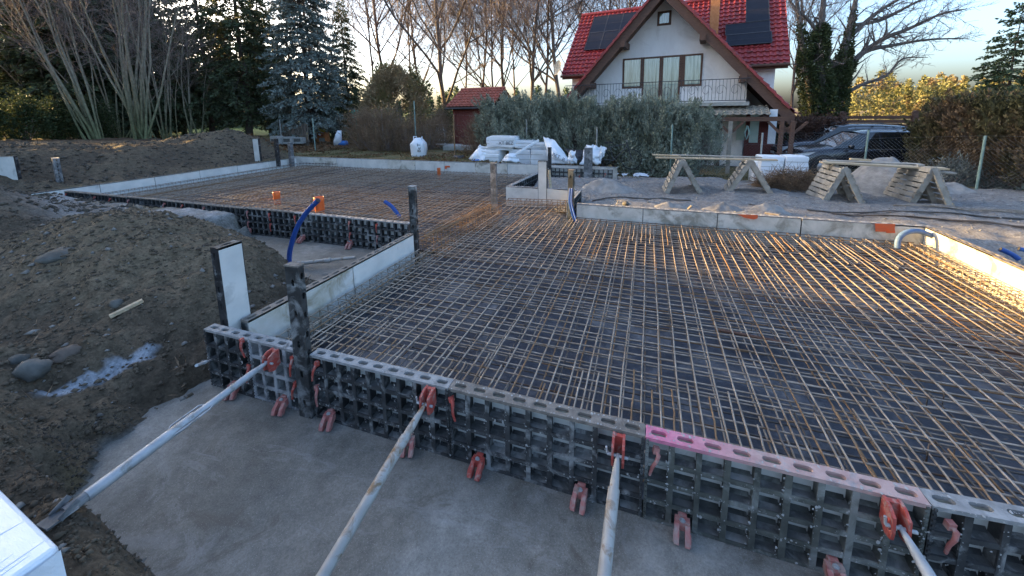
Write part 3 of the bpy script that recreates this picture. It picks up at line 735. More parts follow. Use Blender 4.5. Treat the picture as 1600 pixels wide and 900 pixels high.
# ------------------------------------------------------------------ ground clamps and push props
def clamp_mesh():
    mb = MB()
    for s in (-1, 1):
        prof = [(-0.085, 0.0), (-0.10, 0.02), (-0.075, 0.065), (-0.03, 0.10), (0.0, 0.10), (0.0, 0.045), (-0.035, 0.035), (-0.05, 0.0)]
        mb.prism(prof, 0, s * 0.024 - 0.011, s * 0.024 + 0.011)
        prof2 = [(-0.092, 0.022), (-0.074, 0.058), (-0.05, 0.07), (-0.06, 0.03)]
        mb.prism(prof2, 0, s * 0.036 - 0.004, s * 0.036 + 0.004)
    mb.box(-0.034, 0.034, -0.03, 0.012, 0.05, 0.115)
    mb.box(-0.02, 0.02, 0.0, 0.03, 0.085, 0.13)
    return mb
def bolt_mesh():
    return MB().lathe([(0.0, 0.075), (0.008, 0.075), (0.008, 0.066), (0.014, 0.066), (0.014, 0.058)], 6, (0, -0.02, 0.058), False)
CL, BO = clamp_mesh().mesh('jaw'), bolt_mesh().mesh('bolt')
cl = [(372, 612, 'under the corner panel end of the longest prop'), (442, 640, 'under the greyed short panel'), (513, 665, 'just right of the tall black post'), (637, 705, 'behind the second prop'),
      (743, 745, 'left under the brown-topped panel'), (905, 795, 'under the brown-topped panel beside the upright-looking prop'), (1066, 848, 'left under the pink-topped panel'), (1297, 897, 'right under the pink-topped panel')]
for k, (x, y, w) in enumerate(cl):
    p = at(x, y, 0.0)
    t = empty('ground_clamp', (p[0], -0.012, 0.0), R([20, 12, 14, 16, -4, -6, -3, 2][k]), 'red nylon ground clamp ' + w, 'clamp', 'red ground clamps along the near wall')
    t.scale = (1.1, 0.9, 0.78)
    link('jaw', with_mat(CL, M_red if k == 4 else M_redpale), t); link('bolt', with_mat(BO, M_prop), t)
p = at(290, 372, 0); 
for x, y in ((468, 378), (552, 383), (388, 366)):
    p = at(x, y, 0.02); t = empty('ground_clamp', (p[0], 3.10, 0.0), R(random.uniform(-20, 20)), 'faded red clamp at the foot of the low wall beyond the mound', 'clamp', 'clamps along the rear slab near wall')
    t.scale = (1.2, 1.2, 0.95); link('jaw', with_mat(CL, M_redpale), t); link('bolt', with_mat(BO, M_prop), t)

def prop(b, f, label, m, mid=0.5, r=0.029):
    """push prop from bracket b on the wall to foot f on the ground"""
    b = Vector([float(c) for c in b]); f = Vector([float(c) for c in f]); d = (b - f).normalized()
    t = empty('push_prop', f, 0, label, 'prop', 'galvanised push props'); o = -f
    L = (b - f).length
    MB().tube([f + o + d * 0.10, f + o + d * (L * mid)], r, 14).build('outer_tube', m, t)
    tip = b - d * 0.05
    it = MB().tube([f + o + d * (L * mid - 0.02), b + o - d * 0.16, b + o - d * 0.10, b + o - d * 0.02], [r * 0.80, r * 0.80, r * 0.62, r * 0.30], 14); it.build('inner_tube', m, t)
    c = MB().tube([f + o + d * (L * mid - 0.10), f + o + d * (L * mid - 0.10), f + o + d * (L * mid + 0.03), f + o + d * (L * mid + 0.03)], [r, r * 1.18, r * 1.18, r], 14)
    c.build('collar', m, t)
    side = d.cross(Vector((0, 0, 1))).normalized(); up = side.cross(d)
    h = MB()
    for s in (-1, 1):
        h.tube([f + o + d * (L * mid - 0.13) + side * (s * r * 1.0), f + o + d * (L * mid - 0.10) + side * (s * r * 1.7) + up * 0.01, f + o + d * (L * mid + 0.06) + side * (s * r * 1.7) + up * 0.01, f + o + d * (L * mid + 0.09) + side * (s * r * 0.8)], 0.005, 6)
    if mid < 0.7: h.build('handle_bar', m, t)
    for k in range(9):
        c0 = f + o + d * (L * mid + 0.04 + k * 0.012); MB().tube([c0, c0, c0 + d * 0.005, c0 + d * 0.005], [r * 0.7, r * 0.92, r * 0.92, r * 0.7], 12).build('thread', m, t)
    ft = MB().tube([f + o + d * 0.02, f + o + d * 0.13], [r * 0.9, r * 0.9], 12)
    hd = Vector((d.x, d.y, 0)).normalized(); hs = Vector((-hd.y, hd.x, 0))
    for s in (-1, 1):
        a0 = Vector((0, 0, 0.005)) + hs * (s * 0.034)
        ft.beam(a0 - hd * 0.01, a0 + hd * 0.06 + Vector((0, 0, 0.035)), 0.008, 0.03)
    ft.beam(Vector((0, 0, 0.004)) - hd * 0.055, Vector((0, 0, 0.004)) + hd * 0.055, 0.08, 0.010)
    ft.build('foot', M_blackG, t)
    br = MB(); q = b + o
    for s in (-1, 1):
        br.prism([(-0.045, -0.075), (-0.052, -0.03), (-0.045, 0.045), (0.0, 0.07), (0.055, 0.07), (0.055, -0.055), (0.0, -0.09)], 0, s * 0.030 - 0.007, s * 0.030 + 0.007)
        for z in (-0.04, 0.0, 0.04): br.box(s * 0.030 + s * 0.004 - 0.004, s * 0.030 + s * 0.004 + 0.004, -0.04, 0.055, z - 0.004, z + 0.004)
    br.box(-0.030, 0.030, 0.03, 0.054, -0.05, 0.065)
    bo_ = br.build('bracket', M_red, t, q); bo_.scale = (0.9, 0.9, 0.9)
    pn = MB().tube([(-0.055, 0, 0.0), (0.055, 0, 0.0)], 0.008, 8); pn.tube([(-0.055, 0, 0), (-0.06, 0.0, 0.04)], 0.006, 6)
    pn.build('pin', M_prop, t, q - d * 0.03)
    return t
def prop_foot(b, px_, yf):
    """foot on z=0 at depth yf so that the prop passes through a pixel"""
    best = None
    for xf in np.linspace(b[0] - 2.5, b[0] + 2.5, 1001):
        f = np.array([xf, yf, 0.03]); u0 = to_px(b)
        lo = 1e9
        for s in np.linspace(0.15, 0.95, 60):
            u = to_px(b + (f - b) * s); lo = min(lo, (u[0] - px_[0]) ** 2 + (u[1] - px_[1]) ** 2)
        if best is None or lo < best[0]: best = (lo, f)
    return best[1]
b1 = at_y(423, 562, -0.055); f1 = on(92, 812); f1[2] += 0.015; prop(b1, f1, 'longest galvanised push prop leaning from the corner panels to the dirt edge', M_prop, 0.53)
b2 = at_y(668, 625, -0.055); prop(b2, prop_foot(b2, (510, 890), -1.12), 'galvanised push prop on the pale-topped panel left of the brown-topped one', M_proprust, 0.80)
b3 = at_y(966, 703, -0.055); prop(b3, prop_foot(b3, (946, 890), -1.12), 'galvanised push prop at the joint beside the pink-topped panel', M_proprust, 0.84)
b4 = at_y(1400, 812, -0.055); prop(b4, prop_foot(b4, (1452, 895), -1.10), 'grey push prop at the far end of the pink-topped panel', M_prop, 0.80)
# dried concrete splashed on the near wall (nobody could count it)
def splashes(name, n, m, label, seed):
    g = np.random.default_rng(seed); P_ = []; N_ = []
    for k in range(n):
        x = g.uniform(-2.26, 3.5); r_ = g.random()
        if r_ < 0.30: p = (x, g.choice([g.uniform(0.004, 0.020), g.uniform(PT - 0.020, PT - 0.004)]), HP + 0.0005); nn = (0, 0, 1)
        elif r_ < 0.65: p = (-2.27 + round((x + 2.27) / 0.1328) * 0.1328 + g.uniform(-0.010, 0.010), -0.001, g.uniform(0.01, HP - 0.03)); nn = (0, -1, 0)
        else: p = (x, 0.001, round(g.uniform(0, 3)) * (HP - 0.02) / 4 + g.uniform(-0.009, 0.011)); nn = (0, -1, 0)
        P_.append(p); N_.append(nn)
    P_ = np.array(P_); N_ = np.array(N_, float); s = 0.0016 * (4.5 ** (g.random(n) ** 2.2)); ang = 2 * np.pi * np.arange(6) / 6
    a = np.where(N_[:, 2:3] > 0.5, np.array([[1.0, 0, 0]]), np.array([[1.0, 0, 0]])); b = np.cross(N_, a)
    rr_ = s[:, None] * g.uniform(0.6, 1.4, (n, 6)); ring = P_[:, None] + a[:, None] * (np.cos(ang) * rr_)[..., None] + b[:, None] * (np.sin(ang) * rr_)[..., None] * g.uniform(0.6, 1.8, (n, 1, 1))
    top_ = P_ + N_ * (s * 0.45)[:, None]
    V = np.concatenate([ring, top_[:, None]], 1); k = np.arange(6); F = np.stack([k, (k + 1) % 6, np.full(6, 6)], 1); F = (F[None] + (np.arange(n) * 7)[:, None, None]).reshape(-1, 3)
    tag(link(name, np_mesh(name, V.reshape(-1, 3), F, m, True)), label, 'concrete splashes', kind='stuff')
splashes('concrete_splashes', 2600, mat('dried_concrete', (0.26, 0.26, 0.25), (0.42, 0.42, 0.41), 30, 0.9, 0.2, 0.002), 'dried concrete splashes crusted on the near formwork ribs', 3)
# props behind, lying or leaning by the rear slab
a = at(372, 400, 0.12)
def lying(name, pts, r, m, label, cat):
    t = empty(name, pts[0], 0, label, cat); o = np.array(pts[0])
    P_ = [np.array(p) - o for p in pts]
    mid = P_[0] + (P_[-1] - P_[0]) * 0.55
    MB().tube([P_[0], mid], r, 10).build('outer_tube', m, t); MB().tube([mid, P_[-1]], r * 0.78, 10).build('inner_tube', m, t)
    d_ = (P_[-1] - P_[0]) / np.linalg.norm(P_[-1] - P_[0])
    MB().tube([mid - d_ * 0.06, mid + d_ * 0.05], r * 1.25, 10).build('collar', m, t)
    return t
lying('push_prop', [at(456, 413, 0.07), at(556, 402, 0.13)], 0.030, M_proprust, 'push prop lying on the sand behind the stained formwork panel', 'prop')
lying('push_prop', [at(305, 487, 0.22), at(380, 468, 0.16), at(447, 456, 0.20)], 0.030, M_proprust, 'push prop sticking out of the dirt beside the white upright panel', 'prop')
lying('push_prop', [at_y(307, 571, -0.45), at_y(331, 562, -0.03)], 0.010, M_prop, 'thin tie rod sticking out of the corner panel towards the dirt', 'rod')
# ------------------------------------------------------------------ reinforcement
rb = random.Random(77)
def unit_bar(seed, r, m):
    rr = random.Random(seed); mb = MB()
    pts = [(0, 0, 0)] + [(k / 6, rr.uniform(-1, 1) * 0.006, rr.uniform(-1, 1) * 0.005) for k in range(1, 6)] + [(1, 0, 0)]
    mb.tube(pts, r, 5, True)
    return mb.mesh('bar', m)
BARS = [unit_bar(k, 0.0068, m) for k, m in enumerate([M_bar, M_bar, M_bar, M_barR, M_barD])]
BART = [unit_bar(20 + k, 0.0050, m) for k, m in enumerate([M_bar, M_barD, M_barD, M_barR])]
def bar(parent, a, b, pool=BARS, name='bar'):
    a = Vector(a); b = Vector(b); d = b - a
    o = link(name, rb.choice(pool), parent, a, None, (d.length, 1, 1))
    o.rotation_euler = d.to_track_quat('X', 'Z').to_euler()
    return o
def grid_mat(name, label, x0, x1, y0, y1, z, sp, pool, jit=0.008, ytop=True, skip=0.0, zj=0.004, xpool=None, xs_=1.0):
    t = empty(name, ((x0 + x1) / 2, (y0 + y1) / 2, z), 0, label, 'rebar mat'); ox, oy = (x0 + x1) / 2, (y0 + y1) / 2
    zt, zb = (0.0065, -0.0065) if ytop else (-0.0065, 0.0065)
    x = x0 + sp * 0.4
    while x < x1:
        j = rb.uniform(-jit, jit); e = rb.uniform(-jit, jit)
        if rb.random() >= skip: bar(t, (x + j - ox, y0 + rb.uniform(0, 0.04) - oy, zt + rb.uniform(-zj, zj)), (x + j + e - ox, y1 - rb.uniform(0, 0.05) - oy, zt + rb.uniform(-zj, zj)), pool)
        x += sp
    y = y0 + sp * 0.5
    while y < y1:
        j = rb.uniform(-jit, jit) * 1.9; e = rb.uniform(-jit, jit) * 2
        if rb.random() >= skip: bar(t, (x0 + rb.uniform(0, 0.04) - ox, y + j - oy, zb + rb.uniform(-zj, zj)), (x1 - rb.uniform(0, 0.05) - ox, y + j + e - oy, zb + rb.uniform(-zj, zj)), xpool or pool)
        y += sp * xs_
    return t
top = grid_mat('rebar_mat', 'upper steel rebar mat of the near slab, long bars running away from the near wall', -1.95, 4.97, 0.13, 5.06, 0.235, 0.128, BARS[:3] * 4 + BARS[3:4], skip=0.02, xpool=BARS[:3], xs_=0.85)
# starter bars lapped beside the long ones at both ends
x = -1.9
while x < 4.9:
    ln = rb.uniform(0.42, 0.85)
    bar(top, (x + 0.075 + rb.uniform(-0.01, 0.01) - 1.51, 0.12 - 2.595, 0.0), (x + 0.072 + rb.uniform(-0.02, 0.02) - 1.51, 0.12 + ln - 2.595, 0.012), BARS, 'lap_bar')
    if rb.random() < 0.8:
        ln = rb.uniform(0.7, 1.3)
        bar(top, (x + 0.068 - 1.51, 5.06 - ln - 2.595, 0.015), (x + 0.072 + rb.uniform(-0.01, 0.01) - 1.51, 5.05 - 2.595, rb.uniform(0.01, 0.05)), BARS, 'lap_bar')
    x += 0.128
grid_mat('rebar_mat', 'lower darker steel rebar mat of the near slab above the dark membrane', -1.93, 4.95, 0.15, 5.04, 0.105, 0.128, BARS[:2] + BARS[3:4] + BARS[4:] * 2, skip=0.03, jit=0.02)
grid_mat('rebar_mat', 'steel rebar mat of the rear slab, partly sunlit round the orange pipes', -12.15, -2.1, 3.28, 10.05, 0.20, 0.125, BARS[:3] * 3 + BARS[3:], skip=0.02)
grid_mat('rebar_mat', 'lower rebar mat of the rear slab on dark membrane', -12.1, -2.1, 3.3, 10.0, 0.095, 0.16, BARS[2:], skip=0.02, jit=0.03)
grid_mat('rebar_mat', 'small rebar mat in the notch behind the rusty cage', -1.9, -0.45, 5.10, 6.38, 0.20, 0.128, BARS)
# stirrup cages along the walls
def stirrup(w, h, m, r=0.0042):
    mb = MB(); c = [(-w / 2, 0, 0), (w / 2, 0, 0), (w / 2, 0, h), (-w / 2, 0, h)]
    for i in range(4): mb.tube([c[i], c[(i + 1) % 4]], r, 5, False)
    mb.tube([(w / 2, 0, h), (w / 2 - 0.04, 0.008, h - 0.04)], r, 5)
    return mb.mesh('stirrup', m)
def cage(label, a, b, w, h, z, step, pool, m, tilt=0.06, name='stirrup_cage'):
    """a, b plan ends; stirrups across, four corner bars along"""
    a = Vector((a[0], a[1], 0)); b = Vector((b[0], b[1], 0)); d = b - a; L = d.length; ang = math.atan2(d.y, d.x)
    t = empty(name, (a.x, a.y, z), ang, label, 'rebar cage')
    st = stirrup(w, h, m)
    n = int(L / step)
    for k in range(n + 1):
        link('stirrup', st, t, (k * step + rb.uniform(-0.015, 0.015), 0, 0), (rb.uniform(-tilt, tilt), rb.uniform(-tilt, tilt) * 0.5, math.pi / 2 + rb.uniform(-tilt, tilt)))
    for sy in (-1, 1):
        for zz in (0.008, h - 0.008):
            bar(t, (0, sy * (w / 2 - 0.008), zz), (L, sy * (w / 2 - 0.008) + rb.uniform(-0.01, 0.01), zz + rb.uniform(-0.006, 0.006)), pool)
    if h > 0.18:
        bar(t, (0, w / 2 - 0.006, h * 0.5), (L, w / 2 - 0.006, h * 0.52), pool); bar(t, (0, -w / 2 + 0.006, h * 0.5), (L, -w / 2 + 0.006, h * 0.52), pool)
    return t
cage('steel stirrup cage along the stained and the clean left panels', (-1.88, 0.25), (-1.88, 2.72), 0.17, 0.22, 0.06, 0.125, BARS, M_bar)
cage('steel stirrup cage along the far wall with the orange paint patch', (-0.05, 5.0), (4.9, 5.0), 0.14, 0.22, 0.06, 0.14, BARS[2:], M_barD)
cage('sunlit stirrup cage along the right wall', (4.86, 0.3), (4.86, 4.95), 0.17, 0.24, 0.06, 0.10, BARS, M_bar)
cage('steel stirrup cage hidden along the inside of the near wall', (-1.9, 0.22), (4.8, 0.22), 0.14, 0.10, 0.07, 0.25, BARS, M_barR)
cage('rusty stirrup cage between the near slab and the rear slab', (-1.92, 2.95), (-1.80, 5.35), 0.26, 0.27, 0.07, 0.10, [BARS[3]], M_barR, 0.1)
cage('rusty topped stirrup cage in front of the notch wall', (-1.75, 5.90), (-0.40, 6.05), 0.22, 0.28, 0.06, 0.10, [BARS[3], BARS[4]], M_barD, 0.08)
cage('grey stirrup cage along the white panels under the soil bank', (-12.1, 3.6), (-12.1, 9.8), 0.20, 0.22, 0.08, 0.16, BARS, M_bar)
cage('short dark stirrup cage in the rear corner of the rear slab', (-12.0, 9.85), (-10.3, 9.9), 0.20, 0.24, 0.08, 0.16, [BARS[4]], M_barD)
# thicker rusty trimmer bar on the cage, loose bars
t = empty('rusty_bars', (-1.9, 2.9, 0.35), 0, 'loose rusty bars heaped on the cage between both slabs', 'rebar')
for k in range(9):
    bar(t, (rb.uniform(-0.25, 0.05), rb.uniform(0, 0.5), rb.uniform(0, 0.05)), (rb.uniform(-0.2, 0.15), rb.uniform(1.6, 2.5), rb.uniform(0, 0.05)), [BARS[3]])
# tie wire knots
rn = np.random.default_rng(4)
n = 900; kx = -1.9 + 0.128 * rn.integers(0, 54, n) + 0.05; ky = 0.19 + 0.128 * rn.integers(0, 39, n); ka = rn.uniform(0, 6.28, n)
P0 = np.stack([kx, ky, np.full(n, 0.24)], 1); P1 = P0 + np.stack([0.018 * np.cos(ka), 0.018 * np.sin(ka), np.full(n, 0.014)], 1)
tag(link('tie_wire', seg_mesh('tie_wire', P0, P1, np.full(n, 0.0018), np.full(n, 0.0015), 3, M_barD)), 'tiny twisted tie wires on the upper bar crossings', 'tie wire', kind='stuff')
# bar chairs between the mats
for k, (x, y) in enumerate([(-0.9, 1.1), (0.1, 1.5), (1.3, 1.0), (2.2, 2.0), (0.6, 2.8), (3.2, 1.4), (1.9, 3.3), (-0.4, 2.3), (3.6, 2.9), (2.9, 0.8)]):
    mb = MB(); mb.tube([(-0.06, 0.05, 0), (-0.06, 0, 0), (-0.06, 0, 0.13), (0.06, 0, 0.13), (0.06, 0, 0), (0.06, -0.05, 0)], 0.005, 5)
    tag(mb.build('bar_chair', M_barD, None, (x, y, 0.095), (0, 0, k * 0.7)), 'bent wire spacer chair holding the upper bars over the lower mat', 'bar chair', 'spacer chairs in the near slab')
# scraps lying in the slab
def stick(name, a, b, w, h, m, label, cat):
    a = np.array(a); b = np.array(b)
    return tag(MB().beam((0, 0, 0), b - a, w, h).build(name, m, None, a, bevel=0.003), label, cat)
stick('wooden_batten', (1.85, 1.98, 0.12), (2.45, 1.92, 0.12), 0.035, 0.02, M_brownwood, 'dark batten lying under the upper bars mid slab', 'batten')
stick('wooden_batten', (3.55, 2.35, 0.15), (4.3, 2.28, 0.15), 0.035, 0.02, M_brownwood, 'thin dark batten lying across the bars towards the right wall', 'batten')
stick('wooden_stick', (0.35, 3.12, 0.255), (0.55, 3.06, 0.255), 0.014, 0.010, M_woodgrey, 'short pale stick on the bars towards the far wall', 'stick')
stick('plastic_pipe', (2.0, 0.62, 0.08), (2.9, 0.5, 0.08), 0.04, 0.04, M_iron, 'dark conduit lying on the membrane near the pink-topped panel', 'pipe')

# ------------------------------------------------------------------ pipes
def hose(name, pts, r, m, label, inner=True, stripe=None, collar=None):
    P_ = [np.array(p, float) for p in pts]; o = P_[0]; t = empty(name, o, 0, label, 'pipe')
    # smooth the polyline
    q = []
    for i in range(len(P_) - 1):
        p0 = P_[max(i - 1, 0)]; p1 = P_[i]; p2 = P_[i + 1]; p3 = P_[min(i + 2, len(P_) - 1)]
        for u in np.linspace(0, 1, 7)[:-1]:
            q.append(0.5 * ((2 * p1) + (p2 - p0) * u + (2 * p0 - 5 * p1 + 4 * p2 - p3) * u * u + (3 * p1 - p0 - 3 * p2 + p3) * u ** 3) - o)
    q.append(P_[-1] - o)
    MB().tube(q, r, 14, False).build('sleeve', m, t)
    if inner: MB().tube([q[-1], q[-1] - (q[-1] - q[-2])], r * 0.8, 12).build('mouth', M_iron, t)
    if stripe:
        mb = MB(); s = np.array([AX_R[0], AX_R[1], 0]) * 0.0 - np.array(AX_F) * r
        mb.tube([v + s * 0.86 + np.array([0.008, 0, 0]) for v in q], r * 0.22, 8); mb.build('stripe', stripe, t)
    if collar:
        mb = MB(); mb.tube([q[-1] - (q[-1] - q[-3]) * 0.2, q[-1] + (q[-1] - q[-3]) * 0.3], r * 1.25, 12); mb.build('coupling', collar, t)
    return t
hose('blue_pipe', [at_y(452, 416, 2.2), at_y(453, 392, 2.2), at_y(463, 358, 2.2), at_y(479, 332, 2.2), at_y(497, 313, 2.2)], 0.036, M_blue, 'bright blue pipe curving up out of the sand behind the tall black post')
hose('blue_pipe', [at_y(625, 340, 4.6), at_y(618, 330, 4.6), at_y(610, 321, 4.6), at_y(601, 315, 4.6)], 0.042, M_blue, 'short blue pipe stub rising from the rear slab mat')
hose('blue_pipe', [at_y(900, 348, 5.0), at_y(895, 333, 5.0), at_y(891, 315, 5.0), at_y(892, 294, 5.0)], 0.036, M_blue, 'blue pipe with a pale stripe beside the dark brown post', stripe=M_eps)
hose('blue_pipe', [at_y(1402, 388, 4.82), at_y(1404, 374, 4.85), at_y(1414, 364, 4.88), at_y(1432, 361, 4.92), at_y(1450, 366, 4.96), at_y(1461, 371, 4.98)], 0.036, M_bluegrey, 'dusty blue pipe arching onto the sunlit right wall corner', collar=M_bluegrey)
tag(MB().box(-0.02, 0.02, -0.02, 0.02, 0.0, 0.30).build('pipe_stake', M_postgrey, None, (*at_y(1457, 395, 4.94)[:2], 0.12)), 'small pale stake holding the dusty blue pipe at the sunlit corner', 'stake')
p5 = at(1592, 405, 0.36)
hose('blue_pipe', [p5, p5 + [-0.06, 0.02, 0.05], p5 + [-0.16, 0.04, 0.10]], 0.030, M_blue, 'blue pipe stub sticking out of the sand outside the right wall')
p6 = at(1612, 395, 0.40)
hose('blue_pipe', [p6, p6 + [-0.05, 0.0, 0.02], p6 + [-0.12, 0.01, 0.04]], 0.026, M_blue, 'second blue pipe end outside the right wall, half hidden')
def pvc(loc, r, z0, z1, label, cap=False):
    t = empty('orange_pipe', loc, 0, label, 'pipe')
    MB().lathe([(r, z0), (r, z1 - 0.09), (r * 1.07, z1 - 0.085), (r * 1.09, z1 - 0.05), (r * 1.07, z1 - 0.02), (r * 1.09, z1), (r * 1.02, z1), (r * 1.0, z1 - 0.03)], 24).build('socket_pipe', M_orange, t)
    MB().lathe([(r * 0.99, z1 - 0.03), (0.0, z1 - 0.03)], 24, smooth=False).build('end_cap_or_hollow', M_orange if cap else M_iron, t)  # uncapped pipes get a dark disc standing for the shaded hollow
p = at(433, 311, 0.2); pvc((p[0], p[1], 0), 0.075, 0.03, 0.38, 'orange drain pipe stub standing on the rear slab mat, further from the blue pipe')
p = at(500, 329, 0.2); pvc((p[0], p[1], 0), 0.095, 0.03, 0.50, 'thick orange drain pipe standing behind the ribbed low wall', True)
p = at(686, 273, 0.2); pvc((p[0], p[1], 0), 0.055, 0.03, 0.43, 'small orange drain pipe in front of the rear wall')
for x, y in ((698, 261), (702, 260)): pass
q = [at_y(x, y, 10.12) for x, y in ((695, 259), (703, 259), (703, 262), (698, 261.5), (698, 264), (695, 264))]
patch('paint_mark', q, M_orangep, 'small orange angle mark sprayed on the rear wall', 'paint mark')

# ------------------------------------------------------------------ yard: trestles of pallets with planks
def pallet_mesh():
    """stands in the xz plane, 0.8 wide (x), 1.0 long (z), slats on the -y side"""
    return None
def trestle(a, b, apex, wide, label, slatm):
    """A-frame of two pallets; a, b feet (plan), apex point, wide = vector along the ridge"""
    base = (np.array(a) + np.array(b)) / 2; t = empty('pallet_trestle', base, 0, label, 'trestle', 'trestles made of two pallets')
    w = Vector(wide); wl = w.length; wd = w.normalized()
    for side, foot in enumerate((a, b)):
        f = Vector([float(c) for c in np.array(foot) - base]); ap = Vector([float(c) for c in np.array(apex) - base]); d = ap - f; L = d.length; d.normalize()
        nrm = d.cross(wd).normalized()
        if nrm.y > 0: nrm = -nrm
        outn = nrm if True else -nrm
        for s in (0.0, 0.5, 1.0):
            o = wd * ((s - 0.5) * (wl - 0.06))
            MB().beam(f + o, ap + o + d * 0.03, 0.05, 0.09, up=outn).build('stringer', M_woodgrey, t, bevel=0.004)
        ex = f - ap; ex.z = 0; ex.normalize(); sg = 1 if outn.dot(ex) > 0 else -1
        for k in range(7):
            c = f + d * (L * (0.06 + k * 0.145)) + outn * (sg * 0.056)
            tw = rb.uniform(-0.012, 0.012)
            MB().beam(c - wd * (wl / 2) + d * tw, c + wd * (wl / 2) - d * tw, 0.085 * rb.uniform(0.9, 1.1), 0.02, up=outn).build('slat', slatm, t, bevel=0.003)
    return t
def P3(x, y, z): return at(x, y, z)
zt = 0.30
def tr(xa, ya, xb, yb, xt, yt, wide, label):
    a = at(xa, ya, zt); b = at(xb, yb, zt); a[2] = gz(*a[:2]) - 0.01; b[2] = gz(*b[:2]) - 0.01
    m = (a + b) / 2; d = ray(xt, yt); s = (m[1] - CAM[1]) / d[1]; ap = CAM + d * s
    return a, b, ap, trestle(a, b, ap, wide, label, M_woodgrey)
trA = tr(1040, 297, 1090, 298, 1064, 249, (-0.02, 0.75, 0), 'pallet trestle under the thin planks, nearest the juniper hedge end')
trB = tr(1136, 300, 1200, 304, 1170, 250, (0.08, 0.75, 0), 'pallet trestle under the thin planks beside the white polystyrene stack')
trC = tr(1276, 311, 1330, 315, 1306, 260, (-0.06, 0.75, 0), 'pallet trestle under the wide boards beside the dry twig heap')
trD = tr(1404, 316, 1459, 322, 1436, 260, (-0.10, 0.75, 0), 'pallet trestle under the wide boards in front of the sand heap')
def plank(name, pa, pb, Y, w, h, m, label, dz=0.0):
    a = at_y(*pa, Y); b = at_y(*pb, Y); a[2] += dz; b[2] += dz
    return tag(MB().beam((0, 0, 0), b - a, w, h).build(name, m, None, a, bevel=0.003), label, 'plank')
yAB = (trA[2][1] + trB[2][1]) / 2; yCD = (trC[2][1] + trD[2][1]) / 2
plank('plank', (1024, 246), (1214, 250), yAB, 0.16, 0.03, M_wood, 'long reddish plank lying over the two trestles by the polystyrene', 0.0)
plank('plank', (1019, 241.5), (1060, 243.5), yAB + 0.08, 0.10, 0.03, M_wood, 'short yellowish plank end on the two trestles by the juniper hedge')
plank('plank', (1050, 242), (1190, 246), yAB + 0.20, 0.12, 0.025, M_woodgrey, 'thin grey plank behind the reddish plank on the trestles')
plank('plank', (1283, 253.5), (1478, 263.5), yCD, 0.22, 0.035, M_wood, 'wide board over the two trestles in front of the parked cars')
plank('plank', (1288, 251), (1440, 257), yCD + 0.25, 0.22, 0.03, M_woodgrey, 'second wide board over the trestles in front of the parked cars')
plank('plank', (1420, 262), (1492, 268), yCD + 0.06, 0.14, 0.03, M_woodgrey, 'short board sticking out past the trestle at the sand heap', -0.03)
plank('plank', (1328, 250), (1360, 252), yCD + 0.12, 0.08, 0.04, M_wood, 'yellow offcut lying on the wide boards', 0.02)
# bundles of reinforcement on the sand
rs = random.Random(9)
def bundle(name, a, b, n, spread, m, label):
    a = np.array(a); b = np.array(b); t = empty(name, a, 0, label, 'rebar')
    for k in range(n):
        o0 = np.array([0, rs.uniform(-spread, spread), 0]); o1 = np.array([0, rs.uniform(-spread, spread), 0])
        q = []
        for u in np.linspace(0, 1, 9):
            p = a + (b - a) * u + o0 * (1 - u) + o1 * u; z = gz(p[0], p[1]) + 0.02 + 0.008 * (k % 3)
            q.append(np.array([p[0], p[1], z]) - a)
        MB().tube(q, 0.007, 5).build('bar', m, t)
    return t
bundle('rebar_bundle', at(1262, 328, 0.34), at(1640, 348, 0.34), 6, 0.07, M_barD, 'bundle of long dark bars on the sand beyond the far wall')
bundle('rebar_bundle', at(1300, 332, 0.34), at(1640, 362, 0.34), 5, 0.06, M_barD, 'second bundle of dark bars on the sand towards the right wall corner')
bundle('rebar_bundle', at(1395, 326, 0.34), at(1640, 338, 0.34), 4, 0.05, M_bar, 'thin pale bars lying on the sand behind the dark bundles')
bundle('rebar_bundle', at(905, 311, 0.36), at(1080, 312, 0.36), 3, 0.03, M_barD, 'three dark bars lying on the sand behind the dark brown post')
bundle('rebar_bundle', at(1170, 316, 0.36), at(1210, 320, 0.36), 2, 0.03, M_barD, 'two short dark bars on the lumpy sand behind the far wall')
# sand heaps
def heap(name, c, rx, ry, h, m, label, cat, seed, nseg=46, sharp=1.0, rough=0.05):
    z0 = gz(c[0], c[1]); rr = np.linspace(0, 1, 24); th = np.linspace(0, 2 * np.pi, nseg, endpoint=False)
    Rr, T = np.meshgrid(rr, th, indexing='ij')
    e = 1 + 0.18 * vnoise(np.cos(T) * 1.7 + seed, np.sin(T) * 1.7, seed)
    X = Rr * np.cos(T) * rx * e; Y = Rr * np.sin(T) * ry * e
    Z = h * (1 - Rr) ** sharp * (1 + 0.25 * fbm(X * 1.6, Y * 1.6, seed, 2)) + rough * fbm(X * 4, Y * 4, seed + 3, 4) * (1 - Rr ** 4) * 0.8
    Z = Z - 0.12 * Rr
    V = np.stack([X, Y, Z], -1).reshape(-1, 3)
    k = np.arange(23)[:, None] * nseg; j = np.arange(nseg)[None]; j2 = (j + 1) % nseg
    F = np.stack([k + j, k + nseg + j, k + nseg + j2, k + j2], -1).reshape(-1, 4)
    return tag(link(name, np_mesh(name, V, F, m, True), None, (c[0], c[1], z0 + 0.02)), label, cat)
p = at(1385, 305, 0.2); heap('sand_heap', p, 1.15, 0.9, 0.85, M_sand, 'tall grey sand heap behind the board trestles', 'sand heap', 3, sharp=0.9)
p = at(1475, 300, 0.2); heap('sand_heap', p, 0.8, 0.6, 0.35, M_sand, 'low grey sand heap beside the tall one', 'sand heap', 4)
p = at(945, 297, 0.33); heap('sand_heap', p, 0.85, 0.5, 0.26, M_sand, 'low smooth sand heap against the end of the notch formwork', 'sand heap', 5)
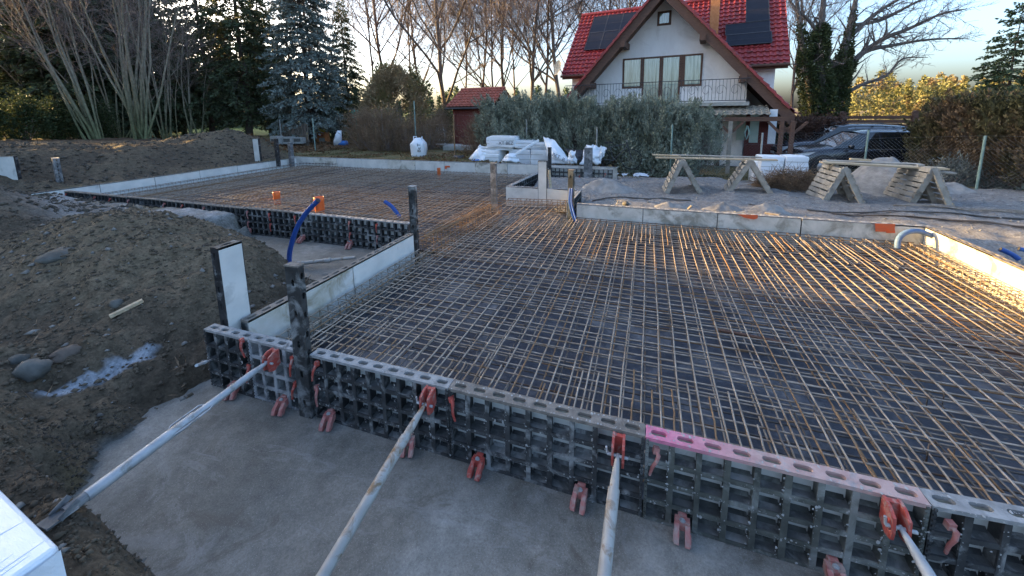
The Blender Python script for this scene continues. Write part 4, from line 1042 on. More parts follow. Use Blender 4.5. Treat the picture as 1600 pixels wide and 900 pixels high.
p = at(900, 306, 0.33); heap('sand_heap', p, 0.7, 0.5, 0.24, M_sand, 'sand heap behind the dark brown post', 'sand heap', 6)
for k, (x, y, w, lab) in enumerate([(1045, 322, 0.5, 'lumpy sand ridge behind the far wall near the dark post'), (1130, 325, 0.55, 'lumpy sand ridge behind the far wall with the orange scrape'), (1195, 328, 0.55, 'lumpy sand ridge behind the far wall towards the corner')]):
    p = at(x, y, 0.36); heap('sand_ridge', p, w, 0.22, 0.14, M_sand, lab, 'sand heap', 12 + k, rough=0.04)
# rubble lumps
def lump(loc, s, m, label, cat, seed, name='stone'):
    ico = [(0, 0, 1)] + [(math.cos(a) * math.cos(e), math.sin(a) * math.cos(e), math.sin(e)) for e in (0.9, 0.4, 0.0, -0.4, -0.9) for a in np.linspace(0, 2 * math.pi, 12, endpoint=False)] + [(0, 0, -1)]
    V = np.array(ico); n = fbm(V[:, 0] * 1.3 + seed, V[:, 1] * 1.3 + V[:, 2] * 1.7, seed, 3)
    V = V * (1 + 0.34 * n)[:, None] * np.array(s)
    fs = [(0, 1 + k, 1 + (k + 1) % 12) for k in range(12)]
    for r_ in range(4): fs += [(1 + r_ * 12 + k, 1 + (r_ + 1) * 12 + k, 1 + (r_ + 1) * 12 + (k + 1) % 12, 1 + r_ * 12 + (k + 1) % 12) for k in range(12)]
    fs += [(61, 49 + (k + 1) % 12, 49 + k) for k in range(12)]
    mb = MB(); mb.add(V, fs, True); return tag(mb.build(name, m, None, loc, (0, 0, seed)), label, cat)
p = on(52, 585); lump((p[0], p[1], p[2] + 0.04), (0.115, 0.085, 0.075), M_stone, 'big grey field stone half buried in the dirt bank', 'stone', 3)
p = on(100, 555); lump((p[0], p[1], p[2] + 0.02), (0.105, 0.075, 0.055), M_stone2, 'smooth brown stone beside the big grey one', 'stone', 8)
p = on(28, 568); lump((p[0], p[1], p[2] + 0.02), (0.06, 0.055, 0.045), M_stone, 'smaller grey stone left beside the big grey one', 'stone', 5)
p = on(183, 476); lump((p[0], p[1], p[2] + 0.01), (0.05, 0.045, 0.04), M_stone, 'grey stone just above the wooden offcut on the mound', 'stone', 6)
p = on(105, 392); lump((p[0], p[1], p[2] - 0.03), (0.20, 0.12, 0.06), M_stone, 'flat broken slab of concrete on the mound top', 'rubble', 11, 'rubble_slab')
a = on(172, 498); b = on(224, 474); a[2] += 0.02; b[2] += 0.03
stick('wooden_offcut', a, b, 0.045, 0.03, M_wood, 'pale wooden offcut lying on the dirt mound', 'offcut')
p = at(978, 322, 0.42); lump((p[0], p[1], gz(p[0], p[1]) + 0.05), (0.09, 0.06, 0.05), M_stone, 'grey rubble lump on the sand behind the far wall', 'rubble', 21, 'rubble')
p = at(1075, 326, 0.42); stick('wooden_offcut', (p[0], p[1], gz(p[0], p[1]) + 0.03), (p[0] + 0.06, p[1] - 0.06, gz(p[0], p[1]) + 0.12), 0.04, 0.03, M_woodgrey, 'short offcut standing in the sand ridge behind the far wall', 'offcut')
p = at(1195, 333, 0.42); stick('wooden_offcut', (p[0], p[1], gz(p[0], p[1]) + 0.04), (p[0] + 0.2, p[1] - 0.06, gz(p[0], p[1]) + 0.03), 0.05, 0.03, M_wood, 'pale offcut lying behind the far wall between sand ridges', 'offcut')
p = at(860, 292, 0.2); stick('wooden_stake', (-1.10, 7.3, 0.25), (-1.16, 7.35, 0.80), 0.06, 0.04, M_wood, 'broken wooden stake leaning in the sand of the notch', 'stake')

# loose clods and pebbles on the soil (nobody could count them)
def scatter_clods(name, n, region, smin, smax, m, label, seed, keep):
    g = np.random.default_rng(seed); x = g.uniform(region[0], region[1], n); y = g.uniform(region[2], region[3], n)
    h, pr = ground_parts(x, y); ok = keep(x, y, pr); x, y, h = x[ok], y[ok], h[ok]; n = len(x)
    s = smin * (smax / smin) ** (g.random(n) ** 2.2)
    base = np.array([(1, 0, 0), (-1, 0, 0), (0, 1, 0), (0, -1, 0), (0, 0, 1), (0, 0, -0.6), (0.6, 0.6, 0.55), (-0.6, 0.55, 0.6), (0.55, -0.6, 0.6), (-0.6, -0.6, 0.5)], float)[:6]
    ff = np.array([(0, 2, 4), (2, 1, 4), (1, 3, 4), (3, 0, 4), (2, 0, 5), (1, 2, 5), (3, 1, 5), (0, 3, 5)])
    V = base[None] * g.uniform(0.55, 1.3, (n, 6, 1)) + g.normal(0, 0.10, (n, 6, 3))
    a = g.uniform(0, 6.28, n); c_, s_ = np.cos(a), np.sin(a)
    V = np.stack([V[..., 0] * c_[:, None] - V[..., 1] * s_[:, None], V[..., 0] * s_[:, None] + V[..., 1] * c_[:, None], V[..., 2] * 0.75], -1)
    V = V * s[:, None, None] + np.stack([x, y, h + s * 0.15], 1)[:, None]
    F = (ff[None] + (np.arange(n) * 6)[:, None, None]).reshape(-1, 3)
    tag(link(name, np_mesh(name, V.reshape(-1, 3), F, m, True)), label, 'clods', kind='stuff')
scatter_clods('soil_clods', 30000, (-8.5, -1.2, -2.0, 2.4), 0.005, 0.030, mat('soil_clod', (0.06, 0.047, 0.034), (0.125, 0.098, 0.068), 3, 0.95, 0.5, 0.01), 'loose clods and crumbs of soil over the mound', 3, lambda x, y, p: (p['soil'] > 0.4) & (p['inpit'] < 0.5))
scatter_clods('pebbles', 900, (-7.5, -1.2, -2.0, 2.4), 0.010, 0.045, mat('pebble', (0.12, 0.112, 0.10), (0.24, 0.225, 0.205), 6, 0.85, 0.3, 0.005), 'grey pebbles strewn over the mound', 5, lambda x, y, p: (p['soil'] > 0.4) & (p['inpit'] < 0.5))
scatter_clods('edge_clods', 14000, (-2.9, 1.0, -2.0, -0.85), 0.004, 0.020, MATS['soil_clod'], 'loose clods on the dirt slope at the near edge of the pit', 13, lambda x, y, p: (p['soil'] > 0.4) & (p['inpit'] < 0.5))
scatter_clods('mortar_splashes', 260, (-2.2, 4.0, -1.25, -0.02), 0.004, 0.022, MATS['dried_concrete'], 'dried mortar splashes on the blinding concrete', 15, lambda x, y, p: (p['inpit'] > 0.5))
scatter_clods('slab_grit', 2600, (-2.3, 4.0, -1.25, 0.0), 0.002, 0.008, M_stone, 'grit and crumbs strewn over the blinding concrete', 14, lambda x, y, p: p['inpit'] > 0.5)
scatter_clods('soil_lumps', 9000, (-18, -8.5, 0.0, 11.5), 0.015, 0.075, M_soil, 'dark lumps of dug soil on the bank', 6, lambda x, y, p: (p['soil'] > 0.4))
scatter_clods('sand_crumbs', 5000, (-1.5, 10, 5.3, 10.5), 0.006, 0.03, M_sand, 'sand crumbs and small stones in the yard', 7, lambda x, y, p: (p['sandy'] > 0.5) & (p['flat'] < 0.2))
scatter_clods('dirt_spill', 9000, (-2.5, -0.6, -1.25, 0.05), 0.003, 0.014, mat('spilled_dirt', (0.04, 0.035, 0.03), (0.085, 0.075, 0.06), 5, 0.95, 0.4, 0.01), 'spilled dirt crumbs on the blinding edge', 8, lambda x, y, p: np.abs(x - bank_xb(y)) < 0.30 * (0.2 + np.abs(p['n2'])))
# ------------------------------------------------------------------ house
HZ = -0.15
h0 = at_d(1035, 115, 17.0)
house = empty('house', (h0[0], h0[1], 0), R(-8), 'white rendered gabled house with red tiled roof, solar panels and balcony', 'house')
def hp(mb, name, m, parent=None, bevel=0): return mb.build(name, m, parent or house, bevel=bevel)
SL = 1.10
def und(u): return 6.90 - SL * abs(u)
wall = MB()
wall.prism([(-4.2, HZ), (3.25, HZ), (3.25, und(3.25)), (0, und(0)), (-4.2, und(-4.2))], 1, 0.0, 0.25)
hp(wall, 'gable_wall', M_render)
MB().box(-5.0, 4.45, 2.55, 8.8, HZ, 4.25).build('main_wall', M_render, house)
MB().box(3.0, 3.245, 0.26, 2.54, HZ, 3.1).build('side_wall', M_render, house)
# ground floor dressing
MB().box(2.25, 2.45, -0.02, -0.003, HZ, 2.15).build('door', M_brownwood, house)
MB().box(3.4, 4.5, 1.6, 1.7, HZ, 2.2).build('plank_wall', M_shedred, house)
MB().box(3.0, 3.3, -0.03, -0.004, 0.95, 2.05).build('window', M_curtain, house)
def tiled(name, origin, adir, bdir, nrm, la, lb, m, parent, pitch=0.24, step=0.32, amp=0.034, sub=6):
    na = int(la / pitch * sub) + 1; nb = int(lb / step) + 1
    a = np.linspace(0, la, na); V = []; 
    origin, adir, bdir, nrm = (np.array(v, float) for v in (origin, adir, bdir, nrm))
    ph = a / pitch * 2 * np.pi
    wave = amp * (np.clip(np.sin(ph), -0.35, 1) + 0.35)
    rows = []
    for k in range(nb):
        b0 = k * step; b1 = min((k + 1) * step, lb)
        rows.append((b0, 0.0)); rows.append((b1 - 0.002, 0.055))
    for b, lift in rows:
        V.append(origin + a[:, None] * adir + b * bdir + (wave[:, None] + lift) * nrm)
    V = np.array(V); r_ = len(rows); k = np.arange(r_ - 1)[:, None] * na + np.arange(na - 1)[None]
    F = np.stack([k, k + 1, k + na + 1, k + na], -1).reshape(-1, 4)
    return link(name, np_mesh(name, V.reshape(-1, 3), F, m, False), parent)
cs = 1 / math.hypot(1, SL); sn = SL * cs
VF, VB = -0.95, 5.3
for s, ue in ((1, 4.80), (-1, 4.70)):
    Lb = ue / cs
    # deck under the tiles, then tiles
    d = MB(); d.prism([(0, und(0) + 0.002), (0, und(0) + 0.30), (s * ue, und(ue) + 0.30), (s * ue, und(ue) + 0.002)] if s > 0 else [(0, und(0) + 0.30), (0, und(0) + 0.002), (s * ue, und(ue) + 0.002), (s * ue, und(ue) + 0.30)], 1, VF + 0.03, VB)
    dk = hp(d, 'roof_deck', M_brownwood)
    tiled('wing_roof', (0, VF - 0.02, und(0) + 0.40), (0, 1, 0), (s * cs, 0, -sn), (s * sn, 0, cs), VB - VF, Lb + 0.05, M_tile, house)
    b = MB().prism([(0, und(0) - 0.16), (0, und(0) + 0.36), (s * ue, und(ue) + 0.36), (s * ue, und(ue) - 0.16)], 1, VF - 0.03, VF + 0.025)
    hp(b, 'barge_board', M_brownwood)
    for u in (1.55, 3.05):
        MB().box(s * u - 0.11, s * u + 0.11, VF - 0.10, 0.0, und(u) - 0.27, und(u) - 0.02).build('purlin_end', M_brownwood, house)
    # verge tiles along the gable edge
    vt = MB(); n_ = int(Lb / 0.36)
    for k in range(n_):
        b0 = k * 0.36; c0 = np.array([s * cs * b0, VF - 0.06, und(0) + 0.38 - sn * b0]); c1 = np.array([s * cs * (b0 + 0.38), VF - 0.06, und(0) + 0.41 - sn * (b0 + 0.38)])
        vt.beam(c0, c1, 0.16, 0.09)
    hp(vt, 'verge_tiles', M_tile)
rt = MB(); rt.tube([(0, VF - 0.05, und(0) + 0.46), (0, VB, und(0) + 0.46)], 0.12, 10); hp(rt, 'ridge_tiles', M_tile)
# main roof, ridge along the house
RV, RZ, EV, EZ = 5.65, 7.95, 2.0, 4.15
ml = math.hypot(RV - EV, RZ - EZ); bd = (0, (EV - RV) / ml, (EZ - RZ) / ml); nm = (0, -(RZ - EZ) / ml, (RV - EV) / ml)
tiled('main_roof', (-5.45, RV, RZ), (1, 0, 0), bd, nm, 10.35, ml + 0.05, M_tile, house)
tiled('main_roof', (-5.45, RV, RZ), (1, 0, 0), (0, -bd[1], bd[2]), (0, -nm[1], nm[2]), 10.35, ml + 0.05, M_tile, house)
g = MB().prism([(RV, RZ - 0.12), (EV + 0.05, EZ - 0.10), (EV + 0.05, EZ - 0.22), (RV, RZ - 0.3), (2 * RV - EV, EZ - 0.22), (2 * RV - EV, EZ - 0.10)], 0, -5.40, 4.85)
hp(g, 'roof_deck', M_brownwood)
MB().prism([(2.6, 4.2), (RV, RZ - 0.32), (2 * RV - 2.6, 4.2)], 0, 4.2, 4.44).build('side_gable', M_render, house)
MB().tube([(-5.45, RV, RZ + 0.05), (4.9, RV, RZ + 0.05)], 0.12, 10).build('ridge_tiles', M_tile, house)
gt = MB(); gt.tube([(-5.45, EV - 0.06, EZ - 0.06), (-3.0, EV - 0.06, EZ - 0.06)], 0.07, 8); hp(gt, 'gutter', M_brownwood); gt = MB(); gt.tube([(2.8, EV - 0.06, EZ - 0.06), (4.9, EV - 0.06, EZ - 0.06)], 0.07, 8)
hp(gt, 'gutter', M_brownwood); gt = MB(); gt.tube([(3.5, EV - 0.06, EZ - 0.1), (3.25, EV + 0.3, EZ - 0.7), (3.3, EV + 0.4, 2.6)], 0.05, 8)
hp(gt, 'downpipe', M_brownwood)
# solar modules: thin glass slabs in metal frames on the main slope
Bd = np.array(bd); Nm = np.array(nm)
def module(u, s, w, h, mid=True):
    o = np.array([u, RV, RZ]) + Bd * s + Nm * 0.13
    mb = MB(); c = [o, o + [w, 0, 0], o + [w, 0, 0] + Bd * h, o + Bd * h]
    mb.add([*c, *[p - Nm * 0.04 for p in c]], [(3, 2, 1, 0), (4, 5, 6, 7), (0, 1, 5, 4), (1, 2, 6, 5), (2, 3, 7, 6), (3, 0, 4, 7)])
    m_ = hp(mb, 'solar_panel', M_solar)
    fr = MB()
    for a, b in ((c[0], c[1]), (c[1], c[2]), (c[2], c[3]), (c[3], c[0])): fr.beam(a + Nm * 0.003, b + Nm * 0.003, 0.03, 0.02, up=Nm)
    if mid: fr.beam((c[0] + c[3]) / 2 + Nm * 0.002, (c[1] + c[2]) / 2 + Nm * 0.002, 0.014, 0.006, up=Nm)
    fr.build('frame', M_iron, m_)
for j in range(2):
    for i in range(5): module(-4.55 + 0.02 * j + i * 0.86, 0.42 + j * 1.52, 0.84, 1.49)
module(2.40, 2.42, 1.80, 0.78, True); module(2.46, 3.23, 1.80, 0.78, True); module(3.25, 0.55, 0.95, 1.80, True)
ch = MB(); ch.box(1.68, 2.08, 3.3, 3.85, 5.0, 9.2); chm = hp(ch, 'chimney', M_brick)
MB().box(1.62, 2.14, 3.24, 3.91, 9.2, 9.32).build('chimney_cap', M_postgrey, chm)
# windows
def window(u0, u1, z0, z1, y=-0.03, curtain=True, fw=0.075):
    fr = MB(); fr.box(u0, u1, y, 0.02, z1 - fw, z1); fr.box(u0, u1, y, 0.02, z0, z0 + fw)
    fr.box(u0, u0 + fw, y, 0.02, z0 + fw, z1 - fw); fr.box(u1 - fw, u1, y, 0.02, z0 + fw, z1 - fw)
    f = hp(fr, 'window', M_brownwood)
    MB().box(u0 + fw, u1 - fw, y + 0.018, y + 0.026, z0 + fw, z1 - fw).build('pane', M_pane, f)
    if curtain:
        n_ = 24; us = np.linspace(u0 + fw, u1 - fw, n_); mb = MB()
    return f
def pane_mat():
    m, nt, bs = nmat('window_pane')
    n = noise(nt, 3, 3, stretch=(7, 7, 0.3)); col = ramp(nt, n.outputs[0], [(0.35, (0.07, 0.15, 0.14)), (0.65, (0.34, 0.46, 0.44))]).outputs[0]
    nt.links.new(col, bs.inputs['Base Color']); bs.inputs['Roughness'].default_value = 0.05
    bs.inputs['Specular IOR Level'].default_value = 1.0; bs.inputs['Coat Weight'].default_value = 1.0; bs.inputs['Coat Roughness'].default_value = 0.02; bs.inputs['Coat IOR'].default_value = 1.9
    return m
M_pane = pane_mat()
window(-1.72, -0.86, 3.22, 4.55); window(-0.85, -0.06, 2.50, 4.55); window(-0.05, 0.74, 2.50, 4.55); window(0.83, 1.58, 3.22, 4.55)
MB().box(0.742, 0.828, -0.025, 0.01, 3.22, 4.55).build('mullion', M_brownwood, house)
window(-0.30, 0.26, 5.83, 6.42, fw=0.09)
# balcony
bal = MB().box(-4.15, 3.3, -1.15, -0.004, 2.36, 2.50); bo = hp(bal, 'balcony_slab', M_postgrey)
rl = MB()
for z in (2.56, 3.38): rl.tube([(-4.1, -1.12, z), (3.27, -1.12, z), (3.27, -0.1, z)], 0.016, 6)
hp(rl, 'railing_rail', M_iron)
bm = MB().tube([(0, 0, 2.56), (0, 0, 3.38)], 0.008, 5).mesh('baluster', M_iron)
u = -4.0
while u < 3.25: link('baluster', bm, house, (u, -1.12, 0)); u += 0.125
sc_ = MB()
for k, u in enumerate(np.arange(-3.2, 3.1, 0.5)):
    sc_.tube([(u + 0.2 * math.cos(a) * (1 - a / 9), -1.125, 2.95 + 0.25 * math.sin(a) * (1 - a / 9)) for a in np.linspace(0, 6, 12)], 0.007, 4)
hp(sc_, 'railing_scroll', M_iron)
# porch
pr = tiled('porch_roof', (0.55, -0.25, 2.34), (1, 0, 0), (0, -0.97, -0.22), (0, -0.22, 0.97), 3.4, 1.75, M_woodgrey, house, amp=0.03)
pb = MB(); pb.beam((0.6, -1.85, 1.86), (4.4, -1.85, 1.86), 0.12, 0.16); pb.beam((0.7, -0.1, 1.95), (0.7, -1.9, 1.86), 0.10, 0.12); pb.beam((3.8, -0.1, 1.95), (3.8, -1.9, 1.86), 0.10, 0.12)
hp(pb, 'porch_beam', M_brownwood)
for u, m_ in ((2.70, M_woodgrey), (4.30, M_brownwood), (4.62, M_brownwood), (0.75, M_brownwood)):
    MB().box(u - 0.07, u + 0.07, -1.92, -1.78, HZ - 0.1, 1.78).build('porch_post', m_, house, bevel=0.008)
    br = MB(); br.beam((u - 0.42, -1.85, 1.76), (u - 0.04, -1.85, 1.36), 0.07, 0.09); br.beam((u + 0.42, -1.85, 1.76), (u + 0.04, -1.85, 1.36), 0.07, 0.09)
    hp(br, 'knee_brace', M_brownwood)
MB().box(3.42, 3.72, -0.6, -0.55, 0.9, 2.1).build('white_board', M_curtain, house)
MB().box(4.00, 4.25, -1.0, -0.95, 0.9, 2.2).build('white_board', M_eps, house)
lc = MB().tube([(3.25, -1.75, 1.62), (3.18, -1.75, 1.35), (3.25, -1.75, 1.1), (3.33, -1.75, 1.35), (3.26, -1.75, 1.6)], 0.035, 6); hp(lc, 'hanging_hose', M_postgreen)
ds = MB().lathe([(0.0, 0.0), (0.22, 0.03), (0.40, 0.10)], 18, (0, 0, 0)); dish = hp(ds, 'satellite_dish', M_postgrey); dish.location = (-5.55, 1.9, 4.55); dish.rotation_euler = (R(80), 0, R(-40))
arm = MB().tube([(-5.4, 2.3, 4.1), (-5.5, 2.0, 4.5)], 0.025, 6); hp(arm, 'dish_arm', M_metal)

# ------------------------------------------------------------------ shed
s0 = at(712, 226, 0.46); s1 = at_y(722, 141, s0[1] + 1.4)
shed = empty('garden_shed', (s0[0], s0[1], 0.42), R(-4), 'small dark red garden shed with red pantile roof behind the junipers', 'shed')
ez = at_y(705, 168, s0[1] - 0.3)[2] - 0.42; rz_ = s1[2] - 0.42
MB().box(0, 2.2, 0, 2.8, 0, ez - 0.02).build('back_wall', M_shedred, shed)
k = 0
xx = 0.0
while xx < 2.15: MB().box(xx + 0.006, xx + 0.134, -0.022, -0.002, 0.05, ez - 0.05).build('plank', M_shedred, shed); xx += 0.14
sl = math.hypot(1.75, rz_ - ez)
for s in (-1, 1):
    tiled('roof', (-0.35, 1.4, rz_), (1, 0, 0), (0, s * 1.75 / sl, -(rz_ - ez) / sl), (0, s * (rz_ - ez) / sl, 1.75 / sl), 2.8, sl, M_tileold, shed, pitch=0.22, step=0.3)
MB().prism([(1.4, rz_ - 0.03), (-0.30, ez - 0.0), (-0.30, ez - 0.10), (1.4, rz_ - 0.14), (3.1, ez - 0.10), (3.1, ez)], 0, -0.32, 2.4).build('roof_deck', M_brownwood, shed)
MB().tube([(-0.35, 1.4, rz_ + 0.03), (2.45, 1.4, rz_ + 0.03)], 0.09, 8).build('ridge_tiles', M_tileold, shed)
MB().tube([(-0.35, -0.36, ez - 0.06), (2.4, -0.36, ez - 0.06)], 0.055, 8).build('gutter', M_iron, shed)
MB().box(-0.06, 0.06, -0.06, 0.05, 0, ez - 0.04).build('corner_post', M_shedred, shed)

# ------------------------------------------------------------------ cars
def car(loc, rz, label, L=4.5, W=1.82, Hh=1.62, paint=M_carpaint, seed=0, tail=0.0):
    """nose at local -x, wheels on z=0"""
    t = empty('parked_car', loc, rz, label, 'car', None)
    # body: stations along x: (x, bottom, shoulder, top at centre, half width)
    st = [(0.00, 0.42, 0.58, 0.66, 0.62), (0.06, 0.30, 0.66, 0.80, 0.78), (0.22, 0.24, 0.76, 0.92, 0.87), (0.60, 0.24, 0.84, 1.00, 0.905), (1.05, 0.24, 0.90, 1.06, 0.91), (1.25, 0.24, 0.93, 1.06, 0.91),
          (2.0, 0.24, 0.96, 1.02, 0.915), (3.0, 0.24, 0.99, 1.03, 0.915), (3.7, 0.26, 1.02, 1.06, 0.905), (4.2, 0.30, 1.04, 1.08, 0.86), (4.42, 0.36, 1.02, 1.08, 0.80), (4.48, 0.45, 0.9, 0.98, 0.72)]
    k = L / 4.5; V = []; F = []
    for x, zb, zs, zt_, w in st:
        half = [(0, zb), (w * 0.80, zb), (w * 0.97, zb + 0.10), (w, zb + 0.28), (w * 0.985, zs - 0.12), (w * 0.95, zs), (w * 0.86, (zs + zt_) / 2 + 0.02), (w * 0.5, zt_), (0, zt_ + 0.015)]
        ring = [(x * k, y, z) for y, z in half] + [(x * k, -y, z) for y, z in half[-2:0:-1]]
        V += ring
    n = 16
    for i in range(len(st) - 1):
        for j in range(n): F.append((i * n + j, i * n + (j + 1) % n, (i + 1) * n + (j + 1) % n, (i + 1) * n + j))
    F.append(tuple(range(n))); F.append(tuple(reversed(range((len(st) - 1) * n, len(st) * n))))
    mb = MB(); mb.add(V, F, True); b = mb.build('body', paint, t)
    ms = b.modifiers.new('smooth', 'SUBSURF'); ms.levels = 1; ms.render_levels = 2
    # greenhouse: glass volume with body coloured roof and pillars
    gs = [(1.18, 1.00, 1.02, 0.80, 0.80), (1.95, 0.99, Hh - 0.10, 0.845, 0.64), (2.35, 0.99, Hh - 0.045, 0.85, 0.655), (3.2, 1.0, Hh - 0.04, 0.85, 0.655), (3.9, 1.02, Hh - 0.09, 0.83, 0.63), (4.12 + tail, 1.03, Hh - 0.16, 0.80, 0.60), (4.36, 1.03, 1.10, 0.74, 0.66)]
    V = []; F = []
    for x, z0, z1, w0, w1 in gs: V += [(x * k, -w0, z0), (x * k, -w1, z1), (x * k, w1, z1), (x * k, w0, z0)]
    for i in range(len(gs) - 1):
        for j in range(4): F.append((i * 4 + j, i * 4 + (j + 1) % 4, i * 4 + 4 + (j + 1) % 4, i * 4 + 4 + j))
    F += [(0, 1, 2, 3), tuple(len(gs) * 4 - 4 + j for j in (3, 2, 1, 0))]
    mb = MB(); mb.add(V, F, False); mb.build('glasshouse', M_carglass, t)
    rf = MB(); V = []; F = []
    for x, z0, z1, w0, w1 in gs[1:6]:
        V += [(x * k, -w1 - 0.012, z1 - 0.02), (x * k, -w1 + 0.05, z1 + 0.022), (x * k, 0, z1 + 0.045), (x * k, w1 - 0.05, z1 + 0.022), (x * k, w1 + 0.012, z1 - 0.02)]
    for i in range(4):
        for j in range(4): F.append((i * 5 + j, i * 5 + j + 1, i * 5 + 6 + j, i * 5 + 5 + j))
    rf.add(V, F, True); rf.build('roof', paint, t)
    for s in (-1, 1):
        for (x0, z0, w0), (x1, z1, w1), wd in (((1.16, 1.0, 0.81), (1.97, Hh - 0.10, 0.655), 0.07), ((2.52, 0.98, 0.86), (2.45, Hh - 0.05, 0.668), 0.07), ((3.42, 0.99, 0.86), (3.35, Hh - 0.05, 0.668), 0.06), ((4.22, 1.0, 0.80), (4.05, Hh - 0.14, 0.62), 0.20)):
            MB().beam((x0 * k, s * w0, z0), (x1 * k, s * w1, z1), 0.03, wd, up=(1, 0, 0)).build('pillar', paint, t)
        rr = MB().tube([(2.1 * k, s * 0.62, Hh + 0.0), (2.25 * k, s * 0.61, Hh + 0.035), (3.7 * k, s * 0.61, Hh + 0.03), (3.9 * k, s * 0.60, Hh - 0.03)], 0.018, 6); rr.build('roof_rail', M_chrome if seed == 0 else M_iron, t)
        mr = MB().tube([(1.55 * k, s * 0.88, 1.02), (1.53 * k, s * 0.97, 1.06), (1.56 * k, s * 1.05, 1.09), (1.57 * k, s * 1.08, 1.10)], [0.03, 0.07, 0.085, 0.05], 8); mr.build('wing_mirror', paint, t)
        for x in (2.38, 3.30): MB().beam((x * k, s * 0.925, 0.93), ((x + 0.2) * k, s * 0.925, 0.935), 0.02, 0.028).build('door_handle', M_chrome, t)
        dl = MB()
        for x in (1.48, 2.50, 3.42): dl.beam((x * k, s * 0.916, 0.35), ((x + 0.02) * k, s * 0.912, 0.95), 0.008, 0.006)
        dl.build('door_seam', M_iron, t)
        hl = MB(); pts = [(0.10, 0.60, 0.78), (0.14, 0.80, 0.80), (0.42, 0.885, 0.86), (0.62, 0.89, 0.875), (0.40, 0.885, 0.75), (0.13, 0.80, 0.69), (0.07, 0.62, 0.69)]
        o = Vector((0.2, 0.5, 0.75)); P_ = [Vector((x * k - 0.02, s * (y + 0.015), z)) for x, y, z in pts]
        hl.add(P_ + [p * 0.0 + Vector((p.x + 0.10, p.y * 0.88, p.z)) for p in P_], [tuple(range(7)) if s > 0 else tuple(reversed(range(7)))] + [(i, (i + 1) % 7, (i + 1) % 7 + 7, i + 7) for i in range(7)], False)
        hl.build('headlight', M_lamp, t)
        for x in (0.86, 3.55):
            w = MB().lathe([(0.20, -0.10), (0.31, -0.115), (0.345, -0.08), (0.35, 0.0), (0.345, 0.08), (0.31, 0.115), (0.20, 0.10)], 24, axis='y'); wo = w.build('wheel', M_tyre, t, (x * k, s * 0.83, 0.35))
            rm = MB().lathe([(0.215, 0.06), (0.20, 0.105), (0.03, 0.09), (0.0, 0.095)], 20, axis='y'); 
            for q in range(5):
                a = q * 2 * math.pi / 5; rm.beam((0.03 * math.cos(a), 0.108, 0.03 * math.sin(a)), (0.20 * math.cos(a), 0.112, 0.20 * math.sin(a)), 0.05, 0.02, up=(0, 1, 0))
            ro = rm.build('rim', M_metal, wo)
            if s < 0: ro.rotation_euler = (0, 0, math.pi)
            ar = MB().tube([(0.40 * math.cos(a), 0, 0.40 * math.sin(a)) for a in np.linspace(-0.35, math.pi + 0.35, 16)], 0.035, 6); ar.build('wheel_arch', M_tyre, t, (x * k, s * 0.885, 0.35))
    gr = MB().box(-0.015, 0.05, -0.45, 0.45, 0.60, 0.72); gr.build('grille', M_iron, t)
    MB().box(-0.03, -0.014, -0.26, 0.26, 0.44, 0.54).build('number_plate', M_eps, t)
    ln = MB().box(0, 0.02, -0.05, 0.05, 0.74, 0.80); ln.build('badge', M_chrome, t)
    for s in (-1, 1): MB().box(4.40 * k, 4.47 * k, s * 0.70 - 0.1, s * 0.70 + 0.08, 0.75, 0.98).build('tail_light', M_red, t)
    return t
c1 = at_y(1238, 250, 14.2); c2 = at_y(1213, 228, 16.6)
car((c1[0] + 0.05, 15.1, -0.17), R(2), 'dark SUV with silver roof rails parked behind the board trestles', paint=M_carpaint, L=4.55, Hh=1.60)
car((c2[0] + 0.1, 17.4, -0.12), R(0), 'dark blue SUV parked beyond the other car along the brown board fence', paint=M_carpaint2, L=4.7, Hh=1.68, seed=1)

# ------------------------------------------------------------------ fences
def board_fence(a, b, z, label, n_board=6, bh=0.13, gap=0.06, h=1.55):
    a = np.array(a); b = np.array(b); L = np.linalg.norm(b - a); ang = math.atan2(b[1] - a[1], b[0] - a[0])
    t = empty('board_fence', (a[0], a[1], z), ang, label, 'fence'); x = 0; 
    while x < L + 0.1:
        MB().box(x - 0.09, x + 0.09, -0.09, 0.09, 0, h + 0.12).build('post', M_brownwood, t, bevel=0.01); 
        MB().prism([(-0.10, h + 0.122), (0.10, h + 0.122), (0.0, h + 0.17)], 1, -0.1, 0.1).build('post_cap', M_brownwood, t, (x, 0, 0)); x += 2.4
    x = 0
    while x < L:
        for k in range(n_board): 
            zz = h - (k + 1) * (bh + gap)
            if zz > 0.02: MB().box(x + 0.093, x + 2.307, -0.018, 0.018, zz, zz + bh).build('board', M_brownwood, t)
        x += 2.4
    return t
board_fence(at_y(1216, 185, 19.5)[:2], (at_y(1338, 185, 19.0)[0] + 4.8, 18.6), 0.05, 'dark brown fence of horizontal boards behind the parked cars', 9, 0.13, 0.05, 1.85)
def picket_fence(a, b, z, label, h=1.0, m=M_woodgrey, gapx=0.13):
    a = np.array(a); b = np.array(b); L = np.linalg.norm(b - a); t = empty('picket_fence', (a[0], a[1], z), math.atan2(b[1] - a[1], b[0] - a[0]), label, 'fence')
    for zz in (0.25, h - 0.25): MB().box(0, L, 0.012, 0.05, zz, zz + 0.07).build('rail', m, t)
    x = 0.0
    pk = []
    for k in range(4):
        hh = h * (1 + 0.05 * (k - 1.5)); pk.append(MB().prism([(0, 0), (0.075, 0), (0.075, hh - 0.05), (0.037, hh), (0, hh - 0.05)], 1, -0.012, 0.010).mesh('picket', m))
    while x < L:
        link('picket', rb.choice(pk), t, (x, 0, 0), (0, rb.uniform(-0.03, 0.03), 0)); x += gapx
    x = 0
    while x <= L: MB().box(x - 0.05, x + 0.05, 0.051, 0.13, -0.1, h + 0.05).build('post', m, t); x += 2.2
    return t
def on_far(x, y, z=0.46): return at(x, y, z)
fa, fb = on_far(438, 226), on_far(484, 228)
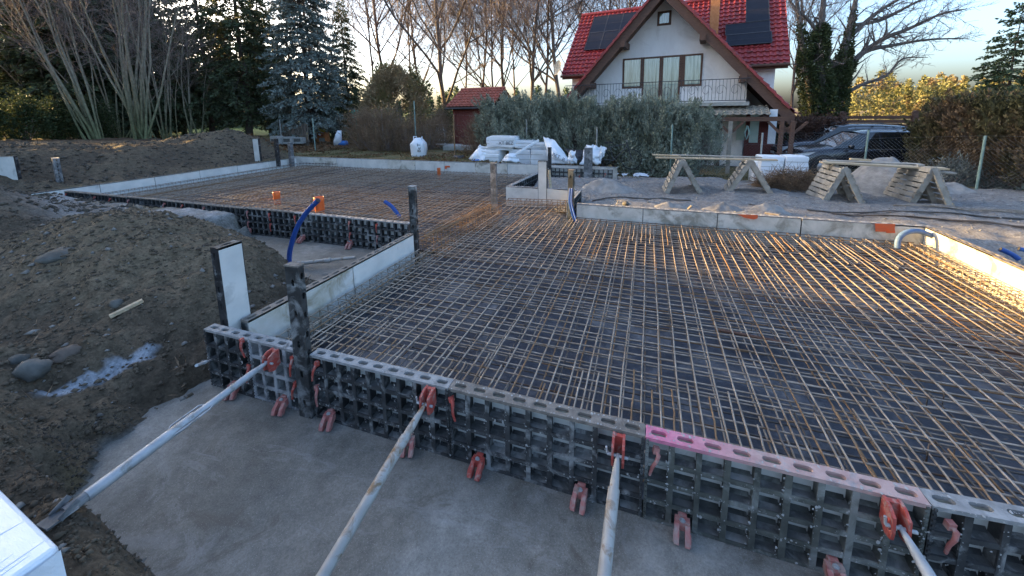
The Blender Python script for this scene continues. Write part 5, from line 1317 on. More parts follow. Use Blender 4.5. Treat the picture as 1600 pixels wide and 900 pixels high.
picket_fence(fa[:2], fb[:2], 0.44, 'old dark picket fence under the blue spruce', 1.25, M_darkpicket)
fa, fb = on_far(590, 228), on_far(700, 229)
picket_fence(fa[:2], fb[:2], 0.44, 'low dark picket fence behind the white bulk bag', 1.0, M_darkpicket, 0.15)
fa, fb = on_far(684, 228), on_far(697, 228)
picket_fence(fa[:2], (fb[0], fb[1]), 0.46, 'small whitish picket gate leaf beside the bulk bag', 0.95, M_eps, 0.14)
# wire fence lines: posts with strands and mesh
def wire_fence(bases, hs, ms, label, r=0.028, strands=5, diag=True):
    o = np.array(bases[0], float); t = empty('wire_fence', o, 0, label, 'fence')
    for p, h, m_ in zip(bases, hs, ms): MB().tube([np.array(p) - o + [0, 0, -0.1], np.array(p) - o + [0, 0, h]], r, 8).build('post', m_, t)
    P0, P1 = [], []
    for (p, h), (q, g_) in zip(list(zip(bases, hs))[:-1], list(zip(bases, hs))[1:]):
        p = np.array(p) - o; q = np.array(q) - o; hh = min(h, g_) - 0.05
        for k in range(strands):
            z = 0.05 + hh * k / (strands - 1); P0.append(p + [0, 0, z]); P1.append(q + [0, 0, z])
        if diag:
            L = np.linalg.norm(q - p); n_ = int(L / 0.09)
            for k in range(n_):
                for s in (1, -1):
                    a0 = k / n_; a1 = a0 + s * hh / L
                    z1 = hh
                    if a1 > 1: z1 = hh * (1 - a0) / (a1 - a0); a1 = 1
                    if a1 < 0: z1 = hh * a0 / (a0 - a1); a1 = 0
                    P0.append(p + (q - p) * a0 + [0, 0, 0.05]); P1.append(p + (q - p) * a1 + [0, 0, z1])
    n_ = len(P0); link('wire_mesh', seg_mesh('wire_mesh', P0, P1, np.full(n_, 0.0011), np.full(n_, 0.0011), 3, M_metal), t)
    return t
def fp(x, y, z): p = at(x, y, z); p[2] = gz(p[0], p[1]); return p
wb = [at_y(1047, 268, 11.6), at_y(1187, 262, 11.9), at_y(1349, 270, 12.3), at_y(1526, 292, 10.6)]
for p in wb: p[2] = gz(p[0], p[1])
wb.append(wb[-1] + np.array([2.2, -1.6, 0.0]))
wire_fence(wb, [at_y(1047, 195, 11.6)[2] - wb[0][2], 1.5, at_y(1358, 203, 12.3)[2] - wb[2][2], at_y(1540, 212, 10.6)[2] - wb[3][2], 1.6], [M_postgreen, M_postgrey, M_postgreen, M_postgreen, M_postgreen], 'thin green post wire fence between the sand yard and the cars')
wl = [fp(441, 228, 0.46), fp(493, 236, 0.46), fp(600, 236, 0.46), fp(651, 238, 0.46), fp(711, 246, 0.46), at_y(823, 225, 11.9), at_y(932, 235, 11.8)]
for p in wl[-2:]: p[2] = gz(p[0], p[1])
wire_fence(wl, [1.5, 1.6, 2.0, 2.3, 1.7, 1.7, 1.65], [M_postgrey, M_postgreen, M_woodgrey, M_postgreen, M_barR, M_postgrey, M_postgrey], 'wire fence of mixed thin posts along the garden and junipers', diag=False)
sp = on_far(538, 226); MB().tube([(0, 0, 0), (0.02, 0, 1.2), (-0.03, 0.02, 2.5), (0.05, 0, 4.2)], [0.06, 0.05, 0.045, 0.03], 8)

# ------------------------------------------------------------------ wrapped polystyrene, bags, sheets
def pack(name, o, ex, ey, h, label, cat, m=M_eps, seed=0, lump_=0.012, straps=True, group=None):
    """soft box: o corner on its base, ex and ey edge vectors"""
    o = np.array(o, float); ex = np.array(ex, float); ey = np.array(ey, float); n = 9
    u = np.linspace(0, 1, n); V = []; F = []; idx = {}
    def vid(i, j, k):
        if (i, j, k) not in idx:
            a, b, c = u[i], u[j], u[k]
            rd = 0.05
            p = ex * a + ey * b + np.array([0, 0, h]) * c
            e = (fbm(np.array([a * 3 + seed * 7.1 + c * 2.2]), np.array([b * 3 + c * 3.3]), seed, 3)[0])
            out = np.array([(a - 0.5), (b - 0.5), (c - 0.5)]) * 2
            nrm_ = ex / np.linalg.norm(ex) * out[0] ** 5 + ey / np.linalg.norm(ey) * out[1] ** 5 + np.array([0, 0, 1]) * out[2] ** 5
            p = p + nrm_ * lump_ * e - nrm_ * 0.008 * (np.sum(np.abs(out) > 0.95) - 1)
            idx[(i, j, k)] = len(V); V.append(p)
        return idx[(i, j, k)]
    for i in range(n - 1):
        for j in range(n - 1):
            F += [(vid(i, j, n - 1), vid(i + 1, j, n - 1), vid(i + 1, j + 1, n - 1), vid(i, j + 1, n - 1)), (vid(i, j, 0), vid(i, j + 1, 0), vid(i + 1, j + 1, 0), vid(i + 1, j, 0)),
                  (vid(i, 0, j), vid(i + 1, 0, j), vid(i + 1, 0, j + 1), vid(i, 0, j + 1)), (vid(i, n - 1, j), vid(i, n - 1, j + 1), vid(i + 1, n - 1, j + 1), vid(i + 1, n - 1, j)),
                  (vid(0, i, j), vid(0, i, j + 1), vid(0, i + 1, j + 1), vid(0, i + 1, j)), (vid(n - 1, i, j), vid(n - 1, i + 1, j), vid(n - 1, i + 1, j + 1), vid(n - 1, i, j + 1))]
    t = empty(name, o, 0, label, cat, group)
    mb = MB(); mb.add(V, F, True); b = mb.build('wrapped_block', m, t); b.data.set_sharp_from_angle(angle=R(45))
    if straps:
        s_ = MB()
        for c in (0.33, 0.66): s_.beam(ex * 0.0 - ey * 0.004 + np.array([0, 0, h * c]), ex - ey * 0.004 + np.array([0, 0, h * c]), 0.006, 0.010)
        s_.build('joint_line', M_postgrey, t)
    return t
def text_on(s, size, origin, xd, yd, parent, m=M_ink):
    cu = bpy.data.curves.new('print', 'FONT'); cu.body = s; cu.size = size; tmp = bpy.data.objects.new('tmp', cu); C.objects.link(tmp)
    dg = bpy.context.evaluated_depsgraph_get(); me = bpy.data.meshes.new_from_object(tmp.evaluated_get(dg)); bpy.data.objects.remove(tmp)
    xd = Vector(xd).normalized(); yd = Vector(yd); yd = (yd - xd * yd.dot(xd)).normalized(); zd = xd.cross(yd)
    Mx = Matrix((xd, yd, zd)).transposed().to_4x4(); Mx.translation = Vector([float(c) for c in origin]); me.transform(Mx)
    me.materials.clear(); me.materials.append(m); me.name = 'printed_letters'
    return link('printed_letters', me, parent)
# white stack by the car
Ye = 11.1
def epx(x0, x1, yb, yt, Y, dep, label, seed, m=M_eps):
    a = at_y(x0, yb, Y); b = at_y(x1, yb, Y); tp = at_y((x0 + x1) / 2, yt, Y)
    base = min(a[2], b[2]); return pack('polystyrene_pack', (a[0], Y, base), (b[0] - a[0], (b[0] - a[0]) * 0.05, 0), (0, dep, 0), tp[2] - base, label, 'polystyrene', m, seed, group='white polystyrene packs')
epx(1176, 1200, 286, 252, Ye + 0.3, 0.6, 'narrow white polystyrene pack on the left end of the stack by the cars', 1)
epx(1190, 1224, 285, 268, Ye, 0.7, 'lower left white polystyrene pack of the stack by the cars', 2)
epx(1225, 1258, 287, 269, Ye, 0.7, 'lower right white polystyrene pack of the stack by the cars', 3)
epx(1188, 1225, 267.6, 245, Ye, 0.7, 'upper left white polystyrene pack of the stack by the cars', 4)
epx(1226, 1264, 268.6, 245, Ye, 0.7, 'upper right white polystyrene pack of the stack by the cars', 5)
# pile behind the rear wall
Yp = 11.2
t_ = epx(760, 803, 230, 213.5, Yp, 0.9, 'thick printed white pack on top of the pile behind the rear wall', 6)
hh = 0.1; q = at_y(779, 226, Yp - 0.012) - np.array(t_.location); text_on('XT BEZ', 0.17, q, (1, 0.05, 0), (0, 0, 1), t_)
epx(748, 779, 256, 241, Yp - 0.1, 0.8, 'front white pack at the left foot of the pile behind the rear wall', 7)
epx(751, 780, 241.4, 235, Yp, 0.8, 'thin white pack lying on the left foot pack of the pile', 8)
epx(752, 800, 234.6, 230.4, Yp + 0.1, 0.9, 'thin white slab under the printed pack', 9)
epx(804, 832, 233, 219.5, Yp + 0.2, 0.8, 'white pack right of the printed one on the pile', 10, M_film)
epx(831, 858, 233, 223.6, Yp + 0.25, 0.8, 'white slab pack at the right end of the pile under the white plank', 11)
epx(795, 828, 256, 233.6, Yp + 0.2, 0.7, 'shaded white pack in the middle of the pile', 12, M_film)
epx(829, 858, 257, 233.7, Yp + 0.2, 0.7, 'shaded white slab stack below the white plank', 13)
def sheet_px(name, quad, Y, bulge, label, cat, m=M_film, seed=1, amp=0.05, nu=22, nv=16, dy=(0, 0, 0, 0), thick=0.012):
    """crumpled sheet spanned by four pixels (tl, tr, br, bl) at depth planes Y + dy"""
    c = [at_y(x, y, Y + d) for (x, y), d in zip(quad, dy)]; o = c[3]; t = empty(name, o, 0, label, cat)
    U, W = np.meshgrid(np.linspace(0, 1, nu), np.linspace(0, 1, nv))
    P_ = (c[0][None, None] * ((1 - U) * (1 - W))[..., None] + c[1] * (U * (1 - W))[..., None] + c[2] * (U * W)[..., None] + c[3] * ((1 - U) * W)[..., None])
    f = fbm(U * 4 + seed, W * 4, seed, 4); e = np.sin(np.pi * U) * np.sin(np.pi * W)
    P_[..., 1] += -bulge * e + amp * f; P_[..., 0] += amp * 0.5 * fbm(U * 3, W * 3 + seed, seed + 5, 3); P_[..., 2] += amp * 0.35 * fbm(U * 5 + 3, W * 3 + seed, seed + 9, 3)
    k = np.arange(nv - 1)[:, None] * nu + np.arange(nu - 1)[None]
    me = np_mesh('sheet', (P_ - o).reshape(-1, 3), np.stack([k, k + 1, k + nu + 1, k + nu], -1).reshape(-1, 4), m, True)
    ob = link('sheet', me, t); sd2 = ob.modifiers.new('thick', 'SOLIDIFY'); sd2.thickness = thick
    return t, c
t_, c_ = sheet_px('plastic_sheet', ((849, 214), (866, 219), (896, 256), (858, 256)), 10.9, 0.22, 'big printed white plastic sheet draped off the pile', 'plastic sheet', seed=2, dy=(0.4, 0.3, -0.1, -0.2))
q = at_y(862, 243, 10.60) - np.array(t_.location); text_on('BET', 0.17, q, (1, 0, -0.45), (0.3, 0, 1), t_)
q = at_y(877, 251, 10.55) - np.array(t_.location); text_on('B', 0.18, q, (1, 0, -0.45), (0.3, 0, 1), t_)
sheet_px('plastic_sheet', ((916, 225), (940, 230), (938, 257), (905, 257)), 10.95, 0.2, 'white bulk bag lying open right of the dark tarpaulin', 'bag', seed=5, amp=0.09, dy=(0.3, 0.3, -0.1, -0.1))
sheet_px('plastic_sheet', ((938, 228), (948, 231), (944, 245), (934, 257)), 11.0, 0.06, 'torn corner flap of the white bulk bag', 'bag', seed=8, amp=0.05)
sheet_px('plastic_sheet', ((889, 236), (899, 236), (902, 256), (886, 256)), 10.8, 0.12, 'small white film scrap between the printed sheet and the grey post', 'bag', seed=9, amp=0.06)
sheet_px('tarpaulin', ((882, 232), (918, 236), (914, 254), (896, 250)), 11.1, 0.25, 'dark crumpled tarpaulin among the white bags', 'tarpaulin', M_iron, 12, 0.08, dy=(0.2, 0.2, 0, 0))
sheet_px('plastic_sheet', ((750, 226), (764, 233), (756, 252), (730, 250)), 11.1, 0.10, 'white film hanging down left of the pile', 'plastic sheet', seed=14, amp=0.05, dy=(0.3, 0.3, -0.1, 0))
sheet_px('plastic_sheet', ((789, 243), (802, 240), (814, 256), (784, 257)), 10.75, 0.25, 'bunched white film behind the grey post', 'plastic sheet', seed=15, amp=0.08)
a = at_y(801, 243.5, 10.8); b = at_y(842, 219, 11.2); tag(MB().beam((0, 0, 0), b - a, 0.08, 0.07).build('white_plank', M_eps, None, a, bevel=0.006), 'white plank leaning across the polystyrene pile', 'plank')
sheet_px('blue_cover', ((736, 250), (748, 249), (748, 257), (733, 257)), 11.0, 0.1, 'small blue sack at the foot of the pile', 'sack', M_blueplastic, 16, 0.03)
for k, (x0, y0, x1, y1, lab) in enumerate([(960, 263, 978, 270, 'white film scrap on the ground beyond the notch'), (990, 267, 1012, 270, 'flat white film scrap on the sand edge near the junipers')]):
    p = fp((x0 + x1) / 2, y1, 0.2); w_ = 0.45
    g_ = np.random.default_rng(k); U, W = np.meshgrid(np.linspace(-1, 1, 12), np.linspace(-1, 1, 8)); Z = 0.05 + 0.06 * fbm(U * 2 + k, W * 2, 4 + k, 3)
    kk = np.arange(7)[:, None] * 12 + np.arange(11)[None]
    tag(link('film_scrap', np_mesh('film_scrap', np.stack([U * 0.25 * (1 + 0.3 * vnoise(W * 2, U, k)), W * 0.16, Z], -1).reshape(-1, 3), np.stack([kk, kk + 1, kk + 13, kk + 12], -1).reshape(-1, 4), M_film, True), None, (p[0], p[1], gz(p[0], p[1]))), lab, 'film scrap')
# bulk bag on the grass strip
def bulk_bag(p, w, h, label, mark):
    t = empty('bulk_bag', p, R(10), label, 'bag'); n = 20; V = []; F = []; lv = 12
    for k in range(lv):
        z = h * k / (lv - 1); f = k / (lv - 1); rr_ = w / 2 * (1.0 + 0.12 * math.sin(math.pi * f) - 0.55 * max(0, f - 0.72) / 0.28 * (f > 0.72))
        for j in range(n):
            a = 2 * math.pi * j / n; sq = 1 / max(abs(math.cos(a)), abs(math.sin(a))) ** 0.45
            e = 1 + 0.09 * float(fbm(np.array([math.cos(a) * 1.5 + k * 0.3]), np.array([math.sin(a) * 1.5 + k * 0.25]), 3, 3)[0])
            V.append((rr_ * sq * e * math.cos(a), rr_ * sq * e * math.sin(a), z))
    for k in range(lv - 1):
        for j in range(n): F.append((k * n + j, k * n + (j + 1) % n, (k + 1) * n + (j + 1) % n, (k + 1) * n + j))
    F.append(tuple(range((lv - 1) * n, lv * n)))
    mb = MB(); mb.add(V, F, True); mb.build('sack', M_film, t)
    lp = MB()
    for s in (-1, 1): lp.tube([(s * w * 0.3, -0.1, h * 0.85), (s * w * 0.33, -0.05, h * 1.08), (s * w * 0.22, 0.1, h * 1.06), (s * w * 0.2, 0.2, h * 0.85)], 0.018, 6)
    lp.build('lifting_loop', M_film, t)
    text_on(mark, 0.22, (w * 0.38, -w * 0.60, h * 0.25), (0, 0, 1), (-1, 0.2, 0), t)
    return t
p = at(655, 244, 0.46); p[2] = gz(p[0], p[1]); bulk_bag(p, 0.56, 0.76, 'white printed bulk bag standing on the grass strip', 'BET')
# wrapped pack in the near left corner
A_ = at(92, 852, 0.86); B_ = at(0, 762, 0.86); e1 = (B_ - A_); e1[2] = 0; e1 /= np.linalg.norm(e1); e2 = np.array([e1[1], -e1[0], 0]); 
if e2[1] > 0: e2 = -e2
zc = 0.36
def boxpack(o, ex, ey, h, label):
    t = empty('polystyrene_pack', o, 0, label, 'polystyrene'); ex = np.array(ex); ey = np.array(ey); up = np.array([0, 0, h])
    mb = MB(); b = [ex * 0, ex, ex + ey, ey]; mb.add([*b, *[p + up for p in b]], [(0, 1, 2, 3), (4, 7, 6, 5), (0, 4, 5, 1), (1, 5, 6, 2), (2, 6, 7, 3), (3, 7, 4, 0)])
    mb.build('wrapped_block', M_film, t, bevel=0.014)
    # gathered film: thin raised pleats over the top and a crumpled end
    rr = random.Random(int(h * 1000)); xd = ex / np.linalg.norm(ex); yd = ey / np.linalg.norm(ey); L = np.linalg.norm(ex); W = np.linalg.norm(ey)
    for k in range(14):
        u = rr.uniform(0.02, 0.95) * L; w0 = rr.uniform(0, 0.25) * W; w1 = rr.uniform(0.45, 1.0) * W; s = rr.uniform(-0.05, 0.05)
        MB().tube([xd * u + yd * w0 + up + [0, 0, 0.0005], xd * (u + s * 0.5) + yd * (w0 + w1) / 2 + up + [0, 0, 0.0025], xd * (u + s) + yd * w1 + up + [0, 0, 0.0005]], [0.0005, rr.uniform(0.0015, 0.003), 0.0005], 5).build('film_pleat', M_film, t)
    g = np.random.default_rng(int(h * 977)); U, Wv = np.meshgrid(np.linspace(0, 1, 14), np.linspace(0, 1, 9))
    P_ = -xd * 0.006 + (yd * W)[None, None] * U[..., None] + up[None, None] * (0.03 + 0.94 * Wv)[..., None] - xd * (0.022 * np.abs(fbm(U * 5, Wv * 4, 7, 4)) * np.sin(np.pi * U) ** 0.5)[..., None]
    kk = np.arange(8)[:, None] * 14 + np.arange(13)[None]
    link('film_end', np_mesh('film_end', P_.reshape(-1, 3), np.stack([kk, kk + 1, kk + 15, kk + 14], -1).reshape(-1, 4), M_film, False), t)
    return t
boxpack((A_[0], A_[1], zc), e1 * 1.2, e2 * 0.62, 0.86 - zc, 'film wrapped white polystyrene pack by the dirt at the near edge of the pit')
A2 = A_ + e2 * 0.14 + e1 * 0.16; 
boxpack((A2[0], A2[1], 0.862), e1 * 0.95, e2 * 0.44, 0.09, 'thin film wrapped sheet pack lying on the pack near the pit')

# ------------------------------------------------------------------ garden odds and ends
p = on_far(505, 222); t = empty('garden_box', (p[0], p[1], p[2]), R(10), 'small brown crate with a red stripe under the spruce', 'crate')
MB().box(-0.32, 0.32, -0.25, 0.25, 0, 0.62).build('carton', M_brick, t, bevel=0.01); MB().box(-0.325, 0.2, -0.256, -0.251, 0.40, 0.47).build('stripe', M_red, t); MB().box(-0.1, 0.3, -0.257, -0.252, 0.05, 0.28).build('print', M_postgrey, t)
mb = MB(); 
for k, (dx, dz, s) in enumerate(((-0.12, 0, 0.12), (0.08, 0.02, 0.14), (0.0, 0.1, 0.10))): mb.lathe([(0, -s), (s * 0.8, -s * 0.5), (s, 0.1 * s), (s * 0.6, s * 0.7), (0, s * 0.8)], 10, (dx, 0, dz + 0.1))
tag(mb.build('yellow_bag', M_yellow, None, (p[0], p[1], p[2] + 0.63)), 'yellow plastic bag lying on the brown crate', 'bag')
p = on_far(519, 228); t, _ = sheet_px('white_sack', ((527, 204), (534.5, 204), (532, 228), (520, 228)), p[1], 0.25, 'white sack leaning by a thin tree trunk', 'sack', M_film, 31, 0.05, 12, 10)
p = on_far(536, 228); t = empty('blue_barrel', (p[0], p[1], p[2]), R(20), 'blue plastic tub lying beside the white sack', 'tub'); t.scale = (0.6, 0.6, 0.6)
MB().lathe([(0, -0.4), (0.22, -0.4), (0.26, -0.2), (0.26, 0.2), (0.23, 0.42), (0, 0.42)], 14, (0, 0, 0.24), axis='x').build('drum', M_blueplastic, t); MB().lathe([(0.27, -0.02), (0.28, 0), (0.27, 0.02)], 14, (0.05, 0, 0.24), axis='x').build('rib', M_blueplastic, t)
p = on_far(541, 224); t = empty('bird_feeder', (p[0], p[1] + 1.0, p[2]), 0, 'green bird feeder box on a thin pole', 'bird feeder')
MB().tube([(0, 0, 0), (0.03, 0, 1.5)], 0.03, 6).build('pole', M_green, t); MB().box(-0.16, 0.16, -0.16, 0.16, 1.5, 1.85).build('box', M_green, t); MB().prism([(-0.22, 1.852), (0.22, 1.852), (0, 2.0)], 1, -0.2, 0.2).build('roof', M_green, t)
p = on_far(516, 205, 0.46); 
for k, (x, lab) in enumerate(((402, 'pale concrete block on the soil beside the white upright'), (417, 'second pale concrete block beside the black thin post'), (428, 'third pale concrete block at the picket fence'))):
    q = on_far(x, 233); t = empty('concrete_block', (q[0], q[1] + 1.2 + 0.2 * k, 0.62), R(8 * k), lab, 'block'); MB().box(-0.28, 0.28, -0.2, 0.2, 0, 0.46 - 0.06 * k).build('shell', M_postgrey, t, bevel=0.02); MB().box(-0.2, 0.2, -0.205, -0.199, 0.12, 0.3).build('recess', M_stone, t)
for k, (x, y, lab) in enumerate(((690, 233, 'long stone slab step by the whitish gate'), (712, 236, 'second stone slab step beside the shed'))):
    q = on_far(x, y); t = tag(MB().box(-0.75, 0.75, -0.35, 0.35, 0, 0.22).build('stone_step', M_postgrey, None, (q[0], q[1] + 0.5, 0.44 + 0.02 * k), (0, 0, R(-6 + 10 * k)), bevel=0.02), lab, 'step')
p = on_far(712, 248); lump((p[0], p[1] + 0.3, 0.46), (0.30, 0.2, 0.12), M_iron, 'dark crumpled heap on the grass by the rear wall', 'rubbish heap', 31, 'rubbish_heap')
# bicycle against the junipers
def bicycle(loc, rz, label):
    t = empty('bicycle', loc, rz, label, 'bicycle')
    for x in (-0.52, 0.52):
        w = MB().tube([(0.33 * math.cos(a), 0, 0.33 * math.sin(a)) for a in np.linspace(0, 2 * math.pi, 25)], 0.017, 6, False); wo = w.build('wheel', M_tyre, t, (x, 0, 0.345))
        s_ = MB(); 
        for k in range(12): a = k * math.pi / 6; s_.tube([(0, 0, 0), (0.32 * math.cos(a), 0, 0.32 * math.sin(a))], 0.002, 3, False)
        s_.build('spoke', M_metal, wo)
    f = MB(); 
    for a, b in (((-0.52, 0.345), (-0.08, 0.30)), ((-0.52, 0.345), (-0.20, 0.80)), ((-0.08, 0.30), (-0.22, 0.86)), ((-0.08, 0.30), (0.36, 0.78)), ((-0.20, 0.76), (0.35, 0.86)), ((0.52, 0.345), (0.34, 0.94))): f.tube([(a[0], 0, a[1]), (b[0], 0, b[1])], 0.016, 6)
    f.build('frame', M_iron, t)
    MB().tube([(0.30, -0.28, 0.97), (0.34, -0.1, 0.98), (0.34, 0.1, 0.98), (0.30, 0.28, 0.97)], 0.013, 6).build('handlebar', M_metal, t)
    MB().prism([(-0.36, 0.88), (-0.10, 0.90), (-0.10, 0.93), (-0.36, 0.94)], 1, -0.07, 0.07).build('saddle', M_tyre, t); return t
p = at_y(955, 262, 11.5); bicycle((p[0] + 0.15, 11.35, gz(p[0], 11.35) + 0.2), R(12), 'old bicycle leaning in the dark under the junipers')
# ------------------------------------------------------------------ vegetation
def spruce_parts(seed, H, Rb, leaf, z0=0.06, whorl=0.42, nb=8, dens=1.0, droop=0.5, card=(0.16, 0.035), rise=0.12):
    g = np.random.default_rng(seed)
    trunk = MB(); 
    pts = [(0.04 * H / 12 * math.sin(k * 1.7 + seed), 0.04 * math.cos(k * 1.3), H * k / 8) for k in range(9)]
    trunk.tube(pts, [max(0.022 * H * (1 - k / 8.3) * 0.62, 0.012) for k in range(9)], 9)
    S0, S1, A0, A1 = [], [], [], []; LP, LD, LW = [], [], []
    z = z0 * H
    while z < H * 0.985:
        f = (z / H - z0) / (1 - z0)
        L0 = Rb * (1 - f) ** 0.8 * (0.55 + 0.45 * min(1, f * 6 + 0.4)) + 0.12
        n_ = max(4, int(nb * (0.7 + 0.3 * (1 - f)))); ph = g.uniform(0, 6.28)
        for b in range(n_):
            a = ph + b * 2 * math.pi / n_ + g.uniform(-0.25, 0.25); L = L0 * g.uniform(0.72, 1.12); ca, sa = math.cos(a), math.sin(a)
            zz = z + g.uniform(-0.5, 0.5) * whorl
            t = np.linspace(0, 1, 7); r = L * t; dz = L * (rise * t - droop * t ** 2 + 0.22 * droop * t ** 4) * (0.5 + 0.8 * (1 - f))
            if f > 0.8: dz = L * (0.5 * t)
            P = np.stack([r * ca, r * sa, zz + dz], 1)
            for k in range(6):
                S0.append(P[k]); S1.append(P[k + 1]); rr = 0.011 * L + 0.006; A0.append(rr * (1 - t[k]) + 0.004); A1.append(rr * (1 - t[k + 1]) + 0.003)
            m = max(5, int(L * 8 * dens)); tt = g.uniform(0.12, 1.0, m) ** 0.8
            base = np.stack([np.interp(tt, t, P[:, 0]), np.interp(tt, t, P[:, 1]), np.interp(tt, t, P[:, 2])], 1)
            side = g.choice([-1, 1], m); ang = a + side * g.uniform(0.5, 1.1, m); tl = (0.42 * L * (1 - tt) ** 0.7 + 0.14) * g.uniform(0.6, 1.1, m)
            tl = np.minimum(tl, 0.9)
            td = np.stack([np.cos(ang), np.sin(ang), -0.28 + g.normal(0, 0.15, m) - 0.35 * droop], 1); td /= np.linalg.norm(td, axis=1, keepdims=True)
            for k in range(m):
                S0.append(base[k]); S1.append(base[k] + td[k] * tl[k]); A0.append(0.006); A1.append(0.002)
            q = np.maximum(3, (tl / card[0] * 2.6 * dens).astype(int)); idx = np.repeat(np.arange(m), q); n2 = len(idx)
            s = g.random(n2); pp = base[idx] + td[idx] * (tl[idx] * s)[:, None]
            dd = td[idx] * 0.8 + g.normal(0, 0.42, (n2, 3)); dd /= np.linalg.norm(dd, axis=1, keepdims=True)
            LP.append(pp); LD.append(dd * (card[0] * g.uniform(0.7, 1.3, n2))[:, None]); LW.append(card[1] * g.uniform(0.7, 1.3, n2))
        z += whorl * g.uniform(0.8, 1.2) * (0.55 + 0.45 * (1 - f))
    LP = np.concatenate(LP); LD = np.concatenate(LD); LW = np.concatenate(LW)
    return trunk.mesh('trunk', M_spruce_bark), seg_mesh('limbs', S0, S1, A0, A1, 3, M_spruce_bark), cards('crown', LP, LD, LW, leaf, rng=g)
def plant_spruce(meshes, loc, rz, s, label, group=None, name='spruce_tree', sz=None):
    t = empty(name, loc, rz, label, 'tree', group); t.scale = (s, s, sz or s)
    for nm, me in zip(('trunk', 'limbs', 'crown'), meshes): link(nm, me, t)
    return t
SP_BLUE = spruce_parts(3, 13, 2.7, L_blue, 0.09, 0.40, 9, 1.5, 0.45, (0.17, 0.040))
SP_GREEN = spruce_parts(5, 15, 3.0, L_spruce, 0.13, 0.50, 8, 1.2, 0.6, (0.20, 0.05))
SP_DARK = spruce_parts(8, 16, 2.8, L_spruce, 0.10, 0.52, 9, 1.2, 0.65, (0.24, 0.065))
SP_SPARSE = spruce_parts(12, 9, 2.9, L_far, 0.05, 0.45, 7, 1.3, 0.3, (0.20, 0.055))
def base_d(x, dep, y=None):
    """plan position of image column x at a depth, standing on the ground"""
    d = ray(x, 180); p = CAM + d * dep; p[2] = gz(p[0], p[1]); return p
p = base_d(484, 24.0); plant_spruce(SP_BLUE, p, 0.4, 1.05, 'large dense blue spruce behind the picket fence', name='blue_spruce')
p = base_d(388, 26); plant_spruce(SP_GREEN, p, 1.3, 1.05, 'tall dark green spruce next to the blue spruce')
p = base_d(330, 30); plant_spruce(SP_GREEN, p, 2.6, 1.1, 'dark green spruce behind the brown soil hump')
p = base_d(545, 29); plant_spruce(SP_GREEN, p, 4.1, 0.66, 'smaller ragged spruce right behind the blue spruce')
p = base_d(1568, 28); t = plant_spruce(SP_SPARSE, (p[0], p[1], 0.4), 0.7, 1.0, 'thin sparse spruce standing alone against the sky above the thuja hedge')
# dark conifer wood on the left, continuing beyond the picture
gw = random.Random(31)
wood = [(20, 30), (75, 33), (130, 30), (185, 34), (240, 32), (285, 36), (-30, 27), (-90, 32), (50, 40), (160, 41), (255, 43), (420, 34)]
for k, (x, dep) in enumerate(wood):
    p = base_d(x, dep); plant_spruce(SP_DARK, p, k * 1.1, gw.uniform(0.85, 1.1), 'dark spruce of the wood behind the bare multi-stemmed trees', 'spruces of the left wood')
for k in range(42):
    # spruces added mostly out of view to block the sun, gap shaped for beam
    row = k // 21; yy = -34.7 + (k % 21) * 2.7; xx = -29 - row * 4.0 + gw.uniform(-1, 1)
    if 4.3 < yy < 10.4 or yy > 16: continue
    p = (xx, yy, gz(xx, yy)); plant_spruce(SP_DARK, p, k * 0.9, gw.uniform(1.0, 1.25), 'dark spruce added left of the site to block the low sun', 'added sun-blocking spruces')

# bare broadleaved trees
def bare_parts(seed, H, r0, mb_trunk, mb_twig, fork=0.35, spread=0.6, lean=(0, 0), levels=5, twig_r=0.006, sub=1.0, up=0.25):
    rr = random.Random(seed); T0, T1, TA, TB = [], [], [], []; W0, W1, WA, WB = [], [], [], []
    def seg(a, b, ra, rb_):
        if ra > 0.030: T0.append(a[:]); T1.append(b[:]); TA.append(ra); TB.append(rb_)
        else: W0.append(a[:]); W1.append(b[:]); WA.append(max(ra, twig_r)); WB.append(max(rb_, twig_r * 0.7))
    def grow(p, d, r, L, lev):
        n_ = 7 if lev == 0 else (6 if lev < 3 else 4); st = L / n_
        for k in range(n_):
            d = (d + Vector((rr.gauss(0, 0.10), rr.gauss(0, 0.10), rr.gauss(0, 0.07))) * (0.6 if lev == 0 else 1.2) + Vector((0, 0, up * 0.2))).normalized()
            q = p + d * st; r1 = r * (1 - 0.55 / n_) if lev < levels else r * 0.8
            seg(p, q, r, r1); p, r = q, r1
            f = (k + 1) / n_
            if lev < levels and f > (fork if lev == 0 else 0.18):
                nc = (2 if rr.random() < 0.75 else 3) if lev == 0 else (1 if rr.random() < 0.55 * sub else (2 if rr.random() < 0.85 else 0))
                for c in range(nc):
                    ax = Vector((rr.gauss(0, 1), rr.gauss(0, 1), rr.gauss(0, 0.4))); side = d.cross(ax).normalized()
                    a = rr.uniform(0.5, 1.0) * (spread + 0.35 if lev else spread + 0.3)
                    nd = (d * math.cos(a) + side * math.sin(a)).normalized()
                    rc = r * rr.uniform(0.42, 0.66); Lc = L * rr.uniform(0.42, 0.62) * (1.0 if lev else (1.15 - 0.55 * f))
                    if rc > 0.002 and Lc > 0.15: grow(p.copy(), nd, rc, Lc, lev + 1)
    grow(Vector((0, 0, -0.2)), Vector((lean[0], lean[1], 1)).normalized(), r0, H, 0)
    return seg_mesh('limbs', T0, T1, TA, TB, 7, mb_trunk), seg_mesh('twigs', W0, W1, WA, WB, 3, mb_twig)
def plant_bare(meshes, loc, rz, s, label, group=None, name='bare_tree'):
    t = empty(name, loc, rz, label, 'tree', group); t.scale = (s, s, s)
    link('trunk', meshes[0], t); link('twigs', meshes[1], t); return t
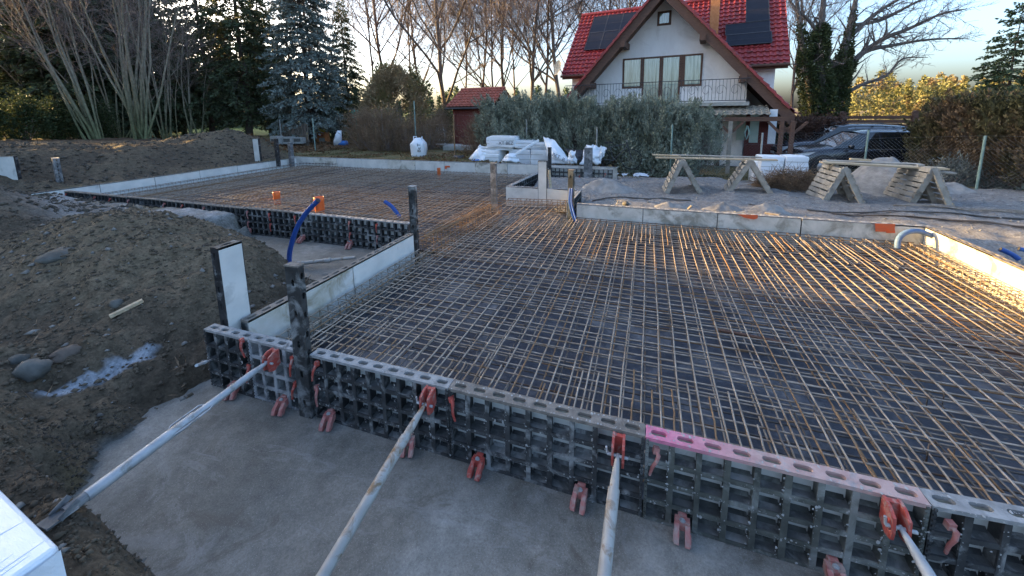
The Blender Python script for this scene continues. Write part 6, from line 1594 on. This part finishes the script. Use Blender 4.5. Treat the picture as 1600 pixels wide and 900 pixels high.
BT = [bare_parts(21, 15, 0.135, M_barkred, M_twig, 0.22, 0.55, levels=4, twig_r=0.009, up=0.12), bare_parts(34, 16, 0.19, M_bark, M_twig, 0.20, 0.60, levels=4, twig_r=0.009, up=0.12), bare_parts(47, 14, 0.11, M_barkred, M_twig, 0.28, 0.48, levels=4, twig_r=0.009, up=0.15), bare_parts(58, 15, 0.18, M_bark, M_twig, 0.14, 0.6, levels=4, twig_r=0.009, up=0.1)]
bt = [(588, 44, 2, 1.2), (612, 36, 0, 1.15), (640, 48, 2, 1.2), (697, 33, 3, 1.1), (664, 46, 0, 1.1), (727, 46, 2, 1.15), (752, 40, 0, 1.0), (772, 38, 2, 1.0), (786, 42, 3, 1.05), (806, 50, 2, 1.2), (830, 34, 1, 0.95), (850, 38, 0, 1.0), (880, 32, 1, 0.95), (905, 45, 2, 1.2), (940, 44, 0, 1.15), (985, 48, 3, 1.15), (1100, 50, 2, 1.1), (1150, 46, 0, 1.1), (1236, 30, 0, 0.85), (505, 46, 0, 1.1), (455, 48, 2, 1.1)]
tl_ = {1: 'thick trunked bare tree left of the house roof', 3: 'bare tree forking low near its base between shed and shrub'}
for k, (x, dep, v, s) in enumerate(bt):
    p = base_d(x, dep)
    lab = 'bare reddish barked tree in the row beyond the gardens' if v in (0, 2) else 'grey barked spreading bare tree in the row beyond the gardens'
    plant_bare(BT[v], p, k * 2.1, s, lab, 'bare trees beyond the gardens')
# multi-stemmed bare trees on the soil bank
def multi_stem(loc, n_, H, lean, label, seed, spread=0.35, r=0.058, rbase=0.5):
    rr = random.Random(seed); t = empty('multi_stem_tree', loc, 0, label, 'tree'); W0, W1, WA, WB = [], [], [], []
    for k in range(n_):
        a = rr.uniform(0, 6.28); o = Vector((math.cos(a) * rbase * rr.random(), math.sin(a) * rbase * rr.random() * 0.7, -0.25))
        d = Vector((lean[0] + rr.gauss(0, spread), lean[1] + rr.gauss(0, spread * 0.7), 1)).normalized(); L = H * rr.uniform(0.7, 1.1); r_ = r * rr.uniform(0.6, 1.15)
        pts = [o]; rad = [r_ * 1.25]; dd = d.copy(); n2 = 11
        for i in range(n2):
            dd = (dd + Vector((rr.gauss(0, 0.045), rr.gauss(0, 0.045), 0.03 if i < 7 else -0.03)) + Vector((lean[0], lean[1], 0)) * -0.02).normalized()
            pts.append(pts[-1] + dd * (L / n2)); rad.append(r_ * (1 - 0.80 * (i + 1) / n2))
            if i >= 4:
                for c in range(1 if i < 6 else 3):
                    q = pts[-1].copy(); e = (dd + Vector((rr.gauss(0, 0.55), rr.gauss(0, 0.55), rr.gauss(0, 0.3)))).normalized(); ll = rr.uniform(0.7, 1.9); ra = rad[-1] * 0.35 + 0.004
                    for s in range(4):
                        e = (e + Vector((rr.gauss(0, 0.16), rr.gauss(0, 0.16), rr.gauss(0, 0.12)))).normalized(); q2 = q + e * ll / 4
                        W0.append(q[:]); W1.append(q2[:]); WA.append(ra); ra = max(ra * 0.7, 0.004); WB.append(ra)
                        for w in range(2):
                            e2 = (e + Vector((rr.gauss(0, 0.7), rr.gauss(0, 0.7), rr.gauss(0, 0.45)))).normalized(); q3 = q2 + e2 * rr.uniform(0.25, 0.8)
                            W0.append(q2[:]); W1.append(q3[:]); WA.append(0.006); WB.append(0.0035)
                        q = q2
        MB().tube(pts, rad, 8).build('stem', M_hazel, t)
    link('twigs', seg_mesh('twigs', W0, W1, WA, WB, 3, M_twig), t)
    return t
def bank(x, y, dep):
    p = CAM + ray(x, y) * dep; p[2] = gz(p[0], p[1]); return p
multi_stem(bank(225, 228, 18.0), 15, 10.0, (0.0, 0.0), 'mossy multi-stemmed bare tree with a fan of upright stems on the soil bank', 5, 0.28)
multi_stem(bank(150, 225, 18.8), 13, 10.0, (-0.35, -0.05), 'leaning multi-stemmed bare tree left of the fan of mossy stems', 6, 0.20)
multi_stem(bank(50, 200, 25.0), 10, 10.0, (-0.1, 0.0), 'thinner multi-stemmed bare tree above the white board', 7, 0.28, 0.06)
multi_stem(bank(10, 200, 26.0), 9, 10.0, (-0.28, 0.0), 'multi-stemmed bare tree at the edge of the wood leaning outward', 8, 0.22, 0.065)
multi_stem(bank(95, 200, 22.0), 8, 9.0, (-0.05, 0.0), 'slender multi-stemmed bare tree between the leaning tree and the white board', 10, 0.25, 0.055)
multi_stem(bank(185, 210, 21.0), 10, 9.5, (-0.1, 0.0), 'thin stemmed bare tree between the fan of mossy stems and the leaning one', 15, 0.34, 0.04)
multi_stem(bank(262, 210, 21.5), 9, 9.0, (0.12, 0.0), 'thin stemmed bare tree leaning towards the blue spruce', 16, 0.32, 0.04)
multi_stem(bank(120, 205, 23.0), 9, 9.5, (-0.2, 0.0), 'thin stemmed bare tree behind the leaning mossy one', 17, 0.34, 0.045)
multi_stem(bank(300, 205, 24.0), 7, 8.5, (0.05, 0.0), 'thin multi-stemmed bare tree behind the brown soil hump', 9, 0.3, 0.045)

# leaf volume shrubs
def blob_shrub(seed, rx, ry, h, n_, size, leaf, upright=0.6, shape='col', stemm=M_twig, gaps=0.35):
    g = np.random.default_rng(seed); P, D = [], []
    nl = 90; lob = []
    for k in range(nl):
        a = g.uniform(0, 6.28); z = g.uniform(0.04, 1.0); prof = (np.clip(z * 6, 0.6, 1) * (1 - max(0, z - 0.55) / 0.62) ** 0.7) if shape == 'col' else math.sqrt(max(0.02, 1 - (2 * z - 0.95) ** 2))
        r_ = math.sqrt(g.random()) * prof; lob.append((r_ * math.cos(a) * rx, r_ * math.sin(a) * ry, z * h, a))
    per = n_ // nl
    for lx, ly, lz, a in lob:
        s = g.uniform(0.18, 0.42) * min(rx, 1.0); m = int(per * g.uniform(0.4, 1.7))
        q = g.normal(0, 1, (m, 3)) * np.array([s, s, s * 1.6]) * 0.55 + [lx, ly, lz]; q[:, 2] = np.maximum(q[:, 2], 0.05)
        out = np.stack([q[:, 0] / rx, q[:, 1] / ry, np.zeros(m)], 1) + g.normal(0, 0.35, (m, 3)); d = out * (1 - upright) + np.array([0, 0, 1.0]) * upright + g.normal(0, 0.3, (m, 3))
        P.append(q); D.append(d / np.linalg.norm(d, axis=1, keepdims=True))
    P = np.concatenate(P); D = np.concatenate(D); m = len(P)
    cr = cards('crown', P, D * (size[0] * g.uniform(0.6, 1.4, m))[:, None], size[1] * g.uniform(0.7, 1.3, m), leaf, rng=g)
    S0, S1, A, B = [], [], [], []
    for k in range(26):
        lx, ly, lz, a = lob[g.integers(nl)]; b0 = np.array([lx * 0.15, ly * 0.15, -0.1]); b1 = np.array([lx * 0.6, ly * 0.6, lz * 0.5]); b2 = np.array([lx, ly, lz])
        S0 += [b0, b1]; S1 += [b1, b2]; A += [0.03, 0.018]; B += [0.018, 0.006]
    return seg_mesh('stems', S0, S1, A, B, 5, stemm), cr
def plant_shrub(meshes, loc, rz, s, name, label, cat, group=None):
    t = empty(name, loc, rz, label, cat, group); t.scale = s if hasattr(s, '__len__') else (s, s, s)
    link('stems', meshes[0], t); link('crown', meshes[1], t); return t
def plume_shrub(seed, r, h, n_sp, per, leaf, blade=(0.13, 0.016)):
    g = np.random.default_rng(seed); P, D, S0, S1 = [], [], [], []
    for k in range(n_sp):
        a = g.uniform(0, 6.28); z = h * (0.10 + 0.72 * g.random() ** 0.8); f = z / h; rr_ = r * (0.35 + 0.65 * math.sqrt(g.random())) * (1.0 - 0.62 * max(0.0, f - 0.45) / 0.5)
        b = np.array([rr_ * math.cos(a), rr_ * math.sin(a), z]); d = np.array([math.cos(a) * (0.42 - 0.2 * f), math.sin(a) * (0.42 - 0.2 * f), 1.0]) + g.normal(0, 0.13, 3); d /= np.linalg.norm(d); L = g.uniform(0.45, 0.95)
        m = int(per * g.uniform(0.6, 1.4)); t = g.random(m); w = (0.075 * (1 - t) + 0.018) * g.uniform(0.7, 1.3)
        q = b + d * (L * t)[:, None] + g.normal(0, 1, (m, 3)) * w[:, None]; dd = d + g.normal(0, 0.33, (m, 3)); P.append(q); D.append(dd / np.linalg.norm(dd, axis=1, keepdims=True))
        S0.append(b * [0.25, 0.25, 0.3]); S1.append(b + d * L * 0.6)
    P = np.concatenate(P); D = np.concatenate(D); m = len(P)
    return seg_mesh('stems', S0, S1, np.full(n_sp, 0.012), np.full(n_sp, 0.004), 3, M_twig), cards('crown', P, D * (blade[0] * g.uniform(0.6, 1.4, m))[:, None], blade[1] * g.uniform(0.7, 1.3, m), leaf, rng=g)
JU = [plume_shrub(60 + k, 0.72, 2.75, 190, 75, L_jun) for k in range(3)]
xs_ = [775, 806, 838, 872, 905, 938, 972, 1006, 1038, 1066, 1088]
for k, x in enumerate(xs_):
    top_ = [150, 146, 142, 148, 145, 152, 150, 147, 150, 156, 166][k]
    q = at_y(x, top_, 12.6); z0 = gz(q[0], 12.6); plant_shrub(JU[k % 3], (q[0], 12.6 + 0.25 * (k % 2), z0 - 0.02), k * 2.3, (1.0, 1.0, (q[2] - z0) / 3.0), 'juniper_bush', 'feathery blue green juniper bush in the row before the house', 'bush', 'junipers before the house')
LOW = blob_shrub(71, 0.55, 0.5, 0.9, 3000, (0.12, 0.022), L_jun, 0.4, 'ball')
for k, (x, y) in enumerate([(985, 252), (1025, 250), (1068, 235)]):
    q = at_y(x, y, 11.9); plant_shrub(LOW, (q[0], 11.95, gz(q[0], 11.9)), k, (1, 1, 1.1), 'low_juniper', 'low spreading juniper at the foot of the juniper row', 'bush', 'low junipers')
TH = [plume_shrub(80 + k, 0.85, 2.85, 230, 55, L_thuja, (0.13, 0.024)) for k in range(2)]
th = [(1500, 144, 13.4), (1505, 142, 12.6), (1515, 138, 12.0), (1552, 134, 11.4), (1590, 131, 10.8), (1632, 128, 10.2), (1680, 124, 9.6), (1500, 150, 15.2)]
for k, (x, y, Y) in enumerate(th):
    Y += 1.1; q = at_y(x, y, Y); z0 = gz(q[0], Y); plant_shrub(TH[k % 2], (q[0], Y, z0 - 0.03), k * 1.7, (1.0, 1.0, (q[2] - z0) / 3.25), 'thuja', 'tall brownish green thuja in the hedge right of the cars', 'hedge', 'thujas of the hedge right of the cars')
q = fp(1556, 292, 0.2); heap_m = mat('pale_heap', (0.16, 0.17, 0.17), (0.24, 0.25, 0.25), 5, 0.9, 0.3, 0.02)
for k, (x, lab) in enumerate(((1500, 'pale lavender shrub tuft at the foot of the thuja hedge'), (1555, 'second pale lavender shrub tuft by the thin green post'))):
    q = fp(x, 293, 0.15); LV = blob_shrub(95 + k, 0.45, 0.4, 0.6, 1500, (0.12, 0.012), leafmat('lavender_%d' % k, (0.10, 0.12, 0.11), (0.19, 0.21, 0.20), 3, 0.2), 0.7, 'ball'); plant_shrub(LV, (q[0], q[1] + 0.3, gz(q[0], q[1])), 0, 1.0, 'lavender_bush', lab, 'bush')
# round brown shrub and twiggy hedge in the garden
BR = blob_shrub(90, 1.9, 1.6, 4.4, 15000, (0.22, 0.030), L_brown, 0.5, 'ball')
p = base_d(622, 23.5); z_ = at_d(618, 112, 23.5)[2] - p[2]; plant_shrub(BR, p, 0.5, (1.0, 1.0, z_ / 4.35), 'round_shrub', 'big round brown shrub with yellowish green top', 'shrub')
YT = blob_shrub(91, 0.95, 0.8, 1.5, 2200, (0.20, 0.045), L_yell, 0.6, 'ball')
for k, (x, y) in enumerate(((602, 125), (648, 136))):
    q = at_d(x, y, 24.5); plant_shrub(YT, (q[0], q[1], q[2] - 0.9), k, (0.9, 0.9, 1.0), 'climbing_vine', 'yellow green vine growing over the round brown shrub' + (' top' if k == 0 else ' side'), 'vine')
TW = blob_shrub(92, 0.9, 0.6, 1.5, 3600, (0.22, 0.007), L_dry, 0.6, 'ball')
for k, (x, d_) in enumerate([(580, 18.5), (605, 18.2), (632, 18.0), (668, 18.5), (745, 16.0), (565, 19.5), (690, 21)]):
    p = base_d(x, d_); plant_shrub(TW, p, k * 1.3, (1.1, 1.0, gw.uniform(0.8, 1.25)), 'twiggy_shrub', 'bare twiggy brown shrub along the garden fence', 'shrub', 'twiggy shrubs along the garden fence')
DK = blob_shrub(93, 1.1, 0.8, 1.9, 5000, (0.13, 0.035), L_ivy, 0.35, 'ball')
for k, (x, d_, s) in enumerate([(520, 27.5, 1.0), (560, 28, 0.9), (690, 27, 0.9), (446, 27, 0.9), (728, 25, 0.7), (110, 24, 1.0), (200, 27, 1.0), (1225, 17.5, 0.75), (1262, 19.3, 0.8)]):
    p = base_d(x, d_); plant_shrub(DK, p, k * 1.9, s, 'evergreen_shrub', 'dark evergreen shrub in the shade of the trees', 'shrub', 'dark evergreen shrubs')
for k in range(6):  # shrubs added to keep the low sun off the bank crest
    p = (-26.0 + 0.6 * (k % 2), 4.0 + k * 1.15, 0); plant_shrub(DK, (p[0], p[1], gz(p[0], p[1])), k * 1.3, 0.85, 'evergreen_shrub', 'low evergreen shrub added at the wood edge to shade the soil bank', 'shrub', 'added shrubs shading the soil bank')
RD = blob_shrub(94, 1.0, 0.7, 1.5, 4200, (0.11, 0.03), leafmat('reddish_hedge', (0.07, 0.035, 0.025), (0.15, 0.08, 0.055), 2, 0.2), 0.35, 'ball')
for k, x in enumerate((1240, 1268, 1296)):
    p = at_y(x, 185, 19.0); plant_shrub(RD, (p[0], 18.5, -0.05), k, 1.05, 'reddish_shrub', 'reddish brown hedge shrub before the brown board fence', 'shrub', 'reddish shrubs before the board fence')
# dry twig heap
g = np.random.default_rng(3); q = fp(1238, 300, 0.28); n_ = 2600
th_ = g.uniform(0, 6.28, n_); r_ = np.sqrt(g.random(n_)); hx = np.stack([r_ * np.cos(th_) * 0.75, r_ * np.sin(th_) * 0.45, 0.42 * (1 - r_ ** 2) * g.random(n_)], 1)
dd = g.normal(0, 1, (n_, 3)) * [1, 0.7, 0.55]; dd /= np.linalg.norm(dd, axis=1, keepdims=True)
t = tag(link('twig_heap', seg_mesh('twig_heap', hx, hx + dd * g.uniform(0.12, 0.35, (n_, 1)), np.full(n_, 0.005), np.full(n_, 0.002), 3, L_dry), None, (q[0], q[1] + 0.25, gz(q[0], q[1]))), 'heap of dry brown twigs between the trestles', 'twig heap', kind='stuff')
# ivy clad tree on the right
IV = bare_parts(71, 9.5, 0.34, M_bark, M_twig, 0.12, 0.62, (0.12, 0), levels=4, up=0.1)
def ivy_tree(loc, label):
    t = empty('ivy_tree', loc, 0, label, 'tree')
    rr = random.Random(12); T0, T1, TA, TB, W0, W1, WA, WB = [[] for _ in range(8)]
    def limb(pts, r0, r1, kids, klen, seed):
        r_ = random.Random(seed); n2 = len(pts) - 1; P_ = [Vector(p) for p in pts]
        # smooth
        Q = []
        for i in range(n2):
            p0 = P_[max(i - 1, 0)]; p1 = P_[i]; p2 = P_[i + 1]; p3 = P_[min(i + 2, n2)]
            for u in (0, 0.25, 0.5, 0.75): Q.append(0.5 * ((2 * p1) + (p2 - p0) * u + (2 * p0 - 5 * p1 + 4 * p2 - p3) * u * u + (3 * p1 - p0 - 3 * p2 + p3) * u ** 3))
        Q.append(P_[-1]); m = len(Q) - 1
        for i in range(m):
            a, b = r0 + (r1 - r0) * i / m, r0 + (r1 - r0) * (i + 1) / m
            (T0 if a > 0.03 else W0).append(Q[i][:]); (T1 if a > 0.03 else W1).append(Q[i + 1][:]); (TA if a > 0.03 else WA).append(a); (TB if a > 0.03 else WB).append(b)
            if i > m * 0.22:
                for c in range(kids):
                    d = (Q[i + 1] - Q[i]).normalized(); e = (d * 0.8 + Vector((r_.gauss(0, 0.5), r_.gauss(0, 0.5), r_.gauss(0.12, 0.5)))).normalized(); p = Q[i].copy(); ra = max(a * 0.38, 0.010); st = klen * r_.uniform(0.5, 1.1) * (1.1 - 0.6 * i / m) / 7
                    for s in range(7):
                        e = (e + Vector((r_.gauss(0, 0.14), r_.gauss(0, 0.14), r_.gauss(0.0, 0.12)))).normalized(); q2 = p + e * st
                        (T0 if ra > 0.03 else W0).append(p[:]); (T1 if ra > 0.03 else W1).append(q2[:]); (TA if ra > 0.03 else WA).append(ra); ra *= 0.82; (TB if ra / 0.82 > 0.03 else WB).append(ra)
                        for w in range(2):
                            e2 = (e + Vector((r_.gauss(0, 0.6), r_.gauss(0, 0.6), r_.gauss(0.05, 0.5)))).normalized(); q3 = q2 + e2 * st * r_.uniform(0.8, 1.9)
                            W0.append(q2[:]); W1.append(q3[:]); WA.append(0.010); WB.append(0.006)
                            e3 = (e2 + Vector((r_.gauss(0, 0.6), r_.gauss(0, 0.6), r_.gauss(0.05, 0.4)))).normalized(); q4 = q3 + e3 * st * r_.uniform(0.5, 1.2)
                            W0.append(q3[:]); W1.append(q4[:]); WA.append(0.007); WB.append(0.004)
                        p = q2
    def w(x, y, dd=0.0):
        p = CAM + ray(x, y) * (24.5 + dd); return Vector([float(c) for c in p - np.array(loc)])
    def wl(*pp): return [w(*p) for p in pp]
    limb(wl((1280, 190), (1283, 140), (1279, 80), (1284, 30), (1290, -40)), 0.36, 0.10, 2, 2.4, 1)
    limb(wl((1292, 190), (1308, 140), (1322, 70), (1335, 10), (1350, -60)), 0.32, 0.08, 2, 2.6, 2)
    limb(wl((1270, 190), (1262, 120), (1252, 60), (1245, 0), (1240, -50)), 0.22, 0.06, 2, 2.0, 3)
    limb(wl((1312, 140), (1335, 95), (1378, 62), (1420, 45), (1470, 22), (1510, 14)), 0.22, 0.03, 3, 2.6, 4)
    limb(wl((1318, 118), (1350, 82), (1400, 70), (1450, 62), (1505, 60)), 0.17, 0.03, 3, 2.2, 5)
    limb(wl((1315, 150), (1345, 133), (1385, 118), (1410, 92), (1450, 90)), 0.14, 0.02, 2, 2.0, 6)
    limb(wl((1325, 60), (1370, 20), (1420, -10), (1470, -40)), 0.16, 0.03, 3, 2.4, 7)
    limb(wl((1284, 60), (1262, 30), (1240, 10), (1225, -20)), 0.13, 0.03, 3, 2.0, 8)
    limb(wl((1330, 40), (1380, 30), (1440, 0), (1490, -8)), 0.13, 0.03, 3, 2.2, 9)
    link('trunk', seg_mesh('trunk', T0, T1, TA, TB, 8, M_bark), t); link('twigs', seg_mesh('twigs', W0, W1, WA, WB, 3, M_twig), t)
    g = np.random.default_rng(9); P_, D_ = [], []
    for pts, rad, n2 in ((wl((1280, 190), (1283, 140), (1279, 80), (1284, 40)), 0.62, 8500), (wl((1292, 190), (1308, 140), (1322, 80)), 0.58, 7000), (wl((1270, 190), (1262, 120), (1256, 80)), 0.42, 4500), (wl((1262, 85), (1250, 40)), 0.28, 900), (wl((1312, 130), (1335, 95)), 0.3, 900), (wl((1322, 80), (1334, 20)), 0.22, 900)):
        pts = np.array([p[:] for p in pts]); tt = g.random(n2) ** 1.25; s = np.linspace(0, 1, len(pts)); c = np.stack([np.interp(tt, s, pts[:, k]) for k in range(3)], 1)
        a = g.uniform(0, 6.28, n2); r2 = rad * (1.2 - 0.6 * tt) * (0.35 + 0.75 * g.random(n2) ** 0.6) * (1 + 0.5 * vnoise(c[:, 2] * 1.3, np.cos(a) * 1.5 + 5, 3))
        P_.append(c + np.stack([np.cos(a) * r2, np.sin(a) * r2, g.normal(0, 0.12, n2)], 1)); d = np.stack([np.cos(a), np.sin(a), g.normal(-0.2, 0.5, n2)], 1) + g.normal(0, 0.4, (n2, 3)); D_.append(d / np.linalg.norm(d, axis=1, keepdims=True) * g.uniform(0.09, 0.17, (n2, 1)))
    P_ = np.concatenate(P_); D_ = np.concatenate(D_); link('ivy', cards('ivy', P_, D_, g.uniform(0.04, 0.075, len(P_)), L_ivy, rng=g), t)
    return t
p = CAM + ray(1283, 190) * 24.5; ivy_tree((p[0], p[1], p[2]), 'big bare tree with ivy covered trunks and limbs reaching over the hedge')
# far wood beyond the fields (one mass), warm lit on the right
def far_wood(name, x0, x1, dep, top, n_, leaf, label, seed, size):
    g = np.random.default_rng(seed); P_ = []
    xs = g.uniform(x0, x1, 90); 
    for x in xs:
        d_ = dep * g.uniform(0.9, 1.25); b = CAM + ray(x, 175) * d_; h = (g.uniform(*top)); r_ = h * g.uniform(0.16, 0.3); m = n_ // 90
        z = g.random(m); rr_ = r_ * np.sqrt(g.random(m)) * (1 - z) ** 0.6 + 0.1; a = g.uniform(0, 6.28, m)
        P_.append(np.stack([b[0] + rr_ * np.cos(a), b[1] + rr_ * np.sin(a), 0.2 + z * h], 1))
    P_ = np.concatenate(P_); m = len(P_); D_ = g.normal(0, 1, (m, 3)) + [0, 0, 0.3]; D_ = D_ / np.linalg.norm(D_, axis=1, keepdims=True) * (size * g.uniform(0.6, 1.4, (m, 1)))
    tag(link(name, cards(name, P_, D_, size * 0.35 * g.uniform(0.7, 1.3, m), leaf, rng=g)), label, 'woodland', kind='stuff')
far_wood('far_pine_wood', 1300, 1660, 62, (4.5, 7.2), 30000, L_yell, 'sunlit yellow green pine wood beyond the board fence', 5, 0.45)
far_wood('far_dark_wood', 480, 1000, 75, (4.0, 7.0), 22000, L_far, 'distant grey green woodland behind the bare trees', 6, 0.6)
far_wood('far_left_wood', -250, 420, 60, (8, 15), 36000, L_spruce, 'dark distant woodland behind the left trees', 7, 0.8)
# grass, leaves and dry stalks (stuff)
def tufts(name, n_, region, hgt, m, label, seed, keep, lay=0.5):
    g = np.random.default_rng(seed); x = g.uniform(region[0], region[1], n_); y = g.uniform(region[2], region[3], n_); h, pr = ground_parts(x, y); ok = keep(x, y, pr, g); x, y, h = x[ok], y[ok], h[ok]; k = len(x)
    D_ = np.stack([g.normal(0, lay, k), g.normal(0, lay, k), np.abs(g.normal(0.8, 0.3, k))], 1); D_ = D_ / np.linalg.norm(D_, axis=1, keepdims=True) * (hgt * g.uniform(0.4, 1.4, k))[:, None]
    tag(link(name, cards(name, np.stack([x, y, h - 0.005], 1), D_, hgt * 0.06 * g.uniform(0.6, 1.4, k), m, rng=g)), label, 'grass', kind='stuff')
tufts('grass_strip', 26000, (-14, 1, 10.35, 18), 0.10, L_grass, 'dry short grass along the rear wall', 3, lambda x, y, p, g: (fbm(x * 0.8, y * 0.8, 9, 2) > -0.35) & (g.random(len(x)) < np.clip(1.4 - (y - 10.3) / 6, 0.2, 1)), 0.6)
tufts('yard_grass', 9000, (-0.5, 9, 9.8, 13.5), 0.09, L_grass, 'sparse dry grass at the sand yard edge', 4, lambda x, y, p, g: p['sandy'] < 0.55, 0.6)
tufts('mound_stalks', 700, (-5.5, -2.2, -1.6, 1.8), 0.10, L_dry, 'dry roots and stalks sticking out of the mound', 5, lambda x, y, p, g: (p['soil'] > 0.4) & (p['inpit'] < 0.5) & (fbm(x * 2, y * 2, 19, 2) > 0.25), 0.9)
def leaves(name, n_, region, size, m, label, seed, keep):
    g = np.random.default_rng(seed); x = g.uniform(region[0], region[1], n_); y = g.uniform(region[2], region[3], n_); h, pr = ground_parts(x, y); ok = keep(x, y, pr, g); x, y, h = x[ok], y[ok], h[ok]; k = len(x)
    a = g.uniform(0, 6.28, k); D_ = np.stack([np.cos(a), np.sin(a), g.normal(0, 0.35, k)], 1) * (size * g.uniform(0.6, 1.4, k))[:, None]
    tag(link(name, cards(name, np.stack([x, y, h + 0.015], 1), D_, size * 0.35 * g.uniform(0.7, 1.3, k), m, rng=g)), label, 'leaves', kind='stuff')
leaves('leaf_litter', 16000, (-26, -13.5, 5, 18), 0.13, L_litter, 'brown fallen leaves under the bare trees', 3, lambda x, y, p, g: p['soil'] < 0.75)
leaves('garden_leaves', 5000, (-13, -2, 10.4, 15), 0.10, L_litter, 'brown fallen leaves on the grass strip', 4, lambda x, y, p, g: fbm(x, y, 4, 2) > 0.0)
